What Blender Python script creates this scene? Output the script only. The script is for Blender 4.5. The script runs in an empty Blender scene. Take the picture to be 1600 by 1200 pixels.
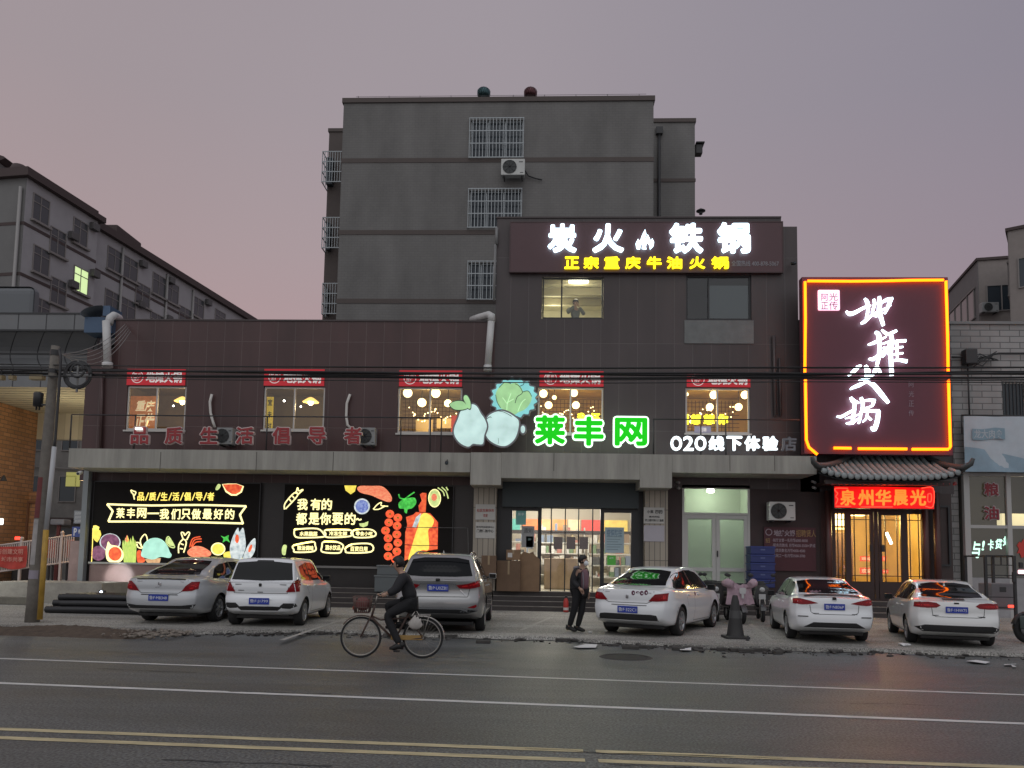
import bpy, bmesh, math, random
from mathutils import Vector, Matrix, Euler
from mathutils.bvhtree import BVHTree
rnd = random.Random(7)
SC = bpy.context.scene
COL = SC.collection
R = math.radians
# ------------------------------------------------------------------ camera
FPX, PPY, HEYE = 1200.0, 775.5, 1.6
cam = bpy.data.cameras.new("camera"); co = bpy.data.objects.new("camera", cam); COL.objects.link(co)
ROT = Matrix.Rotation(R(2.4), 3, 'Z') @ Matrix.Rotation(R(94.6), 3, 'X') @ Matrix.Rotation(0.017, 3, 'Z')
co.matrix_world = Matrix.Translation((0, 0, HEYE)) @ ROT.to_4x4()
cam.sensor_fit = 'HORIZONTAL'; cam.sensor_width = 36; cam.lens = FPX / 1600 * 36
cam.shift_y = (PPY - 600) / 1600
cam.clip_start = 0.1; cam.clip_end = 2000
SC.camera = co
SC.cycles.use_denoising = True
SC.cycles.max_bounces = 6; SC.cycles.diffuse_bounces = 3; SC.cycles.transparent_max_bounces = 12
SC.cycles.sample_clamp_indirect = 4.0
SC.view_settings.view_transform = 'Standard'; SC.view_settings.look = 'None'
SC.view_settings.exposure = 0; SC.view_settings.gamma = 1
# ------------------------------------------------------------------ dusk sky
W = bpy.data.worlds.new("World"); SC.world = W; W.use_nodes = True
nt = W.node_tree; N = nt.nodes; N.clear()
def nn(t, **k):
    n = N.new(t)
    for a, b in k.items(): setattr(n, a, b)
    return n
out = nn('ShaderNodeOutputWorld'); tc = nn('ShaderNodeTexCoord'); sx = nn('ShaderNodeSeparateXYZ')
nt.links.new(tc.outputs['Generated'], sx.inputs[0])
rampf = nn('ShaderNodeValToRGB')         # towards the shop: pink haze band under grey violet
e = rampf.color_ramp.elements
e[0].position = 0.0; e[0].color = (.43, .29, .30, 1)
e[1].position = 0.85; e[1].color = (.31, .285, .32, 1)
for p, c in ((.12, (.43, .30, .305, 1)), (.24, (.41, .29, .305, 1)), (.36, (.375, .293, .312, 1)), (.5, (.335, .285, .312, 1))):
    q = e.new(p); q.color = c
nt.links.new(sx.outputs['Z'], rampf.inputs[0])
rampb = nn('ShaderNodeValToRGB')         # behind the camera: the bright side the sun has gone down on
e = rampb.color_ramp.elements
e[0].position = 0.0; e[0].color = (.50, .50, .52, 1)
e[1].position = 0.8; e[1].color = (.60, .62, .67, 1)
nt.links.new(sx.outputs['Z'], rampb.inputs[0])
mr = nn('ShaderNodeMapRange'); mr.inputs[1].default_value = .25; mr.inputs[2].default_value = -.55
nt.links.new(sx.outputs['Y'], mr.inputs[0])
mrx = nn('ShaderNodeMapRange'); mrx.inputs[1].default_value = -.75; mrx.inputs[2].default_value = .75   # left side a touch brighter and pinker
mrx.inputs[3].default_value = 1.0; mrx.inputs[4].default_value = 1.0
nt.links.new(sx.outputs['X'], mrx.inputs[0])
nz = nn('ShaderNodeTexNoise'); nz.inputs['Scale'].default_value = 2.2; nz.inputs['Detail'].default_value = 3
nt.links.new(tc.outputs['Generated'], nz.inputs['Vector'])
mrn = nn('ShaderNodeMapRange'); mrn.inputs[3].default_value = .95; mrn.inputs[4].default_value = 1.05
nt.links.new(nz.outputs[0], mrn.inputs[0])
mu = nn('ShaderNodeMath', operation='MULTIPLY'); nt.links.new(mrx.outputs[0], mu.inputs[0]); nt.links.new(mrn.outputs[0], mu.inputs[1])
mx = nn('ShaderNodeMix', data_type='RGBA')
tint = nn('ShaderNodeValToRGB'); tint.color_ramp.elements[0].color = (1.05, 1.03, 1.0, 1); tint.color_ramp.elements[1].color = (.74, .80, .90, 1)
q = tint.color_ramp.elements.new(.5); q.color = (1.02, 1.04, 1.05, 1)
mrt = nn('ShaderNodeMapRange'); mrt.inputs[1].default_value = -.62; mrt.inputs[2].default_value = .56; nt.links.new(sx.outputs['X'], mrt.inputs[0]); nt.links.new(mrt.outputs[0], tint.inputs[0])
mt = nn('ShaderNodeMix', data_type='RGBA', blend_type='MULTIPLY'); mt.inputs[0].default_value = 1; nt.links.new(rampf.outputs[0], mt.inputs[6]); nt.links.new(tint.outputs[0], mt.inputs[7])
nt.links.new(mr.outputs[0], mx.inputs[0]); nt.links.new(mt.outputs[2], mx.inputs[6]); nt.links.new(rampb.outputs[0], mx.inputs[7])
bg = nn('ShaderNodeBackground'); nt.links.new(mx.outputs[2], bg.inputs[0]); nt.links.new(mu.outputs[0], bg.inputs[1])
sky = nn('ShaderNodeTexSky', sky_type='NISHITA'); sky.sun_disc = False; sky.sun_elevation = R(0.5); sky.sun_rotation = R(180)
bg2 = nn('ShaderNodeBackground'); bg2.inputs[1].default_value = .012; nt.links.new(sky.outputs[0], bg2.inputs[0])
ad = nn('ShaderNodeAddShader'); nt.links.new(bg.outputs[0], ad.inputs[0]); nt.links.new(bg2.outputs[0], ad.inputs[1])
nt.links.new(ad.outputs[0], out.inputs[0])
# last skylight from behind the camera, very soft
sl = bpy.data.lights.new("dusk_sun", 'SUN'); sl.energy = .3; sl.angle = R(50); sl.color = (1, .98, .97)
so = bpy.data.objects.new("dusk_sun", sl); COL.objects.link(so); so.rotation_euler = (R(35), 0, R(-10))

# ------------------------------------------------------------------ pixel -> place helpers
def ray(px, py): return ROT @ Vector(((px - 800) / FPX, -(py - PPY) / FPX, -1))
def at(px, py, Y):
    d = ray(px, py); t = Y / d.y
    return Vector((d.x * t, Y, HEYE + d.z * t))
def gr(px, py, z=0.0):
    d = ray(px, py); t = (z - HEYE) / d.z
    return Vector((d.x * t, d.y * t, z))
def rect(x0, y0, x1, y1, Y):
    my, mx_ = (y0 + y1) / 2, (x0 + x1) / 2
    return at(x0, my, Y).x, at(x1, my, Y).x, at(mx_, y1, Y).z, at(mx_, y0, Y).z   # X0,X1,Z0,Z1
# ------------------------------------------------------------------ materials
MATS = {}
def pbr(name, col, rough=.6, metal=0, emit=None, es=0, spec=.5, var=0, vscale=3, bump=0, bscale=40, coat=0, stretch=None, var2=0):
    if name in MATS: return MATS[name]
    m = bpy.data.materials.new(name); m.use_nodes = True
    t = m.node_tree; b = t.nodes['Principled BSDF']
    b.inputs['Base Color'].default_value = (*col, 1); b.inputs['Roughness'].default_value = rough
    b.inputs['Metallic'].default_value = metal; b.inputs['Specular IOR Level'].default_value = spec
    b.inputs['Coat Weight'].default_value = coat; b.inputs['Coat Roughness'].default_value = .06
    if emit:
        b.inputs['Emission Color'].default_value = (*emit, 1); b.inputs['Emission Strength'].default_value = es
    if var or bump:
        tc = t.nodes.new('ShaderNodeTexCoord'); mp = t.nodes.new('ShaderNodeMapping')
        t.links.new(tc.outputs['Object'], mp.inputs[0])
        if stretch: mp.inputs['Scale'].default_value = stretch
    if var:
        n = t.nodes.new('ShaderNodeTexNoise'); n.inputs['Scale'].default_value = vscale; n.inputs['Detail'].default_value = 6
        n.inputs['Roughness'].default_value = .65
        t.links.new(mp.outputs[0], n.inputs['Vector'])
        r = t.nodes.new('ShaderNodeMapRange'); r.inputs[1].default_value = .25; r.inputs[2].default_value = .75
        r.inputs[3].default_value = 1 - var; r.inputs[4].default_value = 1 + var
        t.links.new(n.outputs[0], r.inputs[0])
        v = t.nodes.new('ShaderNodeMix'); v.data_type = 'RGBA'; v.blend_type = 'MULTIPLY'; v.inputs[0].default_value = 1
        v.inputs[6].default_value = (*col, 1)
        t.links.new(r.outputs[0], v.inputs[7]); t.links.new(v.outputs[2], b.inputs['Base Color'])
        rr = t.nodes.new('ShaderNodeMapRange'); rr.inputs[3].default_value = max(.03, rough - .1); rr.inputs[4].default_value = min(1, rough + .12)
        t.links.new(n.outputs[0], rr.inputs[0]); t.links.new(rr.outputs[0], b.inputs['Roughness'])
    if bump:
        n2 = t.nodes.new('ShaderNodeTexNoise'); n2.inputs['Scale'].default_value = bscale; n2.inputs['Detail'].default_value = 5
        t.links.new(mp.outputs[0], n2.inputs['Vector'])
        bp = t.nodes.new('ShaderNodeBump'); bp.inputs['Strength'].default_value = bump; bp.inputs['Distance'].default_value = .02
        t.links.new(n2.outputs[0], bp.inputs['Height']); t.links.new(bp.outputs[0], b.inputs['Normal'])
    MATS[name] = m
    return m
def tiled(name, col, mortar, bw, bh, mw, rough=.6, var=.12, offset=.5, bump=.3, stain=.0, spec=.5, axis='XZ'):
    """brick/panel/tile pattern in metres on upright faces (u = x + y, v = z)"""
    if name in MATS: return MATS[name]
    m = pbr(name, col, rough, spec=spec); t = m.node_tree; b = t.nodes['Principled BSDF']
    tc = t.nodes.new('ShaderNodeTexCoord'); s = t.nodes.new('ShaderNodeSeparateXYZ'); t.links.new(tc.outputs['Object'], s.inputs[0])
    a = t.nodes.new('ShaderNodeMath'); a.operation = 'ADD'; t.links.new(s.outputs[0], a.inputs[0])
    c = t.nodes.new('ShaderNodeCombineXYZ')
    if axis == 'XZ':
        t.links.new(s.outputs[1], a.inputs[1]); t.links.new(s.outputs[2], c.inputs[1])
    else:
        a.inputs[1].default_value = 0; t.links.new(s.outputs[1], c.inputs[1])
    t.links.new(a.outputs[0], c.inputs[0])
    br = t.nodes.new('ShaderNodeTexBrick'); t.links.new(c.outputs[0], br.inputs['Vector'])
    br.offset = offset; br.inputs['Scale'].default_value = 1
    br.inputs['Brick Width'].default_value = bw; br.inputs['Row Height'].default_value = bh
    br.inputs['Mortar Size'].default_value = mw; br.inputs['Mortar Smooth'].default_value = .2
    br.inputs['Color1'].default_value = (*[q * (1 - var) for q in col], 1); br.inputs['Color2'].default_value = (*[q * (1 + var) for q in col], 1)
    br.inputs['Mortar'].default_value = (*mortar, 1)
    n = t.nodes.new('ShaderNodeTexNoise'); n.inputs['Scale'].default_value = .9; n.inputs['Detail'].default_value = 7
    mp = t.nodes.new('ShaderNodeMapping'); mp.inputs['Scale'].default_value = (1, 1, .35); t.links.new(tc.outputs['Object'], mp.inputs[0]); t.links.new(mp.outputs[0], n.inputs['Vector'])
    r = t.nodes.new('ShaderNodeMapRange'); r.inputs[1].default_value = .3; r.inputs[2].default_value = .7; r.inputs[3].default_value = 1 - .12 - stain; r.inputs[4].default_value = 1.1
    t.links.new(n.outputs[0], r.inputs[0])
    v = t.nodes.new('ShaderNodeMix'); v.data_type = 'RGBA'; v.blend_type = 'MULTIPLY'; v.inputs[0].default_value = 1
    t.links.new(br.outputs[0], v.inputs[6]); t.links.new(r.outputs[0], v.inputs[7]); t.links.new(v.outputs[2], b.inputs['Base Color'])
    if bump:
        bp = t.nodes.new('ShaderNodeBump'); bp.inputs['Strength'].default_value = bump; bp.inputs['Distance'].default_value = .01; bp.invert = True
        t.links.new(br.outputs['Fac'], bp.inputs['Height']); t.links.new(bp.outputs[0], b.inputs['Normal'])
    return m
def glow(name, col, s, base=None):
    return pbr(name, base or col, .5, emit=col, es=s)
def glass(name='window_glass', tint=(.9, .95, .95), refl=.12, rough=.02):
    if name in MATS: return MATS[name]
    m = bpy.data.materials.new(name); m.use_nodes = True; t = m.node_tree; t.nodes.clear()
    o = t.nodes.new('ShaderNodeOutputMaterial'); tr = t.nodes.new('ShaderNodeBsdfTransparent'); gl = t.nodes.new('ShaderNodeBsdfGlossy')
    tr.inputs[0].default_value = (*tint, 1); gl.inputs['Roughness'].default_value = rough
    mxx = t.nodes.new('ShaderNodeMixShader'); f = t.nodes.new('ShaderNodeFresnel'); f.inputs[0].default_value = 1.5
    ad_ = t.nodes.new('ShaderNodeMath'); ad_.operation = 'ADD'; ad_.inputs[1].default_value = refl - .04
    t.links.new(f.outputs[0], ad_.inputs[0]); t.links.new(ad_.outputs[0], mxx.inputs[0])
    t.links.new(tr.outputs[0], mxx.inputs[1]); t.links.new(gl.outputs[0], mxx.inputs[2]); t.links.new(mxx.outputs[0], o.inputs[0])
    MATS[name] = m
    return m
def frosted(name, col, rough=.5):
    if name in MATS: return MATS[name]
    m = bpy.data.materials.new(name); m.use_nodes = True; t = m.node_tree; t.nodes.clear()
    o = t.nodes.new('ShaderNodeOutputMaterial'); tr = t.nodes.new('ShaderNodeBsdfTranslucent'); gl = t.nodes.new('ShaderNodeBsdfDiffuse')
    tr.inputs[0].default_value = (*col, 1); gl.inputs[0].default_value = (*col, 1)
    mxx = t.nodes.new('ShaderNodeMixShader'); mxx.inputs[0].default_value = .35
    t.links.new(tr.outputs[0], mxx.inputs[1]); t.links.new(gl.outputs[0], mxx.inputs[2]); t.links.new(mxx.outputs[0], o.inputs[0])
    MATS[name] = m
    return m
# ------------------------------------------------------------------ mesh builder
class MB:
    def __init__(s): s.v = []; s.f = []; s.sm = []
    def add(s, vs, fs, smooth=False):
        o = len(s.v); s.v += [Vector(q) for q in vs]; s.f += [[i + o for i in f] for f in fs]; s.sm += [smooth] * len(fs); return s
    def box(s, x0, x1, y0, y1, z0, z1, M=None):
        vs = [Vector((x, y, z)) for z in (z0, z1) for y in (y0, y1) for x in (x0, x1)]
        if M: vs = [M @ q for q in vs]
        return s.add(vs, [(0, 2, 3, 1), (4, 5, 7, 6), (0, 1, 5, 4), (2, 6, 7, 3), (0, 4, 6, 2), (1, 3, 7, 5)])
    def rbox(s, x0, x1, y0, y1, z0, z1, b=.02, M=None, seg=2):
        bm = bmesh.new(); bmesh.ops.create_cube(bm, size=1)
        for v in bm.verts: v.co = Vector(((x0 + x1) / 2 + v.co.x * (x1 - x0), (y0 + y1) / 2 + v.co.y * (y1 - y0), (z0 + z1) / 2 + v.co.z * (z1 - z0)))
        bmesh.ops.bevel(bm, geom=bm.edges[:], offset=b, segments=seg, affect='EDGES', profile=.6)
        return s.bm(bm, M)
    def bm(s, bm, M=None, smooth=False):
        bm.verts.index_update()
        s.add([(M @ v.co) if M else v.co.copy() for v in bm.verts], [[v.index for v in f.verts] for f in bm.faces], smooth); bm.free(); return s
    def quad(s, a, b, c, d): return s.add([a, b, c, d], [(0, 1, 2, 3)])
    def poly_prism(s, pts, Y, dep, ax='y'):
        """outline (x,z) extruded backwards from the front face at Y"""
        n = len(pts); A = [(p[0], Y, p[1]) for p in pts] + [(p[0], Y + dep, p[1]) for p in pts]
        area = sum(pts[i][0] * pts[(i + 1) % n][1] - pts[(i + 1) % n][0] * pts[i][1] for i in range(n))
        fr = list(range(n)) if area > 0 else list(range(n))[::-1]
        f = [fr, [i + n for i in fr[::-1]]]
        for k in range(n):
            a, b = fr[k], fr[(k + 1) % n]; f.append([b, a, a + n, b + n])
        return s.add(A, f)
    def tube(s, pts, r, n=8, caps=True, smooth=True):
        pts = [Vector(p) for p in pts]; rs = r if isinstance(r, (list, tuple)) else [r] * len(pts)
        vs = []; fs = []; up = None
        for i, p in enumerate(pts):
            d = (pts[min(i + 1, len(pts) - 1)] - pts[max(i - 1, 0)]).normalized()
            if up is None: up = Vector((0, 0, 1)) if abs(d.z) < .9 else Vector((1, 0, 0))
            u = d.cross(up)
            if u.length < 1e-4: u = d.cross(Vector((1, 0, 0)))
            u.normalize(); w = u.cross(d).normalized(); up = w
            for k in range(n):
                a = 2 * math.pi * k / n; vs.append(p + (u * math.cos(a) + w * math.sin(a)) * rs[i])
        for i in range(len(pts) - 1):
            for k in range(n):
                k2 = (k + 1) % n; fs.append((i * n + k, i * n + k2, (i + 1) * n + k2, (i + 1) * n + k))
        s.add(vs, fs, smooth)
        if caps:
            o = len(s.v) - len(vs)
            s.f += [[o + k for k in range(n)][::-1], [o + (len(pts) - 1) * n + k for k in range(n)]]; s.sm += [False, False]
        return s
    def lathe(s, prof, c, axis='Z', n=24, smooth=True, closed=False):
        """prof: (radius, height) pairs around axis through c"""
        c = Vector(c); vs = []; fs = []
        for r_, h in prof:
            for k in range(n):
                a = 2 * math.pi * k / n; x, y = r_ * math.cos(a), r_ * math.sin(a)
                vs.append(c + (Vector((x, y, h)) if axis == 'Z' else Vector((h, x, y)) if axis == 'X' else Vector((x, h, y))))
        m = len(prof)
        for i in range(m - (0 if closed else 1)):
            for k in range(n):
                k2 = (k + 1) % n; i2 = (i + 1) % m; fs.append((i * n + k, i * n + k2, i2 * n + k2, i2 * n + k))
        return s.add(vs, fs, smooth)
    def ball(s, c, r, n=12, sc=(1, 1, 1)):
        pr = [(max(r * math.sin(math.pi * i / n), 1e-4), -r * math.cos(math.pi * i / n)) for i in range(n + 1)]
        o = len(s.v); s.lathe(pr, (0, 0, 0), n=n * 2)
        for q in s.v[o:]: q.x = q.x * sc[0] + c[0]; q.y = q.y * sc[1] + c[1]; q.z = q.z * sc[2] + c[2]
        return s
    def move(s, M): s.v = [M @ q for q in s.v]; return s
def rootloc(o):
    while o.parent: o = o.parent
    return Vector(o.location)
def obj(name, mb, mat, parent=None, label=None, local=False, mods=None, fix=True):
    me = bpy.data.meshes.new(name)
    if parent: off = Vector((0, 0, 0)) if local else rootloc(parent)
    else:
        xs = [q.x for q in mb.v]; ys = [q.y for q in mb.v]; zs = [q.z for q in mb.v]
        off = Vector(((min(xs) + max(xs)) / 2, (min(ys) + max(ys)) / 2, min(zs)))
    me.from_pydata([q - off for q in mb.v], [], mb.f)
    for p, q in zip(me.polygons, mb.sm): p.use_smooth = q
    if fix and len(mb.f) > 1 and not getattr(mb, 'nofix', 0):
        bm = bmesh.new(); bm.from_mesh(me); bmesh.ops.recalc_face_normals(bm, faces=bm.faces[:]); bm.to_mesh(me); bm.free()
    me.materials.append(mat)
    o = bpy.data.objects.new(name, me); COL.objects.link(o)
    if parent: o.parent = parent
    else: o.location = off
    if label: o['label'] = label
    return o
def thing(name, label, cat, loc=(0, 0, 0), rz=0, group=None):
    o = bpy.data.objects.new(name, None); COL.objects.link(o); o.empty_display_size = .2
    o.location = loc; o.rotation_euler = (0, 0, rz); o['label'] = label; o['category'] = cat
    if group: o['group'] = group
    return o
def tag(o, label, cat, group=None):
    o['label'] = label; o['category'] = cat
    if group: o['group'] = group
    return o
def struct(o, kind='structure', label=None, cat=None):
    o['kind'] = kind
    if label: o['label'] = label
    if cat: o['category'] = cat
    return o
def dup(o, parent=None):
    c = o.copy(); COL.objects.link(c)
    if parent: c.parent = parent
    for ch in list(o.children): dup(ch, c)
    return c
# ------------------------------------------------------------------ lettering
TG = {}
def text_geo(*a):
    if a not in TG: TG[a] = text_geo_(*a)
    return TG[a]
def text_geo_(body, offset=0.0, spacing=1.0, shear=0):
    c = bpy.data.curves.new('t', 'FONT'); c.body = body; c.size = 1; c.offset = offset; c.space_character = spacing; c.shear = shear
    c.resolution_u = 3
    o = bpy.data.objects.new('t', c); COL.objects.link(o); bpy.context.view_layer.update()
    dg = bpy.context.evaluated_depsgraph_get()
    me = bpy.data.meshes.new_from_object(o.evaluated_get(dg))
    vs = [(v.co.x, v.co.y) for v in me.vertices]; fs = [list(p.vertices) for p in me.polygons]
    bpy.data.objects.remove(o); bpy.data.curves.remove(c); bpy.data.meshes.remove(me)
    return vs, fs
def text_mb(body, X0, X1, Z0, Z1, Y, dep=.02, offset=0.0, keep=False, mb=None, spacing=1.0, shear=0, bold=0, nb=8):
    """lettering fitted to the box X0..X1 x Z0..Z1, front face at Y, depth dep (towards +Y)"""
    mb = mb or MB()
    if bold:                                    # heavier strokes: overlapping copies shifted round a circle
        w, h = X1 - X0, Z1 - Z0; r_ = bold * min(w / max(1, len(body)), h)
        for k in range(nb):
            a = 2 * math.pi * k / nb; cx, cz = r_ * math.cos(a), r_ * math.sin(a)
            text_mb(body, X0 + r_ + cx, X1 - r_ + cx, Z0 + r_ + cz, Z1 - r_ + cz, Y + .0012 * k, dep, min(offset, .014), keep, mb, spacing, shear)
        return mb
    vs, fs = text_geo(body, offset, spacing, shear)
    if not vs: return mb
    x0 = min(v[0] for v in vs); x1 = max(v[0] for v in vs); y0 = min(v[1] for v in vs); y1 = max(v[1] for v in vs)
    sx_ = (X1 - X0) / (x1 - x0); sz_ = (Z1 - Z0) / max(y1 - y0, 1e-6)
    if keep: sx_ = sz_ = min(sx_, sz_)
    cx, cz = (X0 + X1) / 2, (Z0 + Z1) / 2; mx2, my2 = (x0 + x1) / 2, (y0 + y1) / 2
    P = [(cx + (v[0] - mx2) * sx_, cz + (v[1] - my2) * sz_) for v in vs]; n = len(P)
    fr = [(p[0], Y, p[1]) for p in P]
    if dep <= 0: return mb.add(fr, fs)
    edges = {}
    for f in fs:
        for a, b in zip(f, f[1:] + f[:1]): edges[(a, b)] = 1
    side = [[b, a, a + n, b + n] for (a, b) in edges if (b, a) not in edges]
    return mb.add(fr + [(p[0], Y + dep, p[1]) for p in P], fs + [[i + n for i in f[::-1]] for f in fs] + side)
def ptext(body, x0, y0, x1, y1, Y, **k):
    a = rect(x0, y0, x1, y1, Y); return text_mb(body, *a, Y, **k)
def pbox(x0, y0, x1, y1, Y, dep, mb=None):
    a = rect(x0, y0, x1, y1, Y); return (mb or MB()).box(a[0], a[1], Y, Y + dep, a[2], a[3])
def ppoly(pts, Y, dep=.03, mb=None):
    return (mb or MB()).poly_prism([(p.x, p.z) for p in (at(a, b, Y) for a, b in pts)], Y, dep)
def pstroke(pts, wpx, Y, dep=.03, mb=None):
    """brush stroke through photo points; wpx one width or a list (px)"""
    mb = mb or MB(); n = len(pts); ws = wpx if isinstance(wpx, (list, tuple)) else [wpx] * n
    P = []; Wd = []
    for i in range(n - 1):                       # smooth the spine
        p0 = Vector(pts[max(i - 1, 0)]); p1 = Vector(pts[i]); p2 = Vector(pts[i + 1]); p3 = Vector(pts[min(i + 2, n - 1)])
        for k in range(4):
            t = k / 4
            P.append(.5 * (2 * p1 + (p2 - p0) * t + (2 * p0 - 5 * p1 + 4 * p2 - p3) * t * t + (3 * p1 - p0 - 3 * p2 + p3) * t ** 3)); Wd.append(ws[i] + (ws[i + 1] - ws[i]) * t)
    P.append(Vector(pts[-1])); Wd.append(ws[-1]); L = []; Rr = []
    for i, p in enumerate(P):
        d = (P[min(i + 1, len(P) - 1)] - P[max(i - 1, 0)])
        if d.length < 1e-6: d = Vector((1, 0))
        d.normalize(); nrm = Vector((-d.y, d.x)) * Wd[i] / 2; L.append(p + nrm); Rr.append(p - nrm)
    m = len(P); q = [at(p.x, p.y, Y) for p in L] + [at(p.x, p.y, Y) for p in Rr]
    vs = [(p.x, Y, p.z) for p in q] + [(p.x, Y + dep, p.z) for p in q]; o = 2 * m; fs = []
    for i in range(m - 1):
        fs += [(i, i + 1, m + i + 1, m + i), (o + i, o + m + i, o + m + i + 1, o + i + 1), (i, o + i, o + i + 1, i + 1), (m + i, m + i + 1, o + m + i + 1, o + m + i)]
    fs += [(0, m, o + m, o), (m - 1, o + m - 1, o + 2 * m - 1, 2 * m - 1)]
    return mb.add(vs, fs)
def ell(cx, cy, rx, ry, n=20, a0=0, a1=360, rot=0):
    r_ = []
    for k in range(n + (0 if a1 - a0 == 360 else 1)):
        a = R(a0 + (a1 - a0) * k / n); x, y = rx * math.cos(a), ry * math.sin(a)
        r_.append((cx + x * math.cos(R(rot)) - y * math.sin(R(rot)), cy + x * math.sin(R(rot)) + y * math.cos(R(rot))))
    return r_
def wall_mb(X0, X1, Z0, Z1, Y, holes=(), dep=.25):
    """upright wall facing -Y with real openings (hole = X0,X1,Z0,Z1)"""
    mb = MB(); xs = sorted({X0, X1, *[h[i] for h in holes for i in (0, 1)]}); zs = sorted({Z0, Z1, *[h[i] for h in holes for i in (2, 3)]})
    xs = [x for x in xs if X0 <= x <= X1]; zs = [z for z in zs if Z0 <= z <= Z1]
    def inh(x, z): return any(h[0] < x < h[1] and h[2] < z < h[3] for h in holes)
    ok = {}
    for i in range(len(xs) - 1):
        for j in range(len(zs) - 1):
            ok[i, j] = not inh((xs[i] + xs[i + 1]) / 2, (zs[j] + zs[j + 1]) / 2)
    for (i, j), g in ok.items():
        if not g: continue
        a, b, c, d = xs[i], xs[i + 1], zs[j], zs[j + 1]
        mb.quad((a, Y, c), (b, Y, c), (b, Y, d), (a, Y, d)); mb.quad((a, Y + dep, c), (a, Y + dep, d), (b, Y + dep, d), (b, Y + dep, c))
        if not ok.get((i - 1, j)): mb.quad((a, Y, c), (a, Y, d), (a, Y + dep, d), (a, Y + dep, c))
        if not ok.get((i + 1, j)): mb.quad((b, Y, c), (b, Y + dep, c), (b, Y + dep, d), (b, Y, d))
        if not ok.get((i, j - 1)): mb.quad((a, Y, c), (a, Y + dep, c), (b, Y + dep, c), (b, Y, c))
        if not ok.get((i, j + 1)): mb.quad((a, Y, d), (b, Y, d), (b, Y + dep, d), (a, Y + dep, d))
    return mb
def room_mb(X0, X1, Y0, Y1, Z0, Z1):
    """inside of a room, open towards -Y"""
    return MB().quad((X0, Y1, Z0), (X1, Y1, Z0), (X1, Y1, Z1), (X0, Y1, Z1)).quad((X0, Y0, Z0), (X1, Y0, Z0), (X1, Y1, Z0), (X0, Y1, Z0)).quad((X0, Y0, Z1), (X1, Y0, Z1), (X1, Y1, Z1), (X0, Y1, Z1)).quad((X0, Y0, Z0), (X0, Y1, Z0), (X0, Y1, Z1), (X0, Y0, Z1)).quad((X1, Y0, Z0), (X1, Y1, Z0), (X1, Y1, Z1), (X1, Y0, Z1))
def frame_mb(X0, X1, Z0, Z1, Y, w, dep, bars=(), rows=()):
    mb = MB().box(X0, X1, Y, Y + dep, Z0, Z0 + w).box(X0, X1, Y, Y + dep, Z1 - w, Z1).box(X0, X0 + w, Y, Y + dep, Z0 + w, Z1 - w).box(X1 - w, X1, Y, Y + dep, Z0 + w, Z1 - w)
    for b in bars: mb.box(b - w / 2, b + w / 2, Y - .004, Y + dep - .004, Z0 + w, Z1 - w)
    for r_ in rows: mb.box(X0 + w, X1 - w, Y - .002, Y + dep - .002, r_ - w / 2, r_ + w / 2)
    return mb
def lamp(name, loc, col, power, parent, r=.05):
    l = bpy.data.lights.new(name, 'POINT'); l.energy = power; l.color = col; l.shadow_soft_size = r
    o = bpy.data.objects.new(name, l); COL.objects.link(o); o.parent = parent; o.location = Vector(loc) - rootloc(parent)
    return o
# ================================================================== ground, road, markings
YW, YG, YC = 24.9, 24.9, 23.5
ROADZ = -.07
def asphalt(name, col, rough, spec=.5):
    m = pbr(name, col, rough, spec=spec, bump=.5, bscale=55); t = m.node_tree; b = t.nodes['Principled BSDF']
    tc = t.nodes.new('ShaderNodeTexCoord')
    def noise(scale, st, det=5):
        mp = t.nodes.new('ShaderNodeMapping'); mp.inputs['Scale'].default_value = st; t.links.new(tc.outputs['Object'], mp.inputs[0])
        n = t.nodes.new('ShaderNodeTexNoise'); n.inputs['Scale'].default_value = scale; n.inputs['Detail'].default_value = det; t.links.new(mp.outputs[0], n.inputs['Vector']); return n
    a = noise(.5, (.25, 1.6, 1), 6); c = noise(38, (1, 1, 1), 3); d = noise(2.2, (.35, 2.2, 1), 4)
    r1 = t.nodes.new('ShaderNodeMapRange'); r1.inputs[1].default_value = .3; r1.inputs[2].default_value = .7; r1.inputs[3].default_value = .62; r1.inputs[4].default_value = 1.3
    r2 = t.nodes.new('ShaderNodeMapRange'); r2.inputs[1].default_value = .36; r2.inputs[2].default_value = .66; r2.inputs[3].default_value = .45; r2.inputs[4].default_value = 1.6
    r3 = t.nodes.new('ShaderNodeMapRange'); r3.inputs[1].default_value = .35; r3.inputs[2].default_value = .7; r3.inputs[3].default_value = .88; r3.inputs[4].default_value = 1.1
    t.links.new(a.outputs[0], r1.inputs[0]); t.links.new(c.outputs[0], r2.inputs[0]); t.links.new(d.outputs[0], r3.inputs[0])
    m1 = t.nodes.new('ShaderNodeMath'); m1.operation = 'MULTIPLY'; m2 = t.nodes.new('ShaderNodeMath'); m2.operation = 'MULTIPLY'
    t.links.new(r1.outputs[0], m1.inputs[0]); t.links.new(r2.outputs[0], m1.inputs[1]); t.links.new(m1.outputs[0], m2.inputs[0]); t.links.new(r3.outputs[0], m2.inputs[1])
    v = t.nodes.new('ShaderNodeMix'); v.data_type = 'RGBA'; v.blend_type = 'MULTIPLY'; v.inputs[0].default_value = 1; v.inputs[6].default_value = (*col, 1)
    t.links.new(m2.outputs[0], v.inputs[7]); t.links.new(v.outputs[2], b.inputs['Base Color'])
    rr = t.nodes.new('ShaderNodeMapRange'); rr.inputs[1].default_value = .3; rr.inputs[2].default_value = .7; rr.inputs[3].default_value = rough - .1; rr.inputs[4].default_value = rough + .1
    t.links.new(a.outputs[0], rr.inputs[0]); t.links.new(rr.outputs[0], b.inputs['Roughness'])
    return m
m_road = asphalt('asphalt', (.104, .110, .108), .48)
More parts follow.
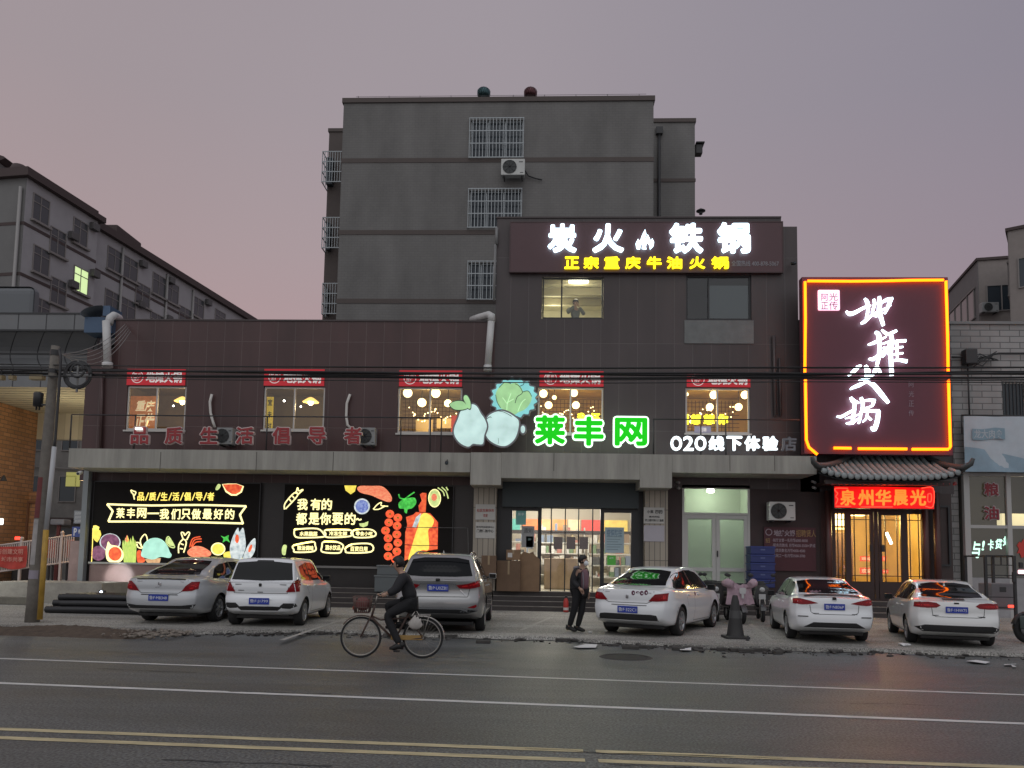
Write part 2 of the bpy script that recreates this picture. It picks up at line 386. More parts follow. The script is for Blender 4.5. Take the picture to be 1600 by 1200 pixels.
m_conc = asphalt('worn_concrete', (.32, .31, .285), .7, .3)
m_earth = pbr('bare_ground', (.10, .09, .08), .9, var=.3, vscale=.5)
struct(obj('ground', MB().quad((-400, -60, -.16), (400, -60, -.16), (400, 400, -.16), (-400, 400, -.16)), m_earth))
def rdy(x, y0): return y0 - .078 * x                      # the road runs a little askew to the shop front
struct(obj('road', MB().quad((-120, rdy(-120, -3), ROADZ), (120, rdy(120, -3), ROADZ), (120, rdy(120, 16.8), ROADZ), (-120, rdy(-120, 16.8), ROADZ)), m_road))
m_white = pbr('road_paint_white', (.62, .62, .60), .6, var=.3, vscale=5, stretch=(.6, 3, 1))
m_yel = pbr('road_paint_yellow', (.52, .45, .27), .6, var=.42, vscale=5, stretch=(.6, 3, 1))
def strip(x0, x1, y, w, z=ROADZ + .004, k2=.078):
    s = MB(); n = 24
    for k in range(n):
        a, b = x0 + (x1 - x0) * k / n, x0 + (x1 - x0) * (k + 1) / n
        s.quad((a, y - k2 * a, z), (b, y - k2 * b, z), (b, y - k2 * b + w, z), (a, y - k2 * a + w, z))
    return s
def yroad(px, py):
    g = gr(px, py, ROADZ); return g.y + .078 * g.x
YA, YB = yroad(800, 1057.5), yroad(800, 1099.5)
struct(obj('lane_marking', strip(-100, 100, YA - .05, .085), m_white)); struct(obj('lane_marking', strip(-100, 100, YB - .05, .11), m_white))
xg = gr(922, 1182, ROADZ).x
for y in (6.897, 6.585):
    struct(obj('centre_marking', strip(-100, xg - .05, y - .05, .105, k2=.041), m_yel)); struct(obj('centre_marking', strip(xg + .06, 100, y - .05, .105, k2=.041), m_yel))
# parking apron with its broken edge
def jag(x): return .10 * math.sin(x * 1.3) + .06 * math.sin(x * 3.1 + 1) + .04 * math.sin(x * 7.7 + 2)
edge = [(300, 985), (480, 983), (640, 990), (750, 991), (880, 996), (1000, 1003), (1150, 1009), (1350, 1014), (1600, 1020)]
EP = [gr(*p) for p in edge]; EP = [Vector((-60, EP[0].y + 3.5, 0)), Vector((-14, EP[0].y + .55, 0))] + EP + [Vector((60, EP[-1].y - 4, 0))]
def ey(x):
    for a, b in zip(EP, EP[1:]):
        if a.x <= x <= b.x: return a.y + (b.y - a.y) * (x - a.x) / (b.x - a.x)
    return EP[-1].y
ap = MB(); xs = [-60, -40, -25] + [-16 + .16 * k for k in range(200)] + [20, 30, 60]
for a, b in zip(xs, xs[1:]):
    ya, yb = ey(a) + jag(a), ey(b) + jag(b)
    ap.quad((a, ya, 0), (b, yb, 0), (b, 60, 0), (a, 60, 0)); ap.quad((a, ya, 0), (a, ya - .05, -.15), (b, yb - .05, -.15), (b, yb, 0))
struct(obj('parking_apron', ap, m_conc))
mb = MB()
m_bay = pbr('faded_bay_paint', (.36, .35, .32), .7, var=.35, vscale=6)
for p, q in (((541, 966), (440, 1000)), ((640, 957), (560, 957)), ((862, 964), (815, 984)), ((1172, 975), (1205, 1000)), ((790, 963), (855, 964))):
    a, b = gr(*p, .004), gr(*q, .004); n = (b - a).cross(Vector((0, 0, 1))).normalized() * .05
    mb.quad(a - n, b - n, b + n, a + n)
struct(obj('bay_marking', mb, m_bay))
# long hairline cracks and a tarred seam in the carriageway
mb = MB(); rr_ = random.Random(3)
for px, py, L in ((820, 1168, 2.2), (250, 1188, 1.4), (1330, 1100, 1.2), (150, 1045, 1.5), (640, 1025, 1.8), (1250, 1045, 2.2), (950, 1195, 1.5), (350, 1080, 1.3)):
    g = gr(px, py, ROADZ + .004); y = 0; pts = []
    for i in range(13): y += rr_.uniform(-.035, .035); pts.append((g.x + L * i / 12, g.y - .078 * L * i / 12 + y, rr_.uniform(.004, .016)))
    for a, b in zip(pts, pts[1:]): mb.quad((a[0], a[1] - a[2], g.z), (b[0], b[1] - b[2], g.z), (b[0], b[1] + b[2], g.z), (a[0], a[1] + a[2], g.z))
struct(obj('road_crack', mb, pbr('tarred_crack', (.052, .053, .053), .7)))
# broken asphalt between apron and road
m_rub = pbr('rubble_dark', (.06, .056, .052), .9, var=.35, vscale=9)
mb = MB()
def stone(mb, c, s, fl=.5):
    bm = bmesh.new(); bmesh.ops.create_icosphere(bm, subdivisions=1, radius=1)
    for v in bm.verts: v.co *= rnd.uniform(.6, 1.15)
    M = Matrix.Translation(c) @ Matrix.Rotation(rnd.uniform(0, 6.3), 4, 'Z') @ Matrix.Diagonal((s * rnd.uniform(.8, 1.8), s * rnd.uniform(.6, 1), s * fl, 1))
    mb.bm(bm, M)
for k in range(420):
    x = rnd.choice([rnd.uniform(-7.5, 11), rnd.gauss(4, 1.6), rnd.gauss(-5, 1.6)]); s = abs(rnd.gauss(0, .035)) + .012
    stone(mb, (x, ey(x) + jag(x) - abs(rnd.gauss(.18, .28)) - .02, ROADZ + s * .25), s, rnd.uniform(.3, .7))
struct(obj('asphalt_rubble', mb, m_rub), 'stuff', 'dark crumbled asphalt along the broken parking edge', 'rubble')
mb = MB()
for px, py, sx_ in ((1165, 1019, .15), (1149, 1018, .12), (1188, 1018, .14), (1128, 1017, .1), (985, 1014, .16), (1010, 1013, .14), (1060, 1016, .12), (1085, 1015, .16), (1215, 1022, .07), (700, 996, .2), (880, 1002, .16), (755, 1005, .14)):
    g = gr(px, py, ROADZ); mb.rbox(-sx_, sx_, -.07, .07, 0, .06, .012, Matrix.Translation(g) @ Matrix.Rotation(rnd.uniform(-.3, .3), 4, 'Z'))
struct(obj('broken_kerb', mb, m_rub), 'stuff', 'broken black kerb pieces lying along the road edge', 'kerb pieces')
# cracks: long thin dark seams of lost asphalt
mb = MB(); x = -7.2
while x < 12:
    L = rnd.uniform(.5, 1.6); n = 6; off = rnd.uniform(.06, .2)
    pts = []
    for i in range(n + 1):
        xx = x + L * i / n; pts.append((xx, ey(xx) + jag(xx) - off + rnd.uniform(-.04, .04), rnd.uniform(.015, .05)))
    for a, b in zip(pts, pts[1:]): mb.quad((a[0], a[1] - a[2], ROADZ + .006), (b[0], b[1] - b[2], ROADZ + .006), (b[0], b[1] + b[2], ROADZ + .006), (a[0], a[1] + a[2], ROADZ + .006))
    x += L * rnd.uniform(.7, 1.1)
struct(obj('edge_crack', mb, pbr('crack_dark', (.02, .019, .018), .95)))
# soil bank under the pole at the left
mb = MB(); n = 60; m = 8
p0, p1 = gr(-120, 990, 0), gr(235, 990, 0)
vs = []
for i in range(n + 1):
    x = p0.x + (p1.x - p0.x) * i / n
    for j in range(m + 1):
        y = ey(x) - 1.35 + 1.6 * j / m; f = math.sin(math.pi * min(1, max(0, j / m))) * min(1, (n - i) / 9)
        vs.append((x, y, ROADZ - .01 + f * (.10 + .05 * math.sin(x * 2.3 + j) + rnd.uniform(-.015, .035))))
mb.add(vs, [(i * (m + 1) + j, (i + 1) * (m + 1) + j, (i + 1) * (m + 1) + j + 1, i * (m + 1) + j + 1) for i in range(n) for j in range(m)], True)
struct(obj('soil_bank', mb, pbr('brown_soil', (.085, .062, .045), .95, var=.45, vscale=7, bump=.8, bscale=25)))
mb = MB()
for k in range(170):
    x = rnd.uniform(p0.x + 3, p1.x + .6); s = abs(rnd.gauss(0, .03)) + .012
    stone(mb, (x, ey(x) - rnd.uniform(.1, 1.3), ROADZ + .06 + rnd.uniform(-.03, .03)), s, .6)
struct(obj('loose_stones', mb, pbr('pale_rubble', (.22, .19, .16), .9, var=.4, vscale=9)), 'stuff', 'pale stones and crumbs scattered over the brown soil at left', 'stones')

# ================================================================== main shop building
m_panel = tiled('brown_facade_panel', (.074, .036, .035), (.115, .078, .074), .6, 2.9, .012, .42, var=.08, offset=0, bump=.4, stain=.15)
m_panel2 = tiled('sign_lit_grey_panel', (.066, .052, .053), (.10, .085, .085), .6, 2.9, .012, .42, var=.07, offset=0, bump=.4, stain=.1)  # brown panel made greyer, the sign's light put into its colour
m_black = pbr('black_tile_wall', (.028, .024, .023), .35, var=.2, vscale=1.2)
m_canopy = pbr('weathered_canopy_board', (.33, .32, .285), .75, var=.28, vscale=1.3, stretch=(2.5, 1, .25), bump=.15)
m_dkmetal = pbr('dark_metal', (.03, .03, .032), .45)
m_frame_w = pbr('pale_window_frame', (.55, .53, .50), .4)
m_frame_d = pbr('dark_window_frame', (.025, .027, .03), .4)
m_glass = glass()
m_warm = pbr('warm_plaster', (.40, .32, .19), .8, var=.12, vscale=2)
m_redlabel = pbr('red_window_film', (.42, .02, .03), .45, emit=(.55, .01, .02), es=.35)
m_lettw = pbr('pale_lettering', (.7, .66, .64), .6, emit=(.75, .68, .66), es=.35)
zc = at(700, 706, YC).z            # canopy top
shop = thing('shop_building', 'brown panelled restaurant and grocery building with a pale canopy band', 'shop building', (0, YW, 0))
zr1 = at(480, 502, YW).z; zr2 = at(1000, 341, YW).z
XL, XS, XR, XR2 = at(131, 640, YW).x, at(775, 450, YW).x, at(1222, 480, YW).x, at(1247, 480, YW).x
XLu = at(180, 525, YW).x; zl = at(150, 546, YW).z
WIN = [(197, 603, 290, 672), (411, 604, 507, 672), (621, 605, 722, 677), (840, 605, 943, 678), (1071, 606, 1172, 677), (847, 433, 943, 498), (1072, 430, 1174, 500)]
H = [rect(*w, YW) for w in WIN]
HD = [rect(*w, YW) for w in ((199, 577, 290, 602), (413, 577, 507, 603), (624, 579, 722, 604), (843, 580, 943, 604), (1073, 582, 1172, 605))]
zb = zc - .9
obj('wall', wall_mb(XL, XLu, zb, zl, YW, H), m_panel, shop)
obj('wall', wall_mb(XLu, XS, zb, zr1, YW, H), m_panel, shop)
obj('wall', wall_mb(XS, XR, zb, zr2, YW, H), m_panel2, shop)
obj('wall', MB().box(XR, XR2, YW, YW + .25, zb, at(1234, 354, YW).z), m_panel2, shop)
# back and sides of the block, so that it is a real volume
obj('side_wall', MB().box(XL, XL + .25, YW + .25, YW + 7, 0, zl).box(XS - .001, XS + .24, YW + .26, YW + 7, zr1 - .3, zr2).box(XR2 - .25, XR2, YW + .26, YW + 7, 0, zr2 - .35), m_panel, shop)
obj('roof', MB().box(XL + .25, XS - .01, YW + .26, YW + 6.8, zr1 - .75, zr1 - .6).box(XS + .25, XR2 - .26, YW + .26, YW + 6.8, zr2 - .7, zr2 - .55), pbr('roof_felt', (.08, .08, .085), .9), shop)
obj('parapet_cap', MB().box(XLu, XS - .02, YW - .03, YW + .29, zr1, zr1 + .05).box(XS - .03, XR, YW - .03, YW + .29, zr2, zr2 + .05), pbr('parapet_cap', (.06, .045, .045), .5), shop)
m_warm2 = pbr('yellow_lattice_wall', (.52, .36, .10), .8, var=.2, vscale=2)
m_globe = glow('warm_globe_lamp', (1, .80, .42), 3.2)
m_gwin = glass('shop_window_glass', (.93, .95, .93), .10)
for i, h in enumerate(H):
    x0, x1, z0, z1 = h
    low = i < 5
    fr = obj('window', frame_mb(x0 + .01, x1 - .01, z0 + .01, z1 - .01, YW + .05, .05, .07, bars=((x0 + x1) / 2,) if low else (x0 + (x1 - x0) * (.32 if i == 5 else .35),)), m_frame_w if low else m_frame_d, shop)
    obj('pane', MB().quad((x0 + .05, YW + .09, z0 + .05), (x1 - .05, YW + .09, z0 + .05), (x1 - .05, YW + .09, z1 - .05), (x0 + .05, YW + .09, z1 - .05)), m_gwin, fr)
    if low:
        obj('sill', MB().box(x0 - .04, x1 + .04, YW - .05, YW - .002, z0 - .06, z0 - .005), m_frame_w, fr)
        a = HD[i]; hl = obj('window_header', MB().box(a[0], a[1], YW - .03, YW - .003, a[2], a[3]), m_redlabel, shop)
        t = MB(); hgt = a[3] - a[2]; cx, cz = a[0] + .36, (a[2] + a[3]) / 2
        for k in range(28):
            q0, q1 = 2 * math.pi * k / 28, 2 * math.pi * (k + 1) / 28
            t.quad((cx + .21 * math.cos(q0), YW - .035, cz + .21 * math.sin(q0)), (cx + .21 * math.cos(q1), YW - .035, cz + .21 * math.sin(q1)), (cx + .185 * math.cos(q1), YW - .035, cz + .185 * math.sin(q1)), (cx + .185 * math.cos(q0), YW - .035, cz + .185 * math.sin(q0)))
        text_mb('阿光', cx - .13, cx + .13, cz + .01, cz + .13, YW - .036, 0, .02, mb=t); text_mb('正传', cx - .13, cx + .13, cz - .13, cz - .01, YW - .036, 0, .02, mb=t)
        text_mb('地摊火锅', a[0] + .66, a[1] - .1, a[2] + hgt * .14, a[3] - hgt * .14, YW - .05, 0, 0, mb=t, bold=.045, nb=6)
        obj('lettering', t, m_lettw, hl)
    elif i == 6:
        obj('sill', MB().box(x0 - .06, x1 + .06, YW - .03, YW - .003, at(1120, 537, YW).z, z0 - .02), pbr('cement_patch', (.17, .18, .18), .8, var=.2), shop)
# dining rooms behind the windows
def dining(i, depth, wall, lampcol, power, name='dining_room'):
    x0, x1, z0, z1 = H[i]; r_ = obj('room', room_mb(x0 - .8, x1 + .8, YW + .26, YW + depth, z0 - .9, z1 + .35), wall, shop)
    return r_
m_greenlt = pbr('pale_room_wall', (.62, .58, .42), .8, var=.08)
for i in (0, 1):
    x0, x1, z0, z1 = H[i]
    r_ = dining(i, 3.2, m_warm, 0, 0)
    lx = x1 - .48 if i == 0 else (x0 + x1) / 2 + .33; lz = z1 - .36
    t = MB().lathe([(.03, .16), (.10, .13), (.28, 0), (.27, -.02), (.09, .10), (.02, .13)], (lx, YW + .75, lz), n=20)
    pl = tag(obj('pendant_lamp', t, glow('pendant_shade', (1, .62, .16), 1.6)), ['orange pendant lamp glowing at the right side of the leftmost upper window', 'orange pendant lamp glowing in the second upper window from the left'][i], 'pendant lamp', 'orange pendant lamps')
    obj('bulb', MB().ball((lx, YW + .75, lz - .02), .10, 8), glow('bulb', (1, .85, .5), 6), pl)
    lamp('pendant_light', (lx, YW + .75, lz - .2), (1, .72, .40), 24, pl, .1)
    obj('bulb', MB().ball((x0 + .25, YW + 1.3, z1 - .22), .04, 6).ball((x0 + .62, YW + 2.0, z1 - .28), .035, 6), glow('spot_bulb', (1, .92, .8), 8), r_)
x0, x1, z0, z1 = H[0]
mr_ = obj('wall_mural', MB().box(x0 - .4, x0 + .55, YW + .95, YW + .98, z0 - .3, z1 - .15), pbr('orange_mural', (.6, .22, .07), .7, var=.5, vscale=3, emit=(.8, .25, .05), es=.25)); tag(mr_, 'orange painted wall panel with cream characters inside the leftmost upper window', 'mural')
t = MB(); text_mb('重庆', x0 - .2, x0 + .5, z0 + .8, z1 - .3, YW + .94, 0, .03, mb=t, shear=.2); text_mb('正传', x0 - .2, x0 + .5, z0 + .15, z0 + .75, YW + .94, 0, .03, mb=t, shear=.2)
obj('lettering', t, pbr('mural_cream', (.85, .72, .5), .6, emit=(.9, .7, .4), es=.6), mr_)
x0, x1, z0, z1 = H[1]
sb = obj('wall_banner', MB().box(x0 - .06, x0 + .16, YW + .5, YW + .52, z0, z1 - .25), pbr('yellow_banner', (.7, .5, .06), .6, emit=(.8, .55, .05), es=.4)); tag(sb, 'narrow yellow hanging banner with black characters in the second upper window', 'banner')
t = MB()
for k, ch in enumerate('宜未可'): text_mb(ch, x0 - .03, x0 + .13, z1 - .55 - k * .42, z1 - .33 - k * .42, YW + .49, 0, .03, mb=t)
obj('lettering', t, pbr('black_ink', (.02, .02, .02), .6), sb)
GL = {2: [(637, 614, 7.5), (681, 614, 7.5), (659, 629, 7), (700, 630, 6)], 3: [(849, 615, 6.5), (897, 614, 6), (857, 633, 6), (900, 633, 6), (866, 621, 3.5)], 4: [(1115, 617, 6.5), (1164, 617, 6.5), (1109, 636, 6), (1154, 636, 6), (1073, 616, 3)]}
GLN = {}
for i, nm in ((2, 'upper window left of the glowing vegetables'), (3, 'upper window above the green characters'), (4, 'rightmost lit upper window')):
    for (px, py, r_), ps in zip(GL[i], [['upper left', 'upper middle', 'lower middle', 'lower right'], ['upper left', 'upper right', 'lower left', 'lower right', 'small central'], ['upper middle', 'upper right', 'lower middle', 'lower right', 'small far left']][i - 2]): GLN[i, px] = ps + ' round globe lamp glowing in the ' + nm
for i, g in GL.items():
    x0, x1, z0, z1 = H[i]
    dining(i, 3.4, m_warm2 if i > 2 else m_warm, 0, 0)
    for px, py, r_ in g:
        p = at(px, py, YW + 1.0); q = tag(obj('globe_lamp', MB().ball(p, r_ / 48 * 1.02, 10), m_globe), GLN[i, px], 'globe lamp', 'glowing globe lamps')
        obj('cord', MB().tube([p, (p.x, p.y, z1 + .35)], .012, 5), m_dkmetal, q)
    lamp('globe_light', ((x0 + x1) / 2, YW + 1.0, z1 - .5), (1, .66, .26), 80, shop, .3)
    t = MB()
    for k in range(34):
        u = k / 33; t.ball((x0 + .1 + (x1 - x0 - .2) * u, YW + 1.6 + .5 * math.sin(k), z1 - .35 - .45 * abs(math.sin(u * 7)) + rnd.uniform(-.05, .05)), .022, 4)
    s_ = obj('fairy_lights', t, glow('fairy_light', (1, .78, .4), 5)); struct(s_, 'stuff', 'string of tiny fairy lights behind the ' + ['upper window left of the vegetables', 'upper window above the green characters', 'rightmost lit upper window'][i - 2], 'fairy lights')
    t = MB(); nx = 20
    for k in range(nx): t.box(x0 - .3 + (x1 - x0 + .6) * k / nx, x0 - .3 + (x1 - x0 + .6) * k / nx + .018, YW + 3.0, YW + 3.02, z0 - .5, z1 + .2)
    for k in range(16): t.box(x0 - .4, x1 + .4, YW + 2.97, YW + 2.99, z0 - .5 + k * .15, z0 - .482 + k * .15)
    tag(obj('lattice_screen', t, pbr('lattice_dark', (.09, .055, .02), .6)), 'dark lattice screen at the back of the ' + ['upper window left of the vegetables', 'upper window above the green characters', 'rightmost lit upper window'][i - 2], 'screen')
x0, x1, z0, z1 = H[2]
t = MB().box(x0 + .25, x0 + .85, YW + 2.2, YW + 2.3, z0 + .25, z0 + .85).box(x0 + 1.0, x0 + 1.6, YW + 2.2, YW + 2.3, z0 + .55, z0 + .9)
tag(obj('menu_board', t, pbr('cream_board', (.7, .58, .36), .7)), 'pair of cream menu boards inside the window left of the glowing vegetables', 'menu board')
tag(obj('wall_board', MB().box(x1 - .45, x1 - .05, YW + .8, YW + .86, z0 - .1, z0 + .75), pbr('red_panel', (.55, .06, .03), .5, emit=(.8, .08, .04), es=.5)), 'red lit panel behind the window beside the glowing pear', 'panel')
t = MB()
for (a, b, ch) in ((1070, 1076, '1'), (1079, 1096, '想'), (1099, 1117, '想'), (1121, 1138, '你')): ptext(ch, a, 647, b, 663, YW + .4, dep=.03, offset=.0, mb=t, bold=.05)
ns = tag(obj('neon_words', t, glow('yellow_neon', (1, .85, .02), 2.2)), 'bright yellow neon words inside the rightmost lit upper window', 'neon sign')
t = MB()
for (a, b, ch) in ((902, 914, '我'), (923, 938, '还')): ptext(ch, a, 645, b, 662, YW + .4, dep=.03, offset=.0, mb=t, bold=.05)
tag(obj('neon_words', t, MATS['yellow_neon']), 'yellow neon words peeking out above the green middle character', 'neon sign')
pl = obj('window_card', pbox(1085, 666, 1111, 677, YW + .04, .01), pbr('lilac_card', (.45, .42, .55), .6)); tag(pl, 'small lilac card in the bottom of the rightmost lit upper window', 'card')
obj('card_label', ptext('招聘', 1093, 668, 1104, 675, YW + .035, dep=0, offset=.03), m_lettw, pl)
# third floor lit office with a man at the window
x0, x1, z0, z1 = H[5]
obj('room', room_mb(x0 - 1.2, x1 + 1.4, YW + .26, YW + 5, z0 - .9, z1 + .5), m_greenlt, shop)
t = MB()
for k in range(3): t.box(x0 - 1, x1 + 1.2, YW + 1.2 + k * 1.1, YW + 1.35 + k * 1.1, z1 + .2, z1 + .46)
obj('ceiling_beam', t, pbr('ceiling_beam', (.32, .29, .2), .8), shop)
q = at(904, 440, YW + .9)
tl = obj('tube_lamp', MB().box(q.x - .34, q.x + .34, YW + .85, YW + .95, q.z - .03, q.z + .04), glow('tube_lamp', (1, 1, .82), 7)); tag(tl, 'white tube lamp on the ceiling behind the third floor window', 'tube lamp')
lamp('office_light', (q.x, YW + 1.1, q.z - .25), (1, .93, .66), 55, tl, .3)
lamp('office_light', (q.x - .8, YW + 3.4, q.z - .25), (1, .93, .66), 50, tl, .3)
x0, x1, z0, z1 = H[6]
obj('room', room_mb(x0 - .5, x1 + .5, YW + .26, YW + 3, z0 - .5, z1 + .3), pbr('dim_room', (.14, .17, .18), .8), shop)
obj('blind', MB().box(x0 + (x1 - x0) * .36, x1 - .06, YW + .14, YW + .16, z0 + .1, z1 - .3), pbr('grey_blind', (.16, .20, .22), .7), shop)

# canopy band with its deeper corbels
t = MB()
def can(x0, x1, y0, y1, d=0.0, back=YW - .002):
    a = rect(x0, y0, x1, y1, YC - d); t.box(a[0], a[1], YC - d, back, a[2], a[3])
can(107, 734.9, 704, 734); can(735.1, 783, 707, 757.5, .03); can(783.2, 1000, 708, 748); can(1000.2, 1050, 710, 762, .03); can(1050.2, 1276, 711.5, 739.5)
cano = obj('canopy', t, m_canopy, shop)
t = MB()
for px in (520, 688, 865, 1027, 1140, 1210, 250, 400):
    a = rect(px, 706, px + 1.2, 736, YC - .004); t.box(a[0], a[0] + .02, YC - .004, YC - .001, a[2], a[3])
obj('panel_seam', t, pbr('seam', (.10, .09, .08), .9), cano)
# ground floor walls
zt = zc - .3
def gx(px, py=840, Y=YG): return at(px, py, Y).x
obj('ground_wall', MB().box(gx(128), gx(742), YG + .02, YG + .3, 0, zt), m_black, shop)
obj('ground_wall', MB().box(gx(1040), gx(1066), YG + .02, YG + .3, 0, zt).box(gx(1172), gx(1282), YG + .02, YG + .3, 0, zt).box(gx(1066), gx(1172), YG + .02, YG + .3, at(1119, 757, YG).z, zt), pbr('maroon_render', (.045, .028, .028), .6, var=.2), shop)
for (a, b) in ((741, 776), (1005, 1040)):
    w = obj('pillar', MB().box(gx(a), gx(b), YG - .45, YG + .3, .56, zt), tiled('beige_pillar_tile', (.36, .32, .26), (.13, .115, .10), .17, 1.6, .012, .5, offset=0), shop)
# steps up to the shops
m_step = pbr('dark_granite_step', (.05, .042, .040), .5, var=.2, vscale=6)
m_edge = pbr('worn_step_edge', (.24, .22, .2), .6, var=.3, vscale=8)
sx0, sx1 = gx(505), gx(1290)
t = MB(); t2 = MB()
for k in range(4):
    y = 23.62 + .31 * k; t.box(sx0, sx1, y, YG + .02 if k == 3 else y + .31, 0, .14 * (k + 1)); t2.box(sx0, sx1, y - .012, y + .03, .14 * (k + 1) - .012, .14 * (k + 1) + .004)
st = obj('front_step', t, m_step, shop); obj('step_nosing', t2, m_edge, st)
obj('wall_ledge', MB().box(gx(480), gx(741), YG - .16, YG + .015, at(600, 887, YG).z - .04, at(600, 887, YG).z + .03), pbr('grey_ledge', (.2, .19, .18), .6), shop)
obj('plinth', MB().box(gx(146), gx(440), YG - .12, YG + .015, 0, at(250, 881, YG).z), pbr('pinkish_tile_plinth', (.30, .20, .18), .4, var=.25, vscale=1.5), shop)
obj('corner_post', MB().box(gx(133), gx(141), YG - .3, YG - .1, 0, zt), pbr('grey_steel_post', (.24, .26, .27), .4), shop)
obj('corner_panel', MB().box(gx(110), gx(131), YG + .0, YG + .25, 0, at(120, 845, YG).z), pbr('pale_pink_board', (.36, .25, .23), .6, var=.2), shop)
obj('step', MB().box(gx(62), gx(215), YG - 1.9, YG - .32, 0, .62), pbr('rough_concrete', (.34, .32, .28), .85, var=.25, vscale=3, bump=.4), shop)
# market entrance: roller box, dark frame, five glass strips, store inside
obj('ground_wall', MB().box(gx(775), gx(787), YG + .02, YG + .3, .5, zt).box(gx(997), gx(1006), YG + .02, YG + .3, .5, zt).box(gx(787), gx(997), YG + .205, YG + .3, at(890, 793, YG).z - .01, zt), m_frame_d, shop)
a = rect(785, 749, 998, 793, YG - .25)
obj('shutter_box', MB().box(a[0], a[1], YG - .25, YG + .2, a[2], a[3]), pbr('dark_teal_board', (.035, .048, .053), .5), shop)
ex0, ex1, zf = gx(776), gx(1005), .56
ztop = at(890, 793, YG).z
t = MB()
for px in (776, 840, 938, 986): t.box(gx(px), gx(px + (24 if px == 776 else 6 if px == 840 else 6 if px == 938 else 19)), YG, YG + .12, zf, ztop)
t.box(gx(800), gx(840), YG + .003, YG + .117, at(820, 798, YG).z, ztop).box(gx(944), gx(986), YG + .003, YG + .117, at(960, 801, YG).z, ztop).box(gx(846), gx(938), YG + .003, YG + .117, at(890, 794, YG).z - .02, ztop)
t.box(gx(944), gx(986), YG + .003, YG + .117, zf, zf + .3)
en = obj('shop_entrance', t, m_frame_d, shop)
t = MB()
for px in (861, 883, 904, 926): t.box(gx(px) - .018, gx(px) + .018, YG + .03, YG + .09, zf, ztop)
obj('door_stile', t, m_frame_d, en)
obj('pane', MB().quad((gx(800), YG + .06, zf), (gx(986), YG + .06, zf), (gx(986), YG + .06, ztop), (gx(800), YG + .06, ztop)), m_gwin, en)
m_cream = pbr('shop_interior_white', (.50, .465, .39), .6)
YB_ = YG + 6.5
rm = obj('room', room_mb(ex0 - .4, ex1 + .4, YG + .31, YB_, .55, 4.0), m_cream, shop)
t = MB()
for k in range(3): t.box(ex0 + .5, ex1 - .5, YG + 1.3 + k * 1.8, YG + 1.42 + k * 1.8, 3.88, 3.94)
cl = tag(obj('ceiling_lamp', t, glow('white_tube', (1, .95, .85), 6)), 'rows of white tube lamps on the grocery ceiling', 'ceiling lamps')
for k in range(2): lamp('store_light', ((ex0 + ex1) / 2 + (-.9 if k else .9), YG + 1.8 + 2.4 * k, 3.5), (1, .93, .82), 175, cl, .5)
bands = [(.02, .16, (.10, .42, .36)), (.18, .30, (.75, .2, .06)), (.31, .40, (.8, .45, .2)), (.41, .52, (.72, .30, .1)), (.53, .62, (.8, .62, .4)), (.63, .78, (.68, .08, .07)), (.79, .98, (.85, .62, .15))]
for k, (u0, u1, c) in enumerate(bands):
    w = ex1 - ex0 + .6
    s_ = tag(obj('wall_poster', MB().box(ex0 - .3 + w * u0, ex0 - .3 + w * u1, YB_ - .08, YB_ - .04, at(890, 833, YB_).z, at(890, 812, YB_).z), pbr('poster_%d' % k, c, .5, emit=c, es=.5, var=.35, vscale=3)), ['dark green', 'orange red', 'tan', 'amber', 'pale beige', 'crimson', 'golden yellow'][k] + ' poster high on the back wall of the grocery', 'poster', 'posters on the grocery back wall')
cols = [(.45, .2, .17), (.16, .26, .15), (.5, .42, .25), (.62, .6, .55), (.2, .26, .38), (.3, .22, .16), (.7, .7, .7), (.07, .08, .08)]
gm = [pbr('goods_%d' % k, c, .5) for k, c in enumerate(cols)]
for yy, rows, sides in ((YG + 5.6, 5, ((ex0 + 1.36, ex1 - 1.56),)), (YG + 4.6, 4, ((ex0 - .2, ex0 + 1.3), (ex1 - 1.5, ex1 + .2))), (YG + 2.6, 2, ((ex0 - .2, ex0 + 1.3), (ex1 - 1.5, ex1 + .2)))):
    for side in sides:
        sh = MB(); 
        for r_ in range(rows): sh.box(side[0], side[1], yy, yy + .45, .95 + r_ * .42, .99 + r_ * .42)
        sh.box(side[0], side[0] + .04, yy, yy + .45, .56, .6 + rows * .45).box(side[1] - .04, side[1], yy, yy + .45, .56, .6 + rows * .45)
        shf = tag(obj('goods_shelf', sh, pbr('shelf_white', (.6, .6, .58), .5)), 'tallest goods shelf at the centre back of the grocery' if rows == 5 else ('tall' if rows == 4 else 'low') + ' white goods shelf seen through the ' + ('left' if side[0] < ex0 else 'right') + ' part of the market door', 'shelf', 'shelves in the grocery')
        mbs = [MB() for _ in cols]; x = side[0] + .06
        for r_ in range(rows):
            x = side[0] + .06
            while x < side[1] - .3:
                w = rnd.uniform(.06, .26)
                if rnd.random() < .22: x += w; continue
                hh_ = rnd.choice((.1, .18, .28, .33)); mbs[rnd.randrange(8)].box(x, x + w - .02, yy + .02, yy + .35, .992 + r_ * .42, .992 + r_ * .42 + hh_); x += w
        for q, g_ in zip(mbs, gm):
            if q.v: o_ = obj('goods', q, g_, shf); o_['kind'] = 'stuff'
kc = at(886, 890, YG + 2)
ct = obj('checkout_counter', MB().rbox(kc.x - .8, kc.x + .35, YG + 1.7, YG + 2.3, .57, 1.62, .03), pbr('tan_counter', (.50, .36, .23), .5, var=.2)); tag(ct, 'tan checkout counter with dark screens behind the glass door', 'counter')
tag(obj('dark_pelmet', MB().box(ex0 - .3, ex1 + .3, YB_ - .9, YB_ - .85, at(890, 835, YB_ - .9).z, at(890, 829, YB_ - .9).z), m_dkmetal), 'dark pelmet strip running under the posters at the back of the grocery', 'pelmet')
t = MB()
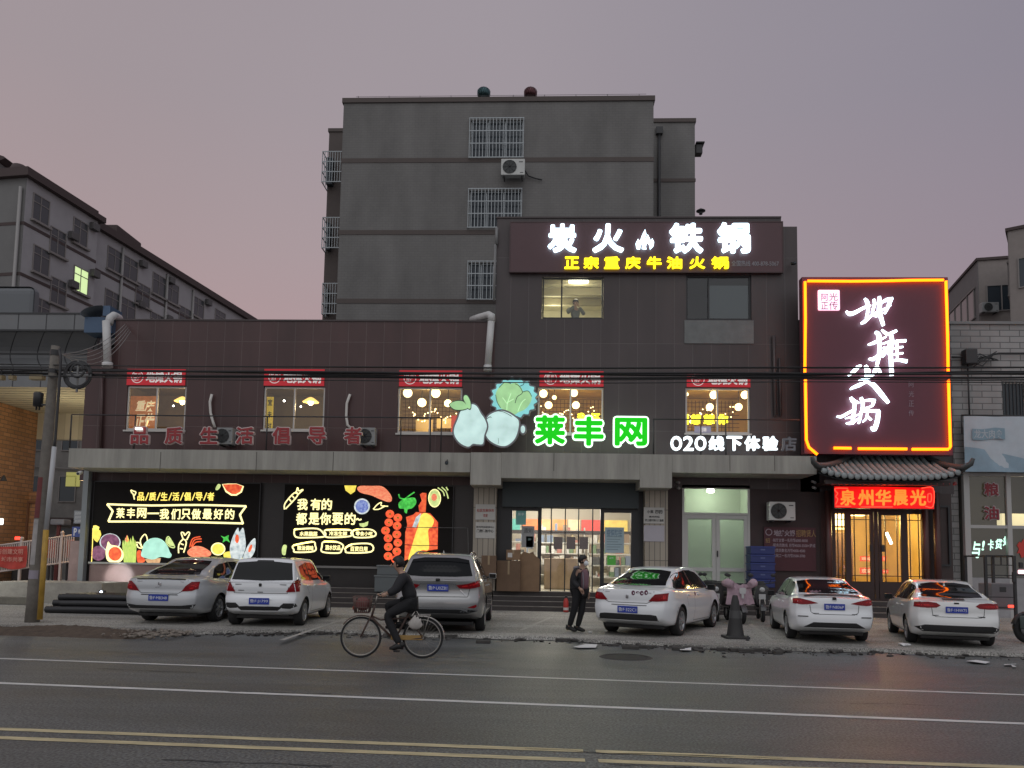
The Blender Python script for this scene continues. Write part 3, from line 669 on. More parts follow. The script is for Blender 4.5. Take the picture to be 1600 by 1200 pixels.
for px in (872, 892, 912):
    q = at(px, 848, YG + 1.65); t.box(q.x - .15, q.x + .15, YG + 1.64, YG + 1.68, q.z - .22, q.z + .2)
obj('screen', t, pbr('dark_screen', (.02, .025, .04), .2), ct)
for (px0, py0, px1, py1, c, ch, cc) in ((815, 822, 835, 855, (.35, .36, .36), '通知', (.15, .15, .15)), (822, 838, 833, 857, (.6, .66, .66), '温馨', (.2, .3, .3)), (945, 824, 975, 864, (.42, .55, .60), '疫情防控', (.2, .3, .4)), (806, 798, 822, 820, (.2, .5, .45), '莱丰', (.7, .8, .8)), (949, 868, 962, 883, (.12, .55, .08), '绿', (.7, .8, .7))):
    pp = obj('door_notice', pbox(px0, py0, px1, py1, YG + .035, .006), pbr('notice_%d_%d' % (px0, py0), c, .6), en)
    obj('notice_text', ptext(ch, px0 + 3, py0 + 3, px1 - 3, py0 + (py1 - py0) * .35, YG + .032, dep=0, offset=.02), pbr('ink_%d' % px0, cc, .6), pp)
t = MB()
for k in range(5): q = at(945 + 30 * (k + .5) / 5, 829 + k * 0, YG + .03); 
for k in range(6): a = rect(948, 838 + k * 4, 972 - 3 * (k % 3), 839.2 + k * 4, YG + .031); t.box(a[0], a[1], YG + .031, YG + .034, a[2], a[3])
obj('notice_lines', t, pbr('ink_grey', (.25, .33, .38), .6), en)
# frosted double door at the right
dx0, dx1, dz0, dz1 = rect(1066, 758, 1172, 905, YG); dz0 = .56
zm = at(1119, 803, YG).z
m_al = pbr('aluminium_white', (.5, .5, .48), .4)
dd = obj('double_door', frame_mb(dx0, dx1, dz0, dz1, YG + .0, .07, .1, rows=(zm,)), m_al, shop)
mid = (dx0 + dx1) / 2
for (a, b) in ((dx0 + .07, mid - .005), (mid + .005, dx1 - .07)):
    lf = obj('door_leaf', frame_mb(a, b, dz0 + .02, zm - .04, YG + .02, .12, .06, rows=(at(1119, 890, YG).z,)), m_al, dd)
    obj('pane', MB().quad((a + .1, YG + .05, dz0 + .1), (b - .1, YG + .05, dz0 + .1), (b - .1, YG + .05, zm - .15), (a + .1, YG + .05, zm - .15)), frosted('frosted_pane', (.62, .70, .62)), lf)
    hx = mid + (-.12 if b < mid + .01 else .08)
obj('handle', MB().rbox(mid + .02, mid + .06, YG - .04, YG + .02, 1.75, 1.95, .01), m_dkmetal, dd)
obj('pane', MB().quad((dx0 + .07, YG + .06, zm), (dx1 - .07, YG + .06, zm), (dx1 - .07, YG + .06, dz1 - .07), (dx0 + .07, YG + .06, dz1 - .07)), m_gwin, dd)
obj('room', room_mb(dx0 - .1, dx1 + .1, YG + .31, YG + 1.6, .55, dz1 + .2), pbr('greenish_room', (.50, .56, .46), .8), shop)
bl = obj('bulb', MB().lathe([(.01, -.06), (.1, -.05), (.13, 0), (.13, .03), (.01, .03)], (mid, YG + .8, dz1 - .12), n=16), glow('white_bulb', (.95, 1, .85), 9), shop)
lamp('door_light', (mid, YG + .8, dz1 - .3), (.88, 1, .78), 27, bl, .1)
# ================================================================== grey apartment tower behind
m_tower = tiled('grey_tower_tile', (.172, .168, .162), (.146, .142, .137), .26, .11, .010, .8, var=.03, bump=.1, stain=.10)
m_band = pbr('brown_floor_band', (.095, .078, .072), .8, var=.1)
m_dkpane = pbr('dark_pane', (.03, .04, .05), .12)
m_grille = pbr('pale_window_grille', (.42, .46, .48), .5)
YT = 31.5
tower = thing('apartment_tower', 'tall grey tiled apartment block rising behind the shop', 'apartment block', (at(778, 600, YT).x, YT, 0))
tx0, tx1 = at(534, 250, YT).x, at(1021, 250, YT).x; tz = at(778, 155, YT).z
bz = [at(778, y, YT).z for y in (249, 362, 470)]
tw = [rect(735, 188, 817, 247, YT), rect(733, 298, 814, 356, YT), rect(732, 411, 790, 468, YT)]
obj('wall', wall_mb(tx0, tx1, 0, tz, YT, tw), m_tower, tower)
obj('side_wall', MB().box(tx0 + .001, tx0 + .25, YT + .26, YT + 11, 0, tz).box(tx1 - .25, tx1 - .001, YT + .26, YT + 11, 0, tz).box(tx0 + .25, tx1 - .25, YT + .3, YT + 11, tz - .5, tz - .35), m_tower, tower)
t = MB()
for z in bz: t.box(tx0 - .02, tx1 + .02, YT - .02, YT - .002, z - .13, z + .07)
t.box(tx0 - .06, tx1 + .06, YT - .06, YT + 11.1, tz - .13, tz + .08)
obj('floor_band', t, m_band, tower)
for i, h in enumerate(tw):
    x0, x1, z0, z1 = h
    w = obj('window', frame_mb(x0, x1, z0, z1, YT + .08, .05, .08, bars=(x0 + (x1 - x0) * .33, x0 + (x1 - x0) * .66)), m_grille, tower)
    obj('pane', MB().box(x0 + .02, x1 - .02, YT + .12, YT + .14, z0 + .02, z1 - .02), m_dkpane, w)
    t = MB(); n = 16 if i < 2 else 10
    for k in range(n + 1): x = x0 - .03 + (x1 - x0 + .06) * k / n; t.box(x - .012, x + .012, YT - .14, YT - .115, z0 - .03, z1 + .03)
    for z in (z0 - .03, z0 + (z1 - z0) * .35, z0 + (z1 - z0) * .68, z1 + .03): t.box(x0 - .05, x1 + .05, YT - .145, YT - .11, z - .018, z + .018)
    for x in (x0 - .03, x1 + .03):
        for z in (z0 - .03, z1 + .03): t.box(x - .015, x + .015, YT - .13, YT + .0, z - .015, z + .015)
    obj('grille', t, m_grille, w)
# the two set-back wings, left one with caged balconies seen edge on
YS = YT + 3.2
l0, l1 = at(511, 300, YS).x, at(534, 300, YS).x + .8; lz = at(520, 203, YS).z
obj('wing', MB().box(l0, l1, YS, YS + 6, 0, lz), m_band, tower)
for y0, y1 in ((237, 284), (340, 387), (443, 490)):
    a = rect(503, y0, 531, y1, YS - .6); t = MB(); b = MB()
    for z in [a[2] + (a[3] - a[2]) * k / 3 for k in range(4)]: t.box(a[0], a[1] + .3, YS - .63, YS - .6, z - .02, z + .02).box(a[0], a[0] + .03, YS - .6, YS + 2, z - .02, z + .02)
    for k in range(8): x = a[0] + (a[1] - a[0]) * k / 7; t.box(x, x + .025, YS - .625, YS - .605, a[2], a[3])
    for k in range(10): y = YS - .6 + 2.6 * k / 9; t.box(a[0] + .003, a[0] + .027, y, y + .025, a[2], a[3])
    c = obj('balcony_cage', t, m_grille, tower)
    obj('balcony_window', b.box(a[0] + .12, l0 + .3, YS - .3, YS + 1.8, a[2] + .05, a[3] - .1), m_dkpane, c)
r0, r1 = at(1023, 300, YS).x - .6, at(1086, 300, YS).x; rz_ = at(1055, 188, YS).z
obj('wing', MB().box(r0, r1, YS + .01, YS + 7, 0, rz_), m_tower, tower)
for t in (MB().box(r0, r1 + .03, YS - .02, YS + .005, at(1055, 281, YS).z - .1, at(1055, 281, YS).z + .06), MB().box(r0, r1 + .05, YS - .05, YS + 7, rz_ - .1, rz_ + .08), MB().box(l0 - .05, l1, YS - .05, YS + 6.05, lz - .1, lz + .06)): obj('floor_band', t, m_band, tower)
dp = at(1030, 300, YS - .12)
obj('downpipe', MB().tube([(dp.x, YS - .1, 3), (dp.x, YS - .1, rz_ - .6)], .07, 8).rbox(dp.x - .16, dp.x + .16, YS - .22, YS - .01, rz_ - .75, rz_ - .4, .03), m_dkmetal, tower)
bx = at(1088, 238, YS + 1); obj('flue_box', MB().rbox(bx.x - .1, bx.x + .22, YS + .6, YS + 1.0, bx.z - .25, bx.z + .2, .03).box(bx.x - .1, bx.x + .3, YS + .5, YS + 1.1, bx.z + .22, bx.z + .27), m_dkmetal, tower)
fp = at(1067, 190, YS + 1); obj('flue_pipe', MB().tube([(fp.x, YS + 1, rz_), (fp.x, YS + 1, rz_ + .45)], .05, 8).tube([(fp.x, YS + 1, rz_ + .45), (fp.x, YS + 1, rz_ + .5)], .09, 8), m_dkmetal, tower)
t = MB()
for k in range(10):
    x = tx0 + .6 + (tx1 - tx0 - 1.2) * k / 9; t.tube([(x, YT + .1, tz + .07), (x, YT + .1, tz + .25)], .012, 5)
t.tube([(tx0 + .5, YT + .1, tz + .22), (tx1 - .3, YT + .1, tz + .24)], .008, 5)
obj('lightning_wire', t, m_dkmetal, tower)
for px, c, lb in ((756, (.05, .10, .11), 'teal round turbine ventilator on the tower roof'), (829, (.10, .04, .045), 'dark red round turbine ventilator on the tower roof')):
    p = at(px, 146, YT + 1.5); s = MB()
    n = 18
    s.lathe([(.12, -.5), (.14, -.2), (.2, -.18), (.27, -.05), (.27, .08), (.2, .2), (.06, .26), (.005, .27)], (p.x, p.y, p.z), n=24)
    for k in range(n):
        a = 2 * math.pi * k / n; s.tube([(p.x + (.2 if j in (0, 4) else .285) * math.cos(a + j * .12), p.y + (.2 if j in (0, 4) else .285) * math.sin(a + j * .12), p.z - .18 + j * .095) for j in range(5)], .014, 4)
    tag(obj('roof_ventilator', s, pbr('vent_%d' % px, c, .35, .6)), lb, 'roof ventilator', 'turbine ventilators on the tower roof')
# ================================================================== AC units
m_acw = pbr('ac_casing', (.52, .53, .51), .45, var=.1)
m_acg = pbr('ac_casing_grey', (.27, .28, .28), .5, var=.15)
def ac_unit(x0, y0, x1, y1, Y, label, mat=None, fan=.32, bracket=True):
    mat = mat or m_acw; a = rect(x0, y0, x1, y1, Y); w, h = a[1] - a[0], a[3] - a[2]
    r_ = thing('ac_unit', label, 'air conditioner', ((a[0] + a[1]) / 2, Y + .15, a[2]), group='outdoor air conditioner units')
    obj('casing', MB().rbox(a[0], a[1], Y, Y + .32, a[2], a[3], .02), mat, r_)
    cx, cz, rr = a[0] + w * (.36 if fan else .4), (a[2] + a[3]) / 2, h * .42
    g = MB().lathe([(rr, -.012), (rr, -.02), (rr * .96, -.022), (rr * .96, -.004)], (cx, Y, cz), axis='Y', n=28)
    for k in range(1, 5): g.lathe([(rr * k / 5, -.018), (rr * k / 5 + .008, -.018)], (cx, Y, cz), axis='Y', n=24)
    for k in range(8):
        an = math.pi * k / 4; g.tube([(cx, Y - .018, cz), (cx + rr * math.cos(an), Y - .018, cz + rr * math.sin(an))], .006, 4)
    gr_ = obj('fan_grille', g, m_dkmetal, r_)
    obj('fan_opening', MB().lathe([(.001, -.006), (rr * .95, -.006)], (cx, Y, cz), axis='Y', n=28), pbr('fan_dark', (.05, .055, .055), .6), r_)
    obj('badge', MB().box(a[1] - w * .2, a[1] - w * .06, Y - .004, Y - .001, a[2] + h * .12, a[2] + h * .16).box(a[1] - w * .25, a[1] - w * .08, Y - .004, Y - .001, a[3] - h * .22, a[3] - h * .17), m_dkmetal, r_)
    if bracket: obj('bracket', MB().box(a[0] + .1, a[0] + .14, Y, Y + .5, a[2] - .05, a[2] - .002).box(a[1] - .14, a[1] - .1, Y, Y + .5, a[2] - .05, a[2] - .002), m_dkmetal, r_)
    return r_
ac_unit(783, 248, 820, 273, YT - .55, 'white air conditioner hanging between two barred tower windows')
ac_unit(1202, 784, 1243, 813, YG - .5, 'white air conditioner on the dark wall beside the frosted door')
ac_unit(338, 668, 363, 694, YW - .55, 'grey air conditioner among the red letters on the canopy, nearer the left end', m_acg)
ac_unit(560, 668, 586, 695, YW - .55, 'grey air conditioner beside the last red letter on the canopy', m_acg)
u = bpy.data.objects['ac_unit']; p = at(823, 268, YT - .4)
m_hose = pbr('white_hose', (.62, .60, .56), .5)
tag(obj('hose', MB().tube([at(x, y, YT - .1) for x, y in ((820, 266), (826, 275), (838, 279), (847, 281))], .03, 6), m_dkmetal), 'short dark pipe trailing from the air conditioner on the tower', 'pipe')
for pts, lb in ((((331, 616), (328, 628), (329, 645), (333, 660), (336, 668)), 'white bent hose rising beside the second left upper window'), (((547, 616), (542, 630), (541, 650), (543, 664), (549, 670)), 'white bent hose rising above the last red letter')):
    tag(obj('hose', MB().tube([at(x, y, YW - .12) for x, y in pts], .045, 8), m_hose), lb, 'hose', 'white hoses on the facade')

# ================================================================== apartment row receding at the left
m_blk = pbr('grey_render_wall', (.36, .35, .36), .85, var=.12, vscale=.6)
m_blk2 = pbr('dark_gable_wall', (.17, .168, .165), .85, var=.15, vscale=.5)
m_eave = pbr('dark_eave', (.07, .05, .048), .8)
an = R(7.4); D = Vector((math.sin(an), math.cos(an), 0)); NX = Vector((math.cos(an), -math.sin(an), 0))
def hit(px, py, P0):
    """point where the sight line meets the long wall through P0"""
    d = ray(px, py); o = Vector((0, 0, HEYE)); t = (P0 - o).dot(NX) / d.dot(NX); return o + d * t
c0 = at(41, 300, 41.0); c0.z = 0
zr = at(41, 270, 41.0).z
def along(P0, px, py):
    q = hit(px, py, P0); return (q - P0).dot(D), q.z
Mb = Matrix.Translation(c0) @ Matrix((( NX.x, D.x, 0), (NX.y, D.y, 0), (0, 0, 1))).to_4x4()   # local: x out of the long wall, y along it
L1 = along(c0, 150, 400)[0]; c1_ = c0 - NX * .9
L2 = along(c1_, 392, 498)[0] + 14
def bwin(P, mb_f, mb_p, s0, s1, z0, z1, xo, lit=False):
    mb_f.box(xo - .02, xo + .05, s0 - .06, s0, z0 - .06, z1 + .06).box(xo - .02, xo + .05, s1, s1 + .06, z0 - .06, z1 + .06).box(xo - .02, xo + .05, s0, s1, z1, z1 + .06).box(xo - .02, xo + .22, s0 - .15, s1 + .15, z0 - .2, z0 - .08)
    mb_f.box(xo - .01, xo + .045, s0 + (s1 - s0) * .45, s0 + (s1 - s0) * .45 + .05, z0, z1)
    mb_f.box(xo - .01, xo + .045, s0, s1, z0 + (z1 - z0) * .68, z0 + (z1 - z0) * .68 + .05)
    mb_p.box(xo + .0, xo + .02, s0, s1, z0, z1)
m_bfr = pbr('weathered_frame', (.24, .22, .21), .7)
m_lit = glow('lit_green_window', (.62, .80, .38), .9)
aw = pbr('row_ac', (.10, .095, .095), .7)
def block(name, label, P0, xo, s0, s1, wins, eave=True, depth=13):
    b = thing(name, label, 'apartment block', P0)
    M = Matrix.Translation(P0) @ Mb.to_3x3().to_4x4()
    def ob(n, mb, m, par=None): mb.move(M); return obj(n, mb, m, par or b)
    ob('wall', MB().box(-depth, 0, s0, s1, 0, zr - .3), m_blk)
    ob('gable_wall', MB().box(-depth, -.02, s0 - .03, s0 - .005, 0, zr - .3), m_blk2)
    ob('roof', MB().box(-depth - .3, .35, s0 - .35, s1 + .3, zr - .3, zr + .05).box(-depth, 0, s0, s1, zr + .05, zr + .4), m_eave)
    t = MB()
    for k in range(1, 5): t.box(-depth, .03, s0 - .05, s1, zr - .1 - 2.95 * k, zr + .08 - 2.95 * k)
    ob('floor_band', t, m_eave)
    for (a, c, z0, z1, lit, acs) in wins:
        f = MB(); p = MB(); bwin(b, f, p, a, c, z0, z1, 0); w = ob('window', f, m_bfr); ob('pane', p, m_lit if lit else pbr('block_pane', (.07, .075, .08), .12), w)
        if acs: ob('ac_box', MB().rbox(.05, .35, c + .12, c + .72, z0 + 1.3, z0 + 1.75, .03), aw)
    return b, ob
fl = lambda k: zr - .3 - 2.95 * k
def wz(k): return fl(k) - 2.0 - .3, fl(k) - .75
W1 = []
for k in range(0, 4):
    for px, lit in ((62, 0), (92, 0), (126, 0)):
        st = k % 2
        s, z = along(c0, px, 330 + 85 * k); a0, b0 = fl(k) - 2.1, fl(k) - .65
        if px == 92: a0 -= 1.35; b0 -= 1.35
        W1.append((s - .5, s + .65, a0, b0, 1 if (k == 1 and px == 126) else 0, px != 62))
B1, ob1 = block('apartment_row', 'grey apartment block at far left with its dark gable end facing the street', c0, 0, 0, L1, W1)
gp = at(27, 380, 40.9)
obj('downpipe', MB().tube([(gp.x, 40.85, 3), (gp.x, 40.85, zr - .9)], .09, 8), pbr('pale_pipe', (.3, .29, .28), .6), B1)
obj('roof_tank', MB().lathe([(.01, 0), (.45, 0), (.5, .35), (.35, .7), (.01, .75)], (c0.x - 1.4, c0.y + 1.2, zr + .35), n=14), m_eave, B1)
obj('skylight', MB().rbox(c0.x - 1.2, c0.x + .1, c0.y + 9, c0.y + 12.2, zr + .35, zr + 1.0, .1), m_eave, B1)
W2 = []
for k in range(0, 4):
    for n_, px in enumerate((176, 200, 222, 247, 268, 290, 310, 345)):
        s, z = along(c1_, px, 460)
        a0, b0 = fl(k) - 2.1, fl(k) - .65
        if n_ % 3 == 2: a0 -= 1.35; b0 -= 1.35
        W2.append((s - .7, s + .8, a0, b0, 1 if (k == 1 and n_ == 6) else 0, n_ in (1, 3, 6)))
B2, ob2 = block('apartment_row', 'long grey apartment block running away behind the brown parapet', c1_, 0, L1 + .05, L2, W2)
t = MB()
for px in (186, 258, 300): s, z = along(c1_, px, 470); t.tube([Vector((.1, s, 4)), Vector((.1, s, zr - .5))], .09, 6)
ob2('downpipe', t, pbr('pale_pipe', (.3, .29, .28), .6))
cn = at(2, 245, 60); hi = thing('roof_corner', 'dark tiled roof corner just showing at the left edge', 'building', (cn.x - 5, 62, 0))
obj('roof', MB().poly_prism([(cn.x - 9, cn.z + 2.4), (cn.x - 3, cn.z + 1.1), (cn.x + .2, cn.z + .05), (cn.x + .35, cn.z - .1), (cn.x - .2, cn.z - .35), (cn.x - 9, cn.z - .35)], 60, 6), m_eave, hi)
obj('wall', MB().box(cn.x - 9, cn.x - .35, 60.2, 65.8, 0, cn.z - .36), m_blk2, hi)

# ================================================================== left building with its curved metal canopy
m_mpanel = tiled('grey_metal_panel', (.17, .175, .18), (.035, .035, .038), 1.02, 5, .025, .35, var=.05, offset=0, bump=.3)
YLB = 26.2
lb = thing('canopy_building', 'building with a curved grey metal panel canopy and a brick wall at left', 'building', (-19, YLB, 0))
zA, zB, zC_, zD = at(70, 494, YLB).z, at(70, 520, YLB).z, at(70, 575, YLB).z, at(70, 606, YLB).z
xl, xr = -32, at(157, 540, YLB).x
t = MB(); pf = [(YLB - .3, zA), (YLB - .3, zB)] + [(YLB - .1 + 1.1 * math.sin(math.pi * k / 10) * .55, zB - .05 + (zC_ - zB + .05) * k / 10) for k in range(11)] + [(YLB - .1, zC_ - .02), (YLB - .1, zD)]
for (a, b), (c, d) in zip(pf, pf[1:]): t.quad((xl, c, d), (xr, c, d), (xr, a, b), (xl, a, b))
t.quad((xr, YLB - .3, zA), (xr, YLB - .1, zD), (xr, YLB + 5, zD), (xr, YLB + 5, zA)); t.quad((xl, YLB - .3, zA), (xr, YLB - .3, zA), (xr, YLB + 5, zA), (xl, YLB + 5, zA))
obj('canopy_fascia', t, m_mpanel, lb)
t = MB()
for z in (zA, zB + .0, (zB + zC_) / 2, zC_): 
    yy = {0: YLB - .31}.get(0) if z in (zA, zB) else (YLB + .5 if z != zC_ else YLB - .12)
    t.box(xl, xr, yy - .01, yy + .06, z - .03, z + .03)
obj('panel_joint', t, m_dkmetal, lb)
m_soff = tiled('cream_soffit', (.62, .60, .50), (.40, .39, .32), .3, 30, .008, .6, offset=0, axis='YX')
yb_ = 31.2
obj('soffit', MB().quad((xl, YLB - .1, zD + .01), (xr + .3, YLB - .1, zD + .01), (xr + .3, yb_, zD + .01), (xl, yb_, zD + .01)), pbr('cream_soffit_board', (.60, .58, .47), .6, var=.06), lb)
t = MB()
for k in range(12): t.box(xl, xr + .3, YLB + .2 + k * .42, YLB + .215 + k * .42, zD - .002, zD + .009)
obj('soffit_seam', t, pbr('soffit_seam', (.3, .29, .24), .7), lb)
bxr = at(34, 760, 30.5).x
m_brick = tiled('orange_brick', (.42, .225, .115), (.22, .15, .10), .42, .16, .018, .75, var=.18, bump=.4)
obj('brick_wall', MB().box(xl, bxr, YLB + 1.6, yb_, 0, zD), m_brick, lb)
dz = at(34, 797, 30.6)
obj('upper_wall', MB().box(xl, xr + .3, yb_, yb_ + .3, zD - 1.1, zD + 2.5), m_soff, lb)
obj('door_lintel', MB().box(bxr, at(75, 760, 31).x, 31.0, 31.19, 0, at(55, 768, 31).z), m_brick, lb)
a = rect(27, 787, 41, 835, 30.95)
dl = obj('lit_door', MB().box(a[0], a[1], 30.93, 30.99, .0, a[3]), glow('lit_door_pane', (.85, .55, .16), .62), lb)
obj('door_frame', frame_mb(a[0] - .08, a[1] + .75, 0, a[3] + .1, 30.9, .08, .09, bars=(a[1] + .05,)), pbr('brown_door_frame', (.20, .10, .06), .6), lb)
# lamp under the soffit (its light washes boards and brick)
p = at(38, 742, YLB + 1.5)
lt = thing('wall_lamp', 'small black bracket lamp on the orange brick wall', 'wall lamp', (bxr + .35, YLB + 2.4, p.z))
obj('bracket', MB().tube([(bxr, YLB + 2.4, p.z), (bxr + .3, YLB + 2.4, p.z), (bxr + .6, YLB + 2.4, p.z - .05)], .025, 6), m_dkmetal, lt)
for dxx in (.25, .6): obj('lamp_head', MB().lathe([(.02, .12), (.06, .06), (.12, -.1)], (bxr + dxx, YLB + 2.4, p.z - .05), n=12), m_dkmetal, lt)
lamp('soffit_light', (-17.8, YLB + 1.9, zD - 1.9), (1, .84, .52), 75, lb, .2)
lamp('brick_light', (-16.4, YLB + .6, 3.4), (1, .62, .3), 60, lb, .2)
# dark buildings closing the alley
m_alley = pbr('alley_wall', (.20, .19, .18), .9, var=.35, vscale=.8)
for nm, x0, x1, Y, z1, lbl in (('alley_building', -29.5, -24.9, 42, 11.5, 'dim grey building closing the alley beside the brick wall'), ('alley_building', -24.8, -21, 47, 12, 'dim taller building deeper in the alley')):
    b = thing(nm, lbl, 'building', ((x0 + x1) / 2, Y, 0))
    obj('wall', MB().box(x0, x1, Y, Y + 8, 0, z1), m_alley, b)
    for k in range(3):
        for j in range(2):
            x = x0 + .6 + 1.6 * j; w = obj('window', frame_mb(x, x + 1.0, 1.4 + 2.9 * k, 2.9 + 2.9 * k, Y - .05, .06, .06), m_bfr, b); obj('pane', MB().box(x + .05, x + .95, Y - .02, Y - .005, 1.45 + 2.9 * k, 2.85 + 2.9 * k), m_dkpane, w)
    obj('awning', MB().box(x0, x1, Y - .9, Y, 3.3, 3.4), m_eave, b); obj('lit_window', MB().box(x0 + 2.6, x0 + 3.4, Y - .05, Y - .01, 5.2, 6.0), glow('dim_yellow_window', (.42, .40, .12), .5), b)
    obj('drain', MB().tube([(x0 + 3.9, Y - .08, .2), (x0 + 3.9, Y - .08, z1)], .07, 6).tube([(x0 + .3, Y - .1, 6.3), (x1, Y - .1, 6.1)], .03, 5), m_bfr, b)
vb = at(14, 475, 33); tag(obj('roof_screen', MB().rbox(-36, at(52, 480, 33).x, 33, 33.4, at(30, 500, 33).z - .5, at(25, 447, 33).z, .35, seg=4), pbr('grey_sheet', (.13, .14, .15), .5)), 'plain grey rounded screen on the roof above the metal canopy', 'roof screen')

# ================================================================== right-hand shop, brick tiled, and blocks behind
m_wtile = tiled('pale_grey_brick_tile', (.30, .295, .29), (.13, .13, .13), .62, .20, .016, .6, var=.12, bump=.3, stain=.15)
YR = 24.9
rs = thing('corner_shop', 'pale brick tiled shop with a white framed glass front at right', 'shop building', (14, YR, 0))
rx0 = at(1487, 620, YR).x; rx1 = 30; rzt = at(1545, 507, YR).z; zsf = at(1550, 738, YR).z
rwin = rect(1567, 596, 1640, 652, YR)
obj('wall', wall_mb(rx0, rx1, zsf, rzt, YR, [rwin]), m_wtile, rs)
obj('parapet_cap', MB().box(rx0 - .05, rx1, YR - .06, YR + .3, rzt, rzt + .09), pbr('grey_cap', (.22, .22, .22), .7), rs)
obj('side_wall', MB().box(rx0, rx0 + .25, YR + .26, YR + 8, 0, rzt).box(rx0 + .25, rx1, YR + 7.7, YR + 8, 0, rzt).box(rx0 + .26, rx1, YR + .27, YR + 7.69, rzt - .5, rzt - .3), m_wtile, rs)
w = obj('window', frame_mb(*rwin, YR + .08, .06, .08, bars=((rwin[0] + rwin[1]) / 2,)), m_frame_w, rs); obj('pane', MB().box(rwin[0], rwin[1], YR + .12, YR + .14, rwin[2], rwin[3]), m_dkpane, w)
t = MB()
for k in range(14): x = rwin[0] + (rwin[1] - rwin[0]) * k / 13; t.box(x - .012, x + .012, YR + .0, YR + .025, rwin[2], rwin[3])
obj('grille', t, m_dkmetal, w)
sf = MB()
m_sf = pbr('white_shopfront_frame', (.42, .42, .41), .45)
def vx(px, py=830): return at(px, py, YR).x
zmid = at(1550, 823, YR).z; zlow = at(1550, 903, YR).z
for p0_, p1_ in ((1508, 1517), (1575, 1582), (1640, 1648), (1720, 1728)): sf.box(vx(p0_), vx(p1_), YR, YR + .14, 0, zsf)
sf.box(vx(1517), vx(1720), YR + .01, YR + .12, zmid - .05, zmid + .05).box(vx(1517), vx(1720), YR + .01, YR + .12, zsf - .12, zsf - .01)
fr_ = obj('shopfront_frame', sf, m_sf, rs)
obj('pane', MB().quad((vx(1517), YR + .07, zlow), (vx(1720), YR + .07, zlow), (vx(1720), YR + .07, zsf), (vx(1517), YR + .07, zsf)), m_gwin, fr_)
obj('stall_riser', MB().box(vx(1517), vx(1720), YR + .005, YR + .13, 0, zlow), pbr('grey_riser', (.30, .30, .31), .5, var=.15), rs)
obj('room', room_mb(rx0 + .4, vx(1720) + 1, YR + .3, YR + 4, 0.02, zsf + .3), pbr('dim_shop_room', (.22, .21, .19), .8), rs)
ir = at(1590, 812, YR + 1.2); il = tag(obj('light_box', MB().box(ir.x - .5, ir.x + 1.3, YR + 1.2, YR + 1.5, ir.z - .2, ir.z + .2), glow('cream_box', (1, .85, .5), .8)), 'cream lit box inside the glass shop at far right', 'light box')
lamp('shop_light', (ir.x + .3, YR + 1.0, ir.z + .8), (1, .82, .55), 22, rs, .2)
tag(obj('red_poster', MB().poly_prism([(p.x, p.z) for p in (at(x, y, YR + .05) for x, y in ((1589, 852), (1593, 846), (1595, 849), (1599, 842), (1603, 850), (1612, 845), (1620, 852), (1620, 868), (1610, 866), (1606, 878), (1600, 870), (1596, 872), (1593, 864), (1589, 865), (1592, 858)))], YR + .04, .012), pbr('red_paper', (.55, .05, .04), .6)), 'torn red paper poster on the lower pane at the right edge', 'poster')
for ch, y, lb in (('粮', 753, 'upper dark red character with pale edges on the right shop window'), ('油', 790, 'lower dark red character stuck on the right shop window')):
    cw = tag(obj('window_character', ptext(ch, 1537, y, 1562, y + 23, YR - .01, dep=.015, bold=.06), pbr('pale_outline', (.42, .36, .38) if y < 760 else (.3, .2, .22), .6)), lb, 'window lettering')
    obj('lettering', ptext(ch, 1538.2, y + 1.2, 1560.8, y + 21.8, YR - .026, dep=.005, bold=.025), pbr('dark_red_film', (.22, .02, .03), .5), cw)
t = MB()
for ch, x0, y0, x1, y1 in (('与', 1519, 846, 1532, 872), ('!', 1534, 845, 1539, 860), ('卡', 1544, 843, 1553, 860), ('贷', 1555, 842, 1567, 858), ('好', 1567, 838, 1580, 853)): ptext(ch, x0, y0, x1, y1, YR + .2, dep=.02, offset=.02, mb=t, shear=.15)
tag(obj('neon_words', t, glow('mint_neon', (.62, 1, .82), 1.5)), 'mint green neon words slanting across the lower glass of the right shop', 'neon sign')
# pale blue advertising banner
YBN = YR - .35
a = rect(1507, 651, 1690, 738, YBN)
def wavy(mb, X0, X1, Z0, Z1, Y, n=24, top=None):
    vs = []; fs = []
    for i in range(n + 1):
        u = i / n; x = X0 + (X1 - X0) * u; zt_ = (top(u) if top else Z1)
        for j in range(5): vs.append((x, Y + .025 * math.sin(u * 17 + j * .8), Z0 + (zt_ - Z0) * j / 4))
    for i in range(n):
        for j in range(4): fs.append((i * 5 + j, (i + 1) * 5 + j, (i + 1) * 5 + j + 1, i * 5 + j + 1))
    return mb.add(vs, fs, True)
bn = tag(obj('shop_banner', wavy(MB(), a[0], a[1], a[2], a[3], YBN), pbr('pale_blue_cloth', (.47, .53, .58), .7, var=.08)), 'pale blue advertising banner over the glass shop at right', 'banner')
obj('wave_print', wavy(MB(), a[0], a[1], a[2], a[2], YBN - .012, top=lambda u: a[2] + .62 + .28 * math.cos(u * 3.2 + .3) - .1), pbr('blue_print', (.26, .37, .45), .7, var=.12), bn)
b = rect(1519, 669, 1570, 687, YBN - .04)
lgo = obj('logo_flag', MB().poly_prism([(b[0], b[2]), (b[0] + .3, b[2] - .02), (b[1] - .3, b[2] + .04), (b[1], b[2] + .02), (b[1], b[3]), (b[1] - .3, b[3] + .02), (b[0] + .3, b[3] - .04), (b[0], b[3] - .02)], YBN - .045, .01), pbr('blue_logo', (.22, .33, .40), .7), bn)
obj('lettering', ptext('龙大肉食', 1522, 671, 1567, 685, YBN - .05, dep=.004, offset=.015), pbr('logo_pale', (.42, .48, .52), .7), bn)
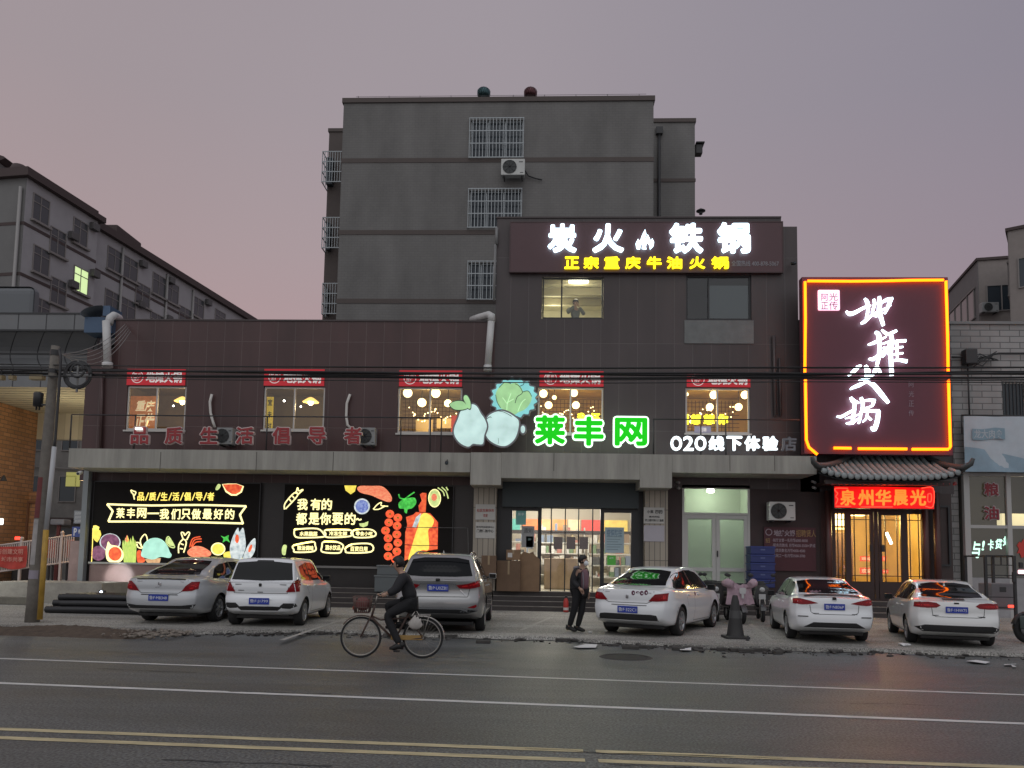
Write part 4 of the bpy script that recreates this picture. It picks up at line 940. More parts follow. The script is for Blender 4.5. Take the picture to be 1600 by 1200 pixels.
obj('banner_rail', MB().tube([(a[0] - .05, YBN + .03, a[3] + .03), (a[1], YBN + .03, a[3] + .03)], .03, 6).tube([(a[0] - .05, YBN + .03, a[3] + .05), (a[0] - .05, YBN + .03, a[2] + 1.2)], .02, 6), m_dkmetal, bn)
# bracket with a cable box on the tile wall
p = at(1513, 560, YR - .2); t = MB().rbox(p.x - .15, p.x + .22, YR - .35, YR - .05, p.z - .2, p.z + .28, .03).tube([(p.x, YR - .15, p.z - .2), (p.x + .05, YR - .08, p.z - 2.3)], .025, 6)
cb = tag(obj('cable_box', t, m_dkmetal), 'black cable box with drooping wires on the pale brick wall', 'cable box')
t = MB()
for k in range(9):
    s = [at(1520 + rnd.uniform(-4, 4), 568 + rnd.uniform(-12, 8), YR - .2), at(1532 + rnd.uniform(-4, 6), 562 + rnd.uniform(-10, 16), YR - .25), at(1552 + rnd.uniform(-6, 8), 555 + rnd.uniform(-6, 10), YR - .2)]; t.tube(s, .018, 5)
t.tube([at(x, y, YR - .12) for x, y in ((1487, 558), (1505, 558), (1530, 560), (1560, 552), (1600, 552), (1660, 553))], .03, 6)
obj('wire', t, m_dkmetal, cb)
# blocks behind the right shop
m_rb = pbr('grey_block_right', (.2, .195, .195), .85, var=.1); m_rb2 = pbr('taupe_block_right', (.26, .23, .215), .85, var=.1)
def rblock(name, label, ax, ay, Y, ang, L, wdt, wincol, floors, mface, mside):
    """corner at photo point (ax,ay); front face runs right, left face recedes"""
    P = at(ax, ay, Y); z = P.z; b = thing(name, label, 'apartment block', (P.x, Y, 0))
    M = Matrix.Translation((P.x, Y, 0)) @ Matrix.Rotation(ang, 4, 'Z')
    def ob(n, mb, m, par=None): mb.move(M); return obj(n, mb, m, par or b)
    ob('wall', MB().box(0, wdt, 0, L, 0, z), mside); ob('front_wall', MB().box(.03, wdt, -.02, -.003, 0, z), mface)
    ob('roof', MB().box(-.08, wdt + .1, -.1, L, z, z + .14), m_eave)
    for k in range(floors):
        zz = z - 1.3 - 2.9 * k
        t = MB().box(-.04, -.005, .5, L - .5, zz - 1.55, zz); g = MB(); n = int(L / 1.1)
        for j in range(n): g.box(-.08, -.03, .5 + (L - 1) * j / n, .56 + (L - 1) * j / n, zz - 1.55, zz)
        g.box(-.09, -.02, .4, L - .4, zz - .02, zz + .06).box(-.09, -.02, .4, L - .4, zz - 1.6, zz - 1.53)
        w = ob('window_band', g, m_bfr); ob('pane', t, wincol, w)
        t = MB().box(.4, 1.7, -.05, -.025, zz - 1.4, zz - .1); w = ob('window', frame_mb(.35, 1.75, zz - 1.45, zz - .05, -.09, .05, .05, bars=(1.05,)), m_bfr); ob('pane', t, m_dkpane, w)
    return b, ob, P
m_dusk = pbr('dusk_pane', (.16, .15, .15), .15)
b, ob, P = rblock('apartment_block', 'grey block with banded windows behind the pale brick shop', 1527, 408, 40, R(-12), 13, 6, m_dusk, 3, m_rb2, m_rb)
ac_unit(1535, 472, 1561, 487, 39.5, 'small air conditioner on the grey block at the right edge', m_acg)
rblock('apartment_block', 'nearer taupe block with banded windows cut off by the right edge', 1574, 362, 35, R(-34), 4.5, 9, m_dusk, 3, m_rb2, m_rb2)
# ================================================================== illuminated signs
def glowv(name, col, s, var=.4, scale=6, col2=None, stretch=None):
    """printed, back-lit film: emission with a mottled print"""
    if name in MATS: return MATS[name]
    m = pbr(name, tuple(q * .6 for q in col), .5, emit=col, es=s); t = m.node_tree; b = t.nodes['Principled BSDF']
    tc = t.nodes.new('ShaderNodeTexCoord'); mp = t.nodes.new('ShaderNodeMapping'); t.links.new(tc.outputs['Object'], mp.inputs[0])
    if stretch: mp.inputs['Scale'].default_value = stretch
    n = t.nodes.new('ShaderNodeTexNoise'); n.inputs['Scale'].default_value = scale; n.inputs['Detail'].default_value = 5; t.links.new(mp.outputs[0], n.inputs['Vector'])
    r = t.nodes.new('ShaderNodeValToRGB'); c2 = col2 or tuple(q * (1 - min(.8, var * 1.4)) for q in col); s *= .88; b.inputs['Emission Strength'].default_value = s
    r.color_ramp.elements[0].position = .32; r.color_ramp.elements[0].color = (*c2, 1); r.color_ramp.elements[1].position = .66; r.color_ramp.elements[1].color = (*col, 1)
    t.links.new(n.outputs[0], r.inputs[0]); t.links.new(r.outputs[0], b.inputs['Emission Color'])
    return m
m_ltw = glow('cool_white_letter', (.66, .88, 1), 3.2)
m_lty = glow('yellow_letter', (1, .80, .01), 1.8)
m_board = pbr('dark_red_signboard', (.085, .04, .046), .38, var=.06)
# ---- roof sign
YS1 = YW - .16
a = rect(797, 347, 1223, 425, YS1)
s1 = thing('roof_sign', 'roof sign with four big white glowing characters and a small flame over a yellow line', 'shop sign', ((a[0] + a[1]) / 2, YS1, a[2]))
obj('board', MB().box(a[0], a[1], YS1, YW - .005, a[2], a[3]), m_board, s1)
obj('board_trim', frame_mb(a[0] - .02, a[1] + .02, a[2] - .02, a[3] + .02, YS1 - .012, .035, .1), pbr('board_trim', (.06, .03, .032), .4), s1)
for ch, x0, x1, y0, y1 in (('炭', 856, 901, 349, 394), ('火', 926, 975, 349, 394), ('铁', 1046, 1099, 348, 395), ('锅', 1121, 1173, 347, 395)):
    obj('letter', ptext(ch, x0, y0, x1, y1, YS1 - .13, dep=.06, bold=.038, nb=8), m_ltw, s1)
t = MB()
for pts in ([(995, 388), (993.5, 380), (997, 373), (1000, 377), (1003, 368), (1008, 358), (1010, 366), (1007, 373), (1004, 378), (1001, 384), (1000, 389)], [(1003, 388), (1004, 381), (1008, 374), (1012, 366), (1015, 372), (1017, 377), (1019, 372), (1022, 378), (1021, 384), (1016, 389), (1015, 382), (1012, 378), (1009, 384), (1010, 389)]): ppoly(pts, YS1 - .13, .06, t)
obj('flame_emblem', t, m_ltw, s1)
for ch, x0, x1 in zip('正宗重庆牛油火锅', (882, 912, 944, 977, 1011, 1042, 1077.5, 1112), (905, 935.5, 968, 1001, 1034, 1066, 1102, 1139)):
    obj('letter', ptext(ch, x0, 400.5, x1, 419.5, YS1 - .11, dep=.05, bold=.036), m_lty, s1)
obj('phone_line', ptext('全国热线 400-878-5067', 1143, 407, 1217, 416, YS1 - .01, dep=.008, offset=.012), pbr('dull_grey_letter', (.24, .23, .25), .6), s1)

# ---- tall sign with neon border
YS2 = YW - 1.05
a = rect(1255, 433, 1485, 710, YS2)
s2 = thing('tall_sign', 'tall maroon sign with brush lettering inside an orange neon border', 'shop sign', ((a[0] + a[1]) / 2, YS2, a[2]))
obj('board', MB().box(a[0], a[1], YS2, YS2 + .3, a[2], a[3]), pbr('maroon_board', (.125, .032, .05), .42, var=.05), s2)
obj('support', MB().box(a[0] + .4, a[0] + .55, YS2 + .3, YW - .01, a[2] + .5, a[3] - .5).box(a[1] - .55, a[1] - .4, YS2 + .3, YW - .01, a[2] + .5, a[3] - .5), m_dkmetal, s2)
m_neon = glow('orange_neon', (1, .15, .002), 5.2)
def ptube(pts, Y, r): return MB().tube([at(x, y, Y) for x, y in pts], r, 8)
t = ptube([(1262, 439), (1330, 439.5), (1372, 439), (1420, 438), (1474, 437.5)], YS2 - .09, .042)
for pts in ([(1258, 440), (1258.5, 500), (1257.5, 585)], [(1258.5, 592), (1259, 640), (1260, 688), (1264, 699), (1277, 710)], [(1478, 439), (1480.5, 520), (1481.5, 584)], [(1482, 593), (1483.5, 650), (1485, 698), (1483, 701)], [(1303, 700), (1330, 700.5)], [(1341, 701), (1417, 701.5)], [(1425, 702), (1482, 702)]): t.tube([at(x, y, YS2 - .09) for x, y in pts], .042, 8)
obj('neon_border', t, m_neon, s2)
def ZC(pts): return [(1270 + x / 5.217, 450 + y / 5.217) for x, y in pts]
def zs(pts, w): return pstroke(ZC(pts), [q * .70 / 5.217 for q in w] if isinstance(w, (list, tuple)) else w / 5.217, YS2 - .13, .07, mb=t)
m_brush = glow('white_brush_letter', (.72, .90, 1), 3.8)
BR = [[([(274, 186), (305, 208), (350, 196), (420, 158), (475, 140)], [12, 40, 40, 30, 14]), ([(425, 82), (446, 110), (455, 170), (440, 245)], [12, 36, 30, 22]), ([(398, 286), (430, 268), (480, 222), (545, 188), (640, 140)], [22, 40, 30, 24, 12]), ([(500, 88), (508, 130), (490, 200), (530, 228)], [18, 28, 22, 26]), ([(545, 66), (550, 120), (548, 190), (580, 305)], [24, 42, 44, 26]), ([(545, 130), (600, 95), (655, 82)], [18, 36, 24]), ([(640, 85), (622, 140), (590, 205)], [44, 34, 22])],
      [([(455, 458), (500, 445), (560, 415), (600, 398)], [12, 36, 28, 12]), ([(512, 356), (540, 380), (548, 470), (542, 560), (528, 622)], [22, 46, 36, 34, 30]), ([(460, 574), (500, 575), (560, 530), (600, 490)], [12, 44, 30, 12]), ([(575, 452), (630, 440), (600, 520), (572, 560)], [16, 24, 24, 14]), ([(580, 478), (610, 510), (630, 540)], [16, 22, 24]), ([(566, 338), (610, 372), (650, 362), (686, 345)], [14, 30, 34, 30]), ([(640, 372), (652, 440), (640, 520), (644, 640), (648, 712)], [30, 36, 34, 40, 42]), ([(650, 440), (700, 430), (762, 428)], [20, 26, 30]), ([(690, 420), (692, 500), (694, 590)], [14, 20, 14]), ([(655, 492), (700, 482), (738, 478)], [14, 18, 18]), ([(655, 540), (700, 532), (738, 530)], [14, 18, 18]), ([(648, 592), (700, 584), (772, 596)], [18, 26, 40])],
      [([(294, 712), (325, 690), (370, 645), (398, 630)], [12, 38, 44, 14]), ([(432, 628), (446, 660), (450, 700), (430, 770)], [20, 56, 56, 34]), ([(474, 722), (505, 690), (524, 640), (556, 695)], [14, 40, 34, 24]), ([(380, 746), (430, 738), (476, 728)], [14, 24, 16]), ([(430, 768), (380, 790), (335, 808), (310, 824)], [26, 44, 34, 14]), ([(446, 762), (500, 790), (560, 860), (622, 935)], [20, 46, 48, 26])],
      [([(200, 1044), (240, 1046), (300, 1012), (350, 985)], [12, 34, 30, 16]), ([(312, 888), (335, 920), (380, 935)], [20, 46, 14]), ([(345, 930), (340, 1010), (325, 1108)], [26, 32, 30]), ([(270, 1062), (320, 1048), (385, 1028)], [10, 24, 14]), ([(276, 1100), (318, 1098), (380, 1060)], [12, 36, 16]), ([(396, 890), (412, 940), (404, 1000)], [26, 34, 20]), ([(405, 922), (460, 912), (512, 915)], [18, 26, 28]), ([(505, 912), (485, 960), (420, 980)], [28, 26, 16]), ([(392, 1006), (470, 1000), (545, 1000)], [18, 30, 30]), ([(398, 1008), (390, 1060), (378, 1104)], [20, 24, 16]), ([(540, 1000), (530, 1080), (505, 1152), (480, 1130)], [36, 44, 46, 16]), ([(450, 1010), (440, 1060), (412, 1090)], [16, 20, 12]), ([(448, 1040), (480, 1075)], [14, 22])]]
for ch in BR:
    t = MB()
    for pts, w in ch: zs(pts, w)
    obj('brush_letter', t, m_brush, s2)
a = rect(1277, 454, 1311, 486, YS2)
sl_ = obj('seal', MB().rbox(a[0], a[1], YS2 - .1, YS2 - .003, a[2], a[3], .05), glow('pink_seal', (1, .62, .78), 1.35), s2)
t = MB()
for ch, x0, y0, x1, y1 in (('阿', 1283, 459, 1294, 470), ('光', 1295.5, 458, 1309, 470), ('正', 1283, 472, 1294, 483), ('传', 1295.5, 471, 1309, 484)): ptext(ch, x0, y0, x1, y1, YS2 - .106, dep=0, offset=.0, mb=t)
obj('seal_characters', t, pbr('seal_ink', (.16, .03, .07), .6), sl_)
t = MB()
for k, ch in enumerate('阿光正传'): ptext(ch, 1420, 596 + k * 15, 1428, 605 + k * 15, YS2 - .01, dep=.007, offset=.0, mb=t)
obj('small_lettering', t, pbr('dull_pink_letter', (.30, .22, .26), .6), s2)

# ---- glowing vegetable emblem (plain vegetables)
YV = YC + .25
def VC(pts): return [(690 + x / 9.23, 580 + y / 9.23) for x, y in pts]
def grow(pts, d):
    cx = sum(p[0] for p in pts) / len(pts); cy = sum(p[1] for p in pts) / len(pts)
    return [(cx + (x - cx) * (1 + d / max(20, math.hypot(x - cx, y - cy))), cy + (y - cy) * (1 + d / max(20, math.hypot(x - cx, y - cy)))) for x, y in pts]
def smooth(pts, n=4):
    r_ = []; m = len(pts)
    for i in range(m):
        p0, p1, p2, p3 = [Vector(pts[(i + k) % m]) for k in (-1, 0, 1, 2)]
        for k in range(n):
            t_ = k / n; r_.append(tuple(.5 * (2 * p1 + (p2 - p0) * t_ + (2 * p0 - 5 * p1 + 4 * p2 - p3) * t_ * t_ + (3 * p1 - p0 - 3 * p2 + p3) * t_ ** 3)))
    return r_
m_rim = pbr('grey_letter_rim', (.24, .23, .25), .5)
m_mint = glowv('pale_mint_face', (.58, .80, .76), .95, .22, 2.5)
m_green = glowv('pale_green_leaf', (.40, .72, .34), .85, .2, 3)
m_teal = glowv('turquoise_leaf', (.25, .68, .68), .92, .15, 3)
m_ink = pbr('sign_ink_line', (.07, .10, .09), .6)
pear = [(430, 470), (510, 500), (570, 600), (630, 690), (660, 800), (620, 930), (600, 1050), (520, 1060), (450, 1055), (380, 1095), (260, 1040), (180, 930), (175, 820), (230, 680), (270, 570), (330, 540)]
turn = [(840, 565), (960, 590), (1070, 660), (1120, 720), (1110, 850), (1060, 980), (960, 1070), (860, 1085), (740, 1040), (650, 960), (615, 850), (630, 720), (690, 620)]
cab = []
for k in range(34):
    an_ = 2 * math.pi * k / 34; r_ = 310 + (22 if k % 2 else -14); cab.append((1045 + 1.05 * r_ * math.cos(an_), 385 + .9 * r_ * math.sin(an_)))
cabin = [(780, 330), (830, 230), (910, 160), (1000, 180), (1080, 165), (1150, 240), (1180, 290), (1250, 285), (1300, 370), (1270, 470), (1200, 550), (1110, 590), (1045, 625), (960, 575), (850, 530), (800, 440)]
emb = thing('vegetable_emblem', 'glowing emblem of a pale pear, a round turnip and a cabbage over the canopy', 'emblem sign', (at(760, 700, YV).x, YV, at(760, 700, YV).z))
def veg(nm, pts, face, sm=True, y=0.0):
    p = smooth(pts) if sm else pts
    o_ = obj(nm, ppoly(VC(grow(p, 16)), YV + y, .14), m_rim, emb); obj('lit_face', ppoly(VC(grow(p, -8)), YV + y - .015, .02), face, o_); return o_
cb_ = veg('cabbage', cab, m_teal, True, .06)
obj('inner_leaf', ppoly(VC(smooth(cabin)), YV + .035, .012), m_green, cb_)
t = MB()
for pts in ([(1060, 460), (1090, 370), (1165, 310), (1120, 215), (1060, 180)], [(780, 340), (800, 440), (850, 530)], [(1165, 300), (1250, 285), (1300, 365)], [(1130, 215), (1180, 190), (1190, 140)], [(830, 235), (910, 160), (1000, 178)]): pstroke(VC(pts), .9, YV + .025, .01, mb=t)
obj('ink_line', t, m_ink, cb_)
t = MB()
for pts in ([(940, 560), (950, 460), (1000, 320)], [(945, 470), (880, 380)], [(950, 450), (1040, 400)], [(1100, 580), (1150, 460), (1210, 400)]): pstroke(VC(pts), .6, YV + .024, .01, mb=t)
obj('leaf_vein', t, glow('leaf_vein_glow', (.55, .85, .5), .95), cb_)
pr_ = veg('pear', pear, m_mint, True, -.06)
for nm, pts in (('pear_leaf', [(110, 480), (200, 430), (300, 430), (350, 470), (380, 530), (280, 560), (180, 550)]), ('pear_leaf', [(325, 350), (370, 350), (415, 430), (420, 530), (385, 540), (340, 460), (315, 400)])):
    p = smooth(pts); l_ = obj(nm, ppoly(VC(grow(p, 10)), YV - .10, .05), m_ink, pr_); obj('lit_face', ppoly(VC(grow(p, -4)), YV - .112, .01), m_green, l_)
tn = veg('turnip', turn, m_mint, True, -.02)
t = MB(); pstroke(VC([(640, 700), (690, 660), (720, 665)]), .9, YV - .05, .01, mb=t); pstroke(VC([(800, 570), (900, 590), (1010, 650)]), .8, YV - .05, .01, mb=t); pstroke(VC([(815, 960), (820, 1010), (812, 1050)]), .5, YV - .05, .01, mb=t)
obj('ink_line', t, m_ink, tn)
veg('turnip_root', ell(1172, 838, 40, 62, 14), m_mint, True, .02)
# ---- green name sign
s3 = thing('name_sign', 'glowing green three character name sign with white edges', 'shop sign', (at(925, 700, YV).x, YV, at(925, 700, YV).z))
m_gr = glow('green_letter', (.0, .45, .0), 1.0); m_edgew = glow('white_edge', (.78, 1, .82), 1.5)
for ch, x0, y0, x1, y1 in (('莱', 833, 646, 886, 697), ('丰', 894, 648, 946, 699), ('网', 958, 650, 1014, 699)):
    l_ = obj('letter', ptext(ch, x0, y0, x1, y1, YV, dep=.1, bold=.095, nb=12), m_edgew, s3)
    obj('letter_face', ptext(ch, x0 + 2.4, y0 + 2.4, x1 - 2.4, y1 - 2.4, YV - .03, dep=.012, bold=.045, nb=10), m_gr, l_)
# ---- white line sign
s4 = thing('experience_sign', 'white glowing lettering starting O2O, its last character unlit', 'shop sign', (at(1145, 705, YV).x, YV, at(1145, 705, YV).z))
m_w4 = glow('white_small_letter', (.86, .96, 1), 1.5)
for ch, x0, x1 in (('O', 1048, 1066), ('2', 1068, 1084), ('O', 1086, 1104), ('线', 1108, 1132), ('下', 1136, 1160), ('体', 1164, 1188), ('验', 1192, 1216)): obj('letter', ptext(ch, x0, 681, x1, 704, YV, dep=.08, bold=.042), m_w4, s4)
obj('letter', ptext('店', 1221, 682, 1245, 705, YV, dep=.08, bold=.035), pbr('unlit_letter', (.17, .17, .19), .5), s4, 'unlit grey last character')
# ---- unlit red letters standing on the canopy
s5 = thing('red_letter_sign', 'row of seven unlit dark red characters with pale edges on the canopy', 'shop sign', (at(390, 700, YV).x, YV, at(390, 700, YV).z))
m_rl = pbr('faded_red_letter', (.34, .04, .045), .55, var=.15); m_re = pbr('pale_letter_edge', (.64, .54, .52), .55)
for ch, x0 in zip('品质生活倡导者', (203, 256, 311, 367, 424, 480, 536)):
    l_ = obj('letter', ptext(ch, x0, 666, x0 + 30, 695, YV, dep=.1, bold=.065, nb=10), m_re, s5)
    obj('letter_face', ptext(ch, x0 + 1.2, 667.2, x0 + 28.8, 693.8, YV - .02, dep=.01, bold=.03), m_rl, l_)
# flood lamps behind the first letter
p = at(217, 670, YV - .05)
tag(obj('flood_lamp', MB().rbox(p.x - .11, p.x + .11, YV - .1, YV, p.z - .04, p.z + .04, .02), glow('flood_white', (1, .98, .9), 1.4)), 'small white flood lamp in front of the first red letter', 'flood lamp')

# ---- the two back-lit boxes
YL = YG - .12
m_bk = pbr('black_film', (.014, .012, .011), .6, spec=.12)
m_cy = glow('cream_yellow_print', (1, .90, .42), 1.25)
m_ye = glow('yellow_print', (1, .80, .16), 1.15)
m_or = glowv('orange_red_print', (.95, .17, .05), 1.1, .5, 9, (.55, .03, .02))
m_lem = glowv('lemon_print', (1, .80, .12), 1.2, .2, 10)
m_mnt = glowv('mint_ice_print', (.50, .92, .74), 1.0, .2, 5)
m_whi = glowv('silver_white_print', (.80, .86, .84), 1.0, .45, 8, (.25, .32, .35))
m_asp = glowv('asparagus_print', (.62, .80, .18), 1.1, .4, 16, (.30, .40, .08), (3, 1, .6))
m_pur = glowv('fig_purple_print', (.34, .13, .22), .8, .6, 9, (.08, .02, .06))
m_pink = glowv('salmon_print', (.95, .36, .18), 1.1, .4, 12, (.72, .10, .06), (1, 1, 3))
m_lgr = glowv('leaf_green_print', (.10, .72, .10), 1.0, .5, 9, (.02, .28, .03))
m_blu = glowv('berry_blue_print', (.10, .14, .50), .9, .6, 20, (.40, .50, .80))
m_tom = glowv('tomato_print', (1, .16, .05), 1.1, .5, 12, (.80, .05, .02))
m_dk2 = pbr('print_dark', (.05, .03, .03), .5)
m_lime = glowv('lime_print', (.72, .86, .32), 1.1, .3, 9)
def box_sign(x0, y0, x1, y1, label):
    a = rect(x0, y0, x1, y1, YL); b = thing('light_box_sign', label, 'light box sign', ((a[0] + a[1]) / 2, YL, a[2]))
    obj('casing', MB().box(a[0], a[1], YL + .006, YG + .015, a[2], a[3]), m_dkmetal, b)
    obj('film', MB().box(a[0] + .03, a[1] - .03, YL, YL + .005, a[2] + .03, a[3] - .03), m_bk, b)
    return b, a
LB, a = box_sign(143, 753, 405, 881, 'black back-lit sign with fruit, ice cream and fish under a drawn ribbon')
obj('lower_rim', MB().box(a[0], a[1], YL - .06, YL - .004, a[2] - .04, a[2] + .02), pbr('bright_rim', (.5, .5, .45), .4), LB)
E_ = .004
lay = [0]
def LZ(pts): return [(120 + x / 5.333, 720 + y / 5.333) for x, y in pts]
def RZ(pts): return [(420 + x / 5.0, 720 + y / 5.0) for x, y in pts]
def pic(nm, pts, m, par, lv=0, cv=LZ): return obj(nm, ppoly(cv(pts), YL - .012 - .006 * lv, .005), m, par)
def line(nm, strokes, w, m, par, lv=0, cv=LZ, sc=5.333):
    t = MB()
    for s in strokes: pstroke(cv(s), w / sc, YL - .012 - .006 * lv, .005, mb=t)
    return obj(nm, t, m, par)
pic('pepper_print', [(137, 575), (165, 570), (195, 580), (203, 615), (190, 650), (170, 680), (150, 665), (135, 640)], m_lem, LB); pic('pepper_print', [(137, 540), (160, 538), (188, 552), (180, 578), (137, 578)], m_ye, LB)
line('edge_light', [[(122, 850), (130, 700), (134, 560)]], 7, m_ye, LB)
pic('fig_print', ell(277, 680, 88, 75), m_whi, LB); f_ = pic('fig_print', ell(277, 676, 78, 66), m_pur, LB, 1)
pic('fig_print', ell(180, 770, 60, 62), m_pur, LB, 0)
pic('fig_print', smooth([(262, 672), (285, 700), (350, 715), (388, 770), (375, 830), (315, 852), (255, 830), (240, 760), (250, 710)]), m_cy, LB, 2); pic('fig_flesh_print', ell(318, 775, 55, 58), m_or, LB, 3)
for k in range(7): pic('asparagus_print', [(392 + k * 14, 850), (378 + k * 19 - (k > 3) * 14, 700 - (k % 3) * 22), (385 + k * 19 - (k > 3) * 14, 660 - (k % 3) * 18), (397 + k * 19 - (k > 3) * 14, 700 - (k % 3) * 20), (408 + k * 14, 850)], m_asp, LB, k % 3)
pic('asparagus_tip_print', [(400, 660), (418, 618), (436, 660), (420, 680)], m_pink, LB, 2)
pic('berry_print', smooth([(500, 760), (530, 745), (545, 790), (570, 830), (540, 852), (505, 840)]), m_or, LB, 1)
line('leaf_drawing', [[(540, 720), (530, 660), (568, 612), (588, 660), (570, 700), (545, 730)], [(495, 680), (520, 685), (545, 720)], [(500, 690), (510, 720), (540, 730)]], 9, m_cy, LB, 1)
pic('ice_cream_print', smooth([(545, 800), (535, 780), (545, 740), (560, 690), (610, 650), (670, 643), (720, 665), (755, 710), (775, 760), (790, 785), (770, 810), (700, 800), (640, 822), (590, 815)]), m_mnt, LB, 2); pic('cone_print', [(565, 818), (700, 810), (690, 853), (590, 853)], glowv('cone_print', (.85, .50, .25), .9, .3, 12), LB, 1)
line('lime_drawing', [[(750, 640), (745, 680), (775, 715), (815, 718), (768, 635), (748, 645)]], 9, m_lime, LB, 1); pic('lime_print', [(755, 645), (770, 645), (812, 712), (775, 708), (752, 682)], m_lime, LB, 0)
line('carrot_drawing', [[(848, 770), (850, 700), (885, 655), (912, 680), (890, 765)], [(885, 650), (870, 600), (890, 600), (900, 620), (925, 595), (940, 605), (915, 660)], [(865, 690), (890, 700)], [(858, 730), (885, 735)]], 10, m_cy, LB, 1)
line('shrimp_feeler_print', [[(940, 720), (965, 650), (1030, 632)], [(955, 715), (980, 660), (1040, 650)], [(960, 720), (990, 680), (1040, 672)]], 9, m_tom, LB, 1)
pic('shrimp_print', smooth([(920, 765), (945, 730), (985, 710), (1040, 715), (1090, 740), (1120, 770), (1090, 800), (960, 800)]), m_pink, LB, 2)
pic('lemon_print', ell(1177, 735, 60, 54), m_cy, LB, 2); pic('lemon_print', ell(1177, 735, 50, 44), m_lem, LB, 3)
pic('mint_leaf_print', smooth([(1200, 625), (1230, 635), (1265, 620), (1262, 650), (1275, 680), (1245, 665), (1215, 680), (1222, 650)]), m_lgr, LB, 1)
pic('corn_print', smooth([(1225, 770), (1300, 755), (1370, 790), (1380, 860), (1300, 870), (1240, 830)]), m_lem, LB, 1)
pic('fish_print', smooth([(1275, 745), (1290, 660), (1320, 590), (1345, 556), (1355, 590), (1385, 558), (1400, 620), (1408, 700), (1395, 760), (1350, 860), (1300, 850)]), m_whi, LB, 2); pic('fish_eye_print', ell(1335, 650, 16, 36), m_or, LB, 3)
pic('fish_print', smooth([(1370, 855), (1400, 760), (1435, 690), (1480, 645), (1490, 680), (1480, 760), (1440, 820), (1400, 860)]), m_whi, LB, 3); pic('fish_eye_print', ell(1445, 730, 12, 34, rot=20), m_or, LB, 4)
pic('watermelon_print', [(1210, 195), (1260, 190), (1330, 190), (1392, 212), (1375, 262), (1330, 290), (1285, 290), (1240, 260)], m_cy, LB, 1); pic('watermelon_print', [(1216, 197), (1330, 193), (1380, 212), (1362, 258), (1325, 278), (1290, 276), (1248, 250)], m_or, LB, 2)
pic('melon_leaf_print', smooth([(1155, 235), (1175, 195), (1198, 200), (1192, 225), (1170, 245)]), m_lime, LB, 1)
line('ribbon_drawing', [[(252, 362), (620, 372), (1000, 368), (1412, 378)], [(1410, 378), (1358, 450)], [(1358, 448), (1385, 524)], [(1387, 522), (1000, 512), (600, 506), (262, 506)], [(262, 506), (300, 418)], [(300, 420), (252, 362)]], 16, m_cy, LB, 1)
t = MB()
def ltext(body, pts, sc=5.333, ox=120, oy=720, off=.035, mb=None, y=YL - .03):
    return ptext(body, ox + pts[0] / sc, oy + pts[1] / sc, ox + pts[2] / sc, oy + pts[3] / sc, y, dep=.004, bold=.03, nb=6, mb=mb)
for ch, x0, x1 in zip('莱丰网', (328, 415, 502), (398, 485, 580)): ltext(ch, (x0, 392, x1, 478), mb=t)
for ch, x0 in zip('我们只做最好的', (690, 785, 870, 955, 1048, 1140, 1235)): ltext(ch, (x0, 400, x0 + 78, 488), mb=t)
pstroke(LZ([(588, 438), (685, 438)]), 2.4, YL - .02, .004, mb=t)
obj('slogan', t, m_cy, LB)
t = MB()
for k, ch in enumerate('品质生活倡导者'):
    ltext(ch, (505 + k * 97, 262, 562 + k * 97, 332), mb=t)
    if k < 6: pstroke(LZ([(572 + k * 97, 330), (598 + k * 97, 265)]), 1.6, YL - .02, .004, mb=t)
obj('slogan', t, m_ye, LB)
line('fork_drawing', [[(480, 322), (470, 280), (455, 262), (452, 245), (470, 252), (492, 262), (480, 290)]], 9, m_cy, LB, 1)
RB, a = box_sign(441, 757, 708, 889, 'black back-lit sign with a fish fillet, tomatoes and avocado beside yellow slogans')
t = MB()
for ch, x0 in zip('我有的', (222, 325, 412)): ltext(ch, (x0, 295, x0 + 82, 385), 5, 420, mb=t, off=.03)
for ch, x0 in zip('都是你要的', (212, 310, 400, 495, 592)): ltext(ch, (x0, 405, x0 + 86, 500), 5, 420, mb=t, off=.03)
pstroke(RZ([(682, 462), (694, 452), (706, 462), (724, 456)]), 2.2, YL - .02, .004, mb=t)
obj('slogan', t, m_cy, RB)
for bub, tx, body in (([(200, 540), (225, 534), (378, 530), (432, 576), (425, 594), (300, 600), (210, 594)], (240, 552, 380, 588), '水果蔬菜'), ([(448, 540), (630, 540), (642, 565), (630, 590), (460, 598), (445, 570)], (470, 550, 612, 586), '冷冻生鲜'), ([(660, 545), (700, 536), (790, 536), (832, 558), (830, 585), (780, 598), (680, 598), (658, 580)], (678, 552, 812, 586), '零食小吃'), ([(195, 660), (340, 632), (362, 660), (355, 706), (210, 714), (196, 695)], (222, 662, 350, 700), '粮油调味'), ([(430, 632), (530, 634), (580, 660), (570, 695), (545, 720), (420, 712), (415, 670)], (440, 658, 560, 698), '酒水饮品'), ([(600, 680), (650, 652), (795, 650), (800, 710), (620, 718), (600, 700)], (636, 668, 770, 708), '百货日用')):
    line('speech_outline', [bub + [bub[0], bub[1]]], 12, m_cy, RB, 1, RZ, 5); obj('caption', ltext(body, tx, 5, 420, off=.045), m_cy, RB)
line('carrot_drawing', [[(122, 380), (128, 330), (200, 250), (222, 275), (130, 376)], [(212, 255), (225, 210), (235, 235), (268, 225), (225, 265)], [(160, 300), (175, 318)], [(185, 275), (198, 292)]], 10, m_cy, RB, 1, RZ, 5)
pic('orange_slice_print', [(590, 193), (685, 193), (672, 240), (640, 262), (600, 232)], m_lem, RB, 1, RZ)
pic('fillet_print', smooth([(690, 218), (715, 196), (800, 196), (880, 198), (930, 235), (962, 290), (945, 322), (880, 305), (800, 270), (720, 250)]), m_pink, RB, 2, RZ)
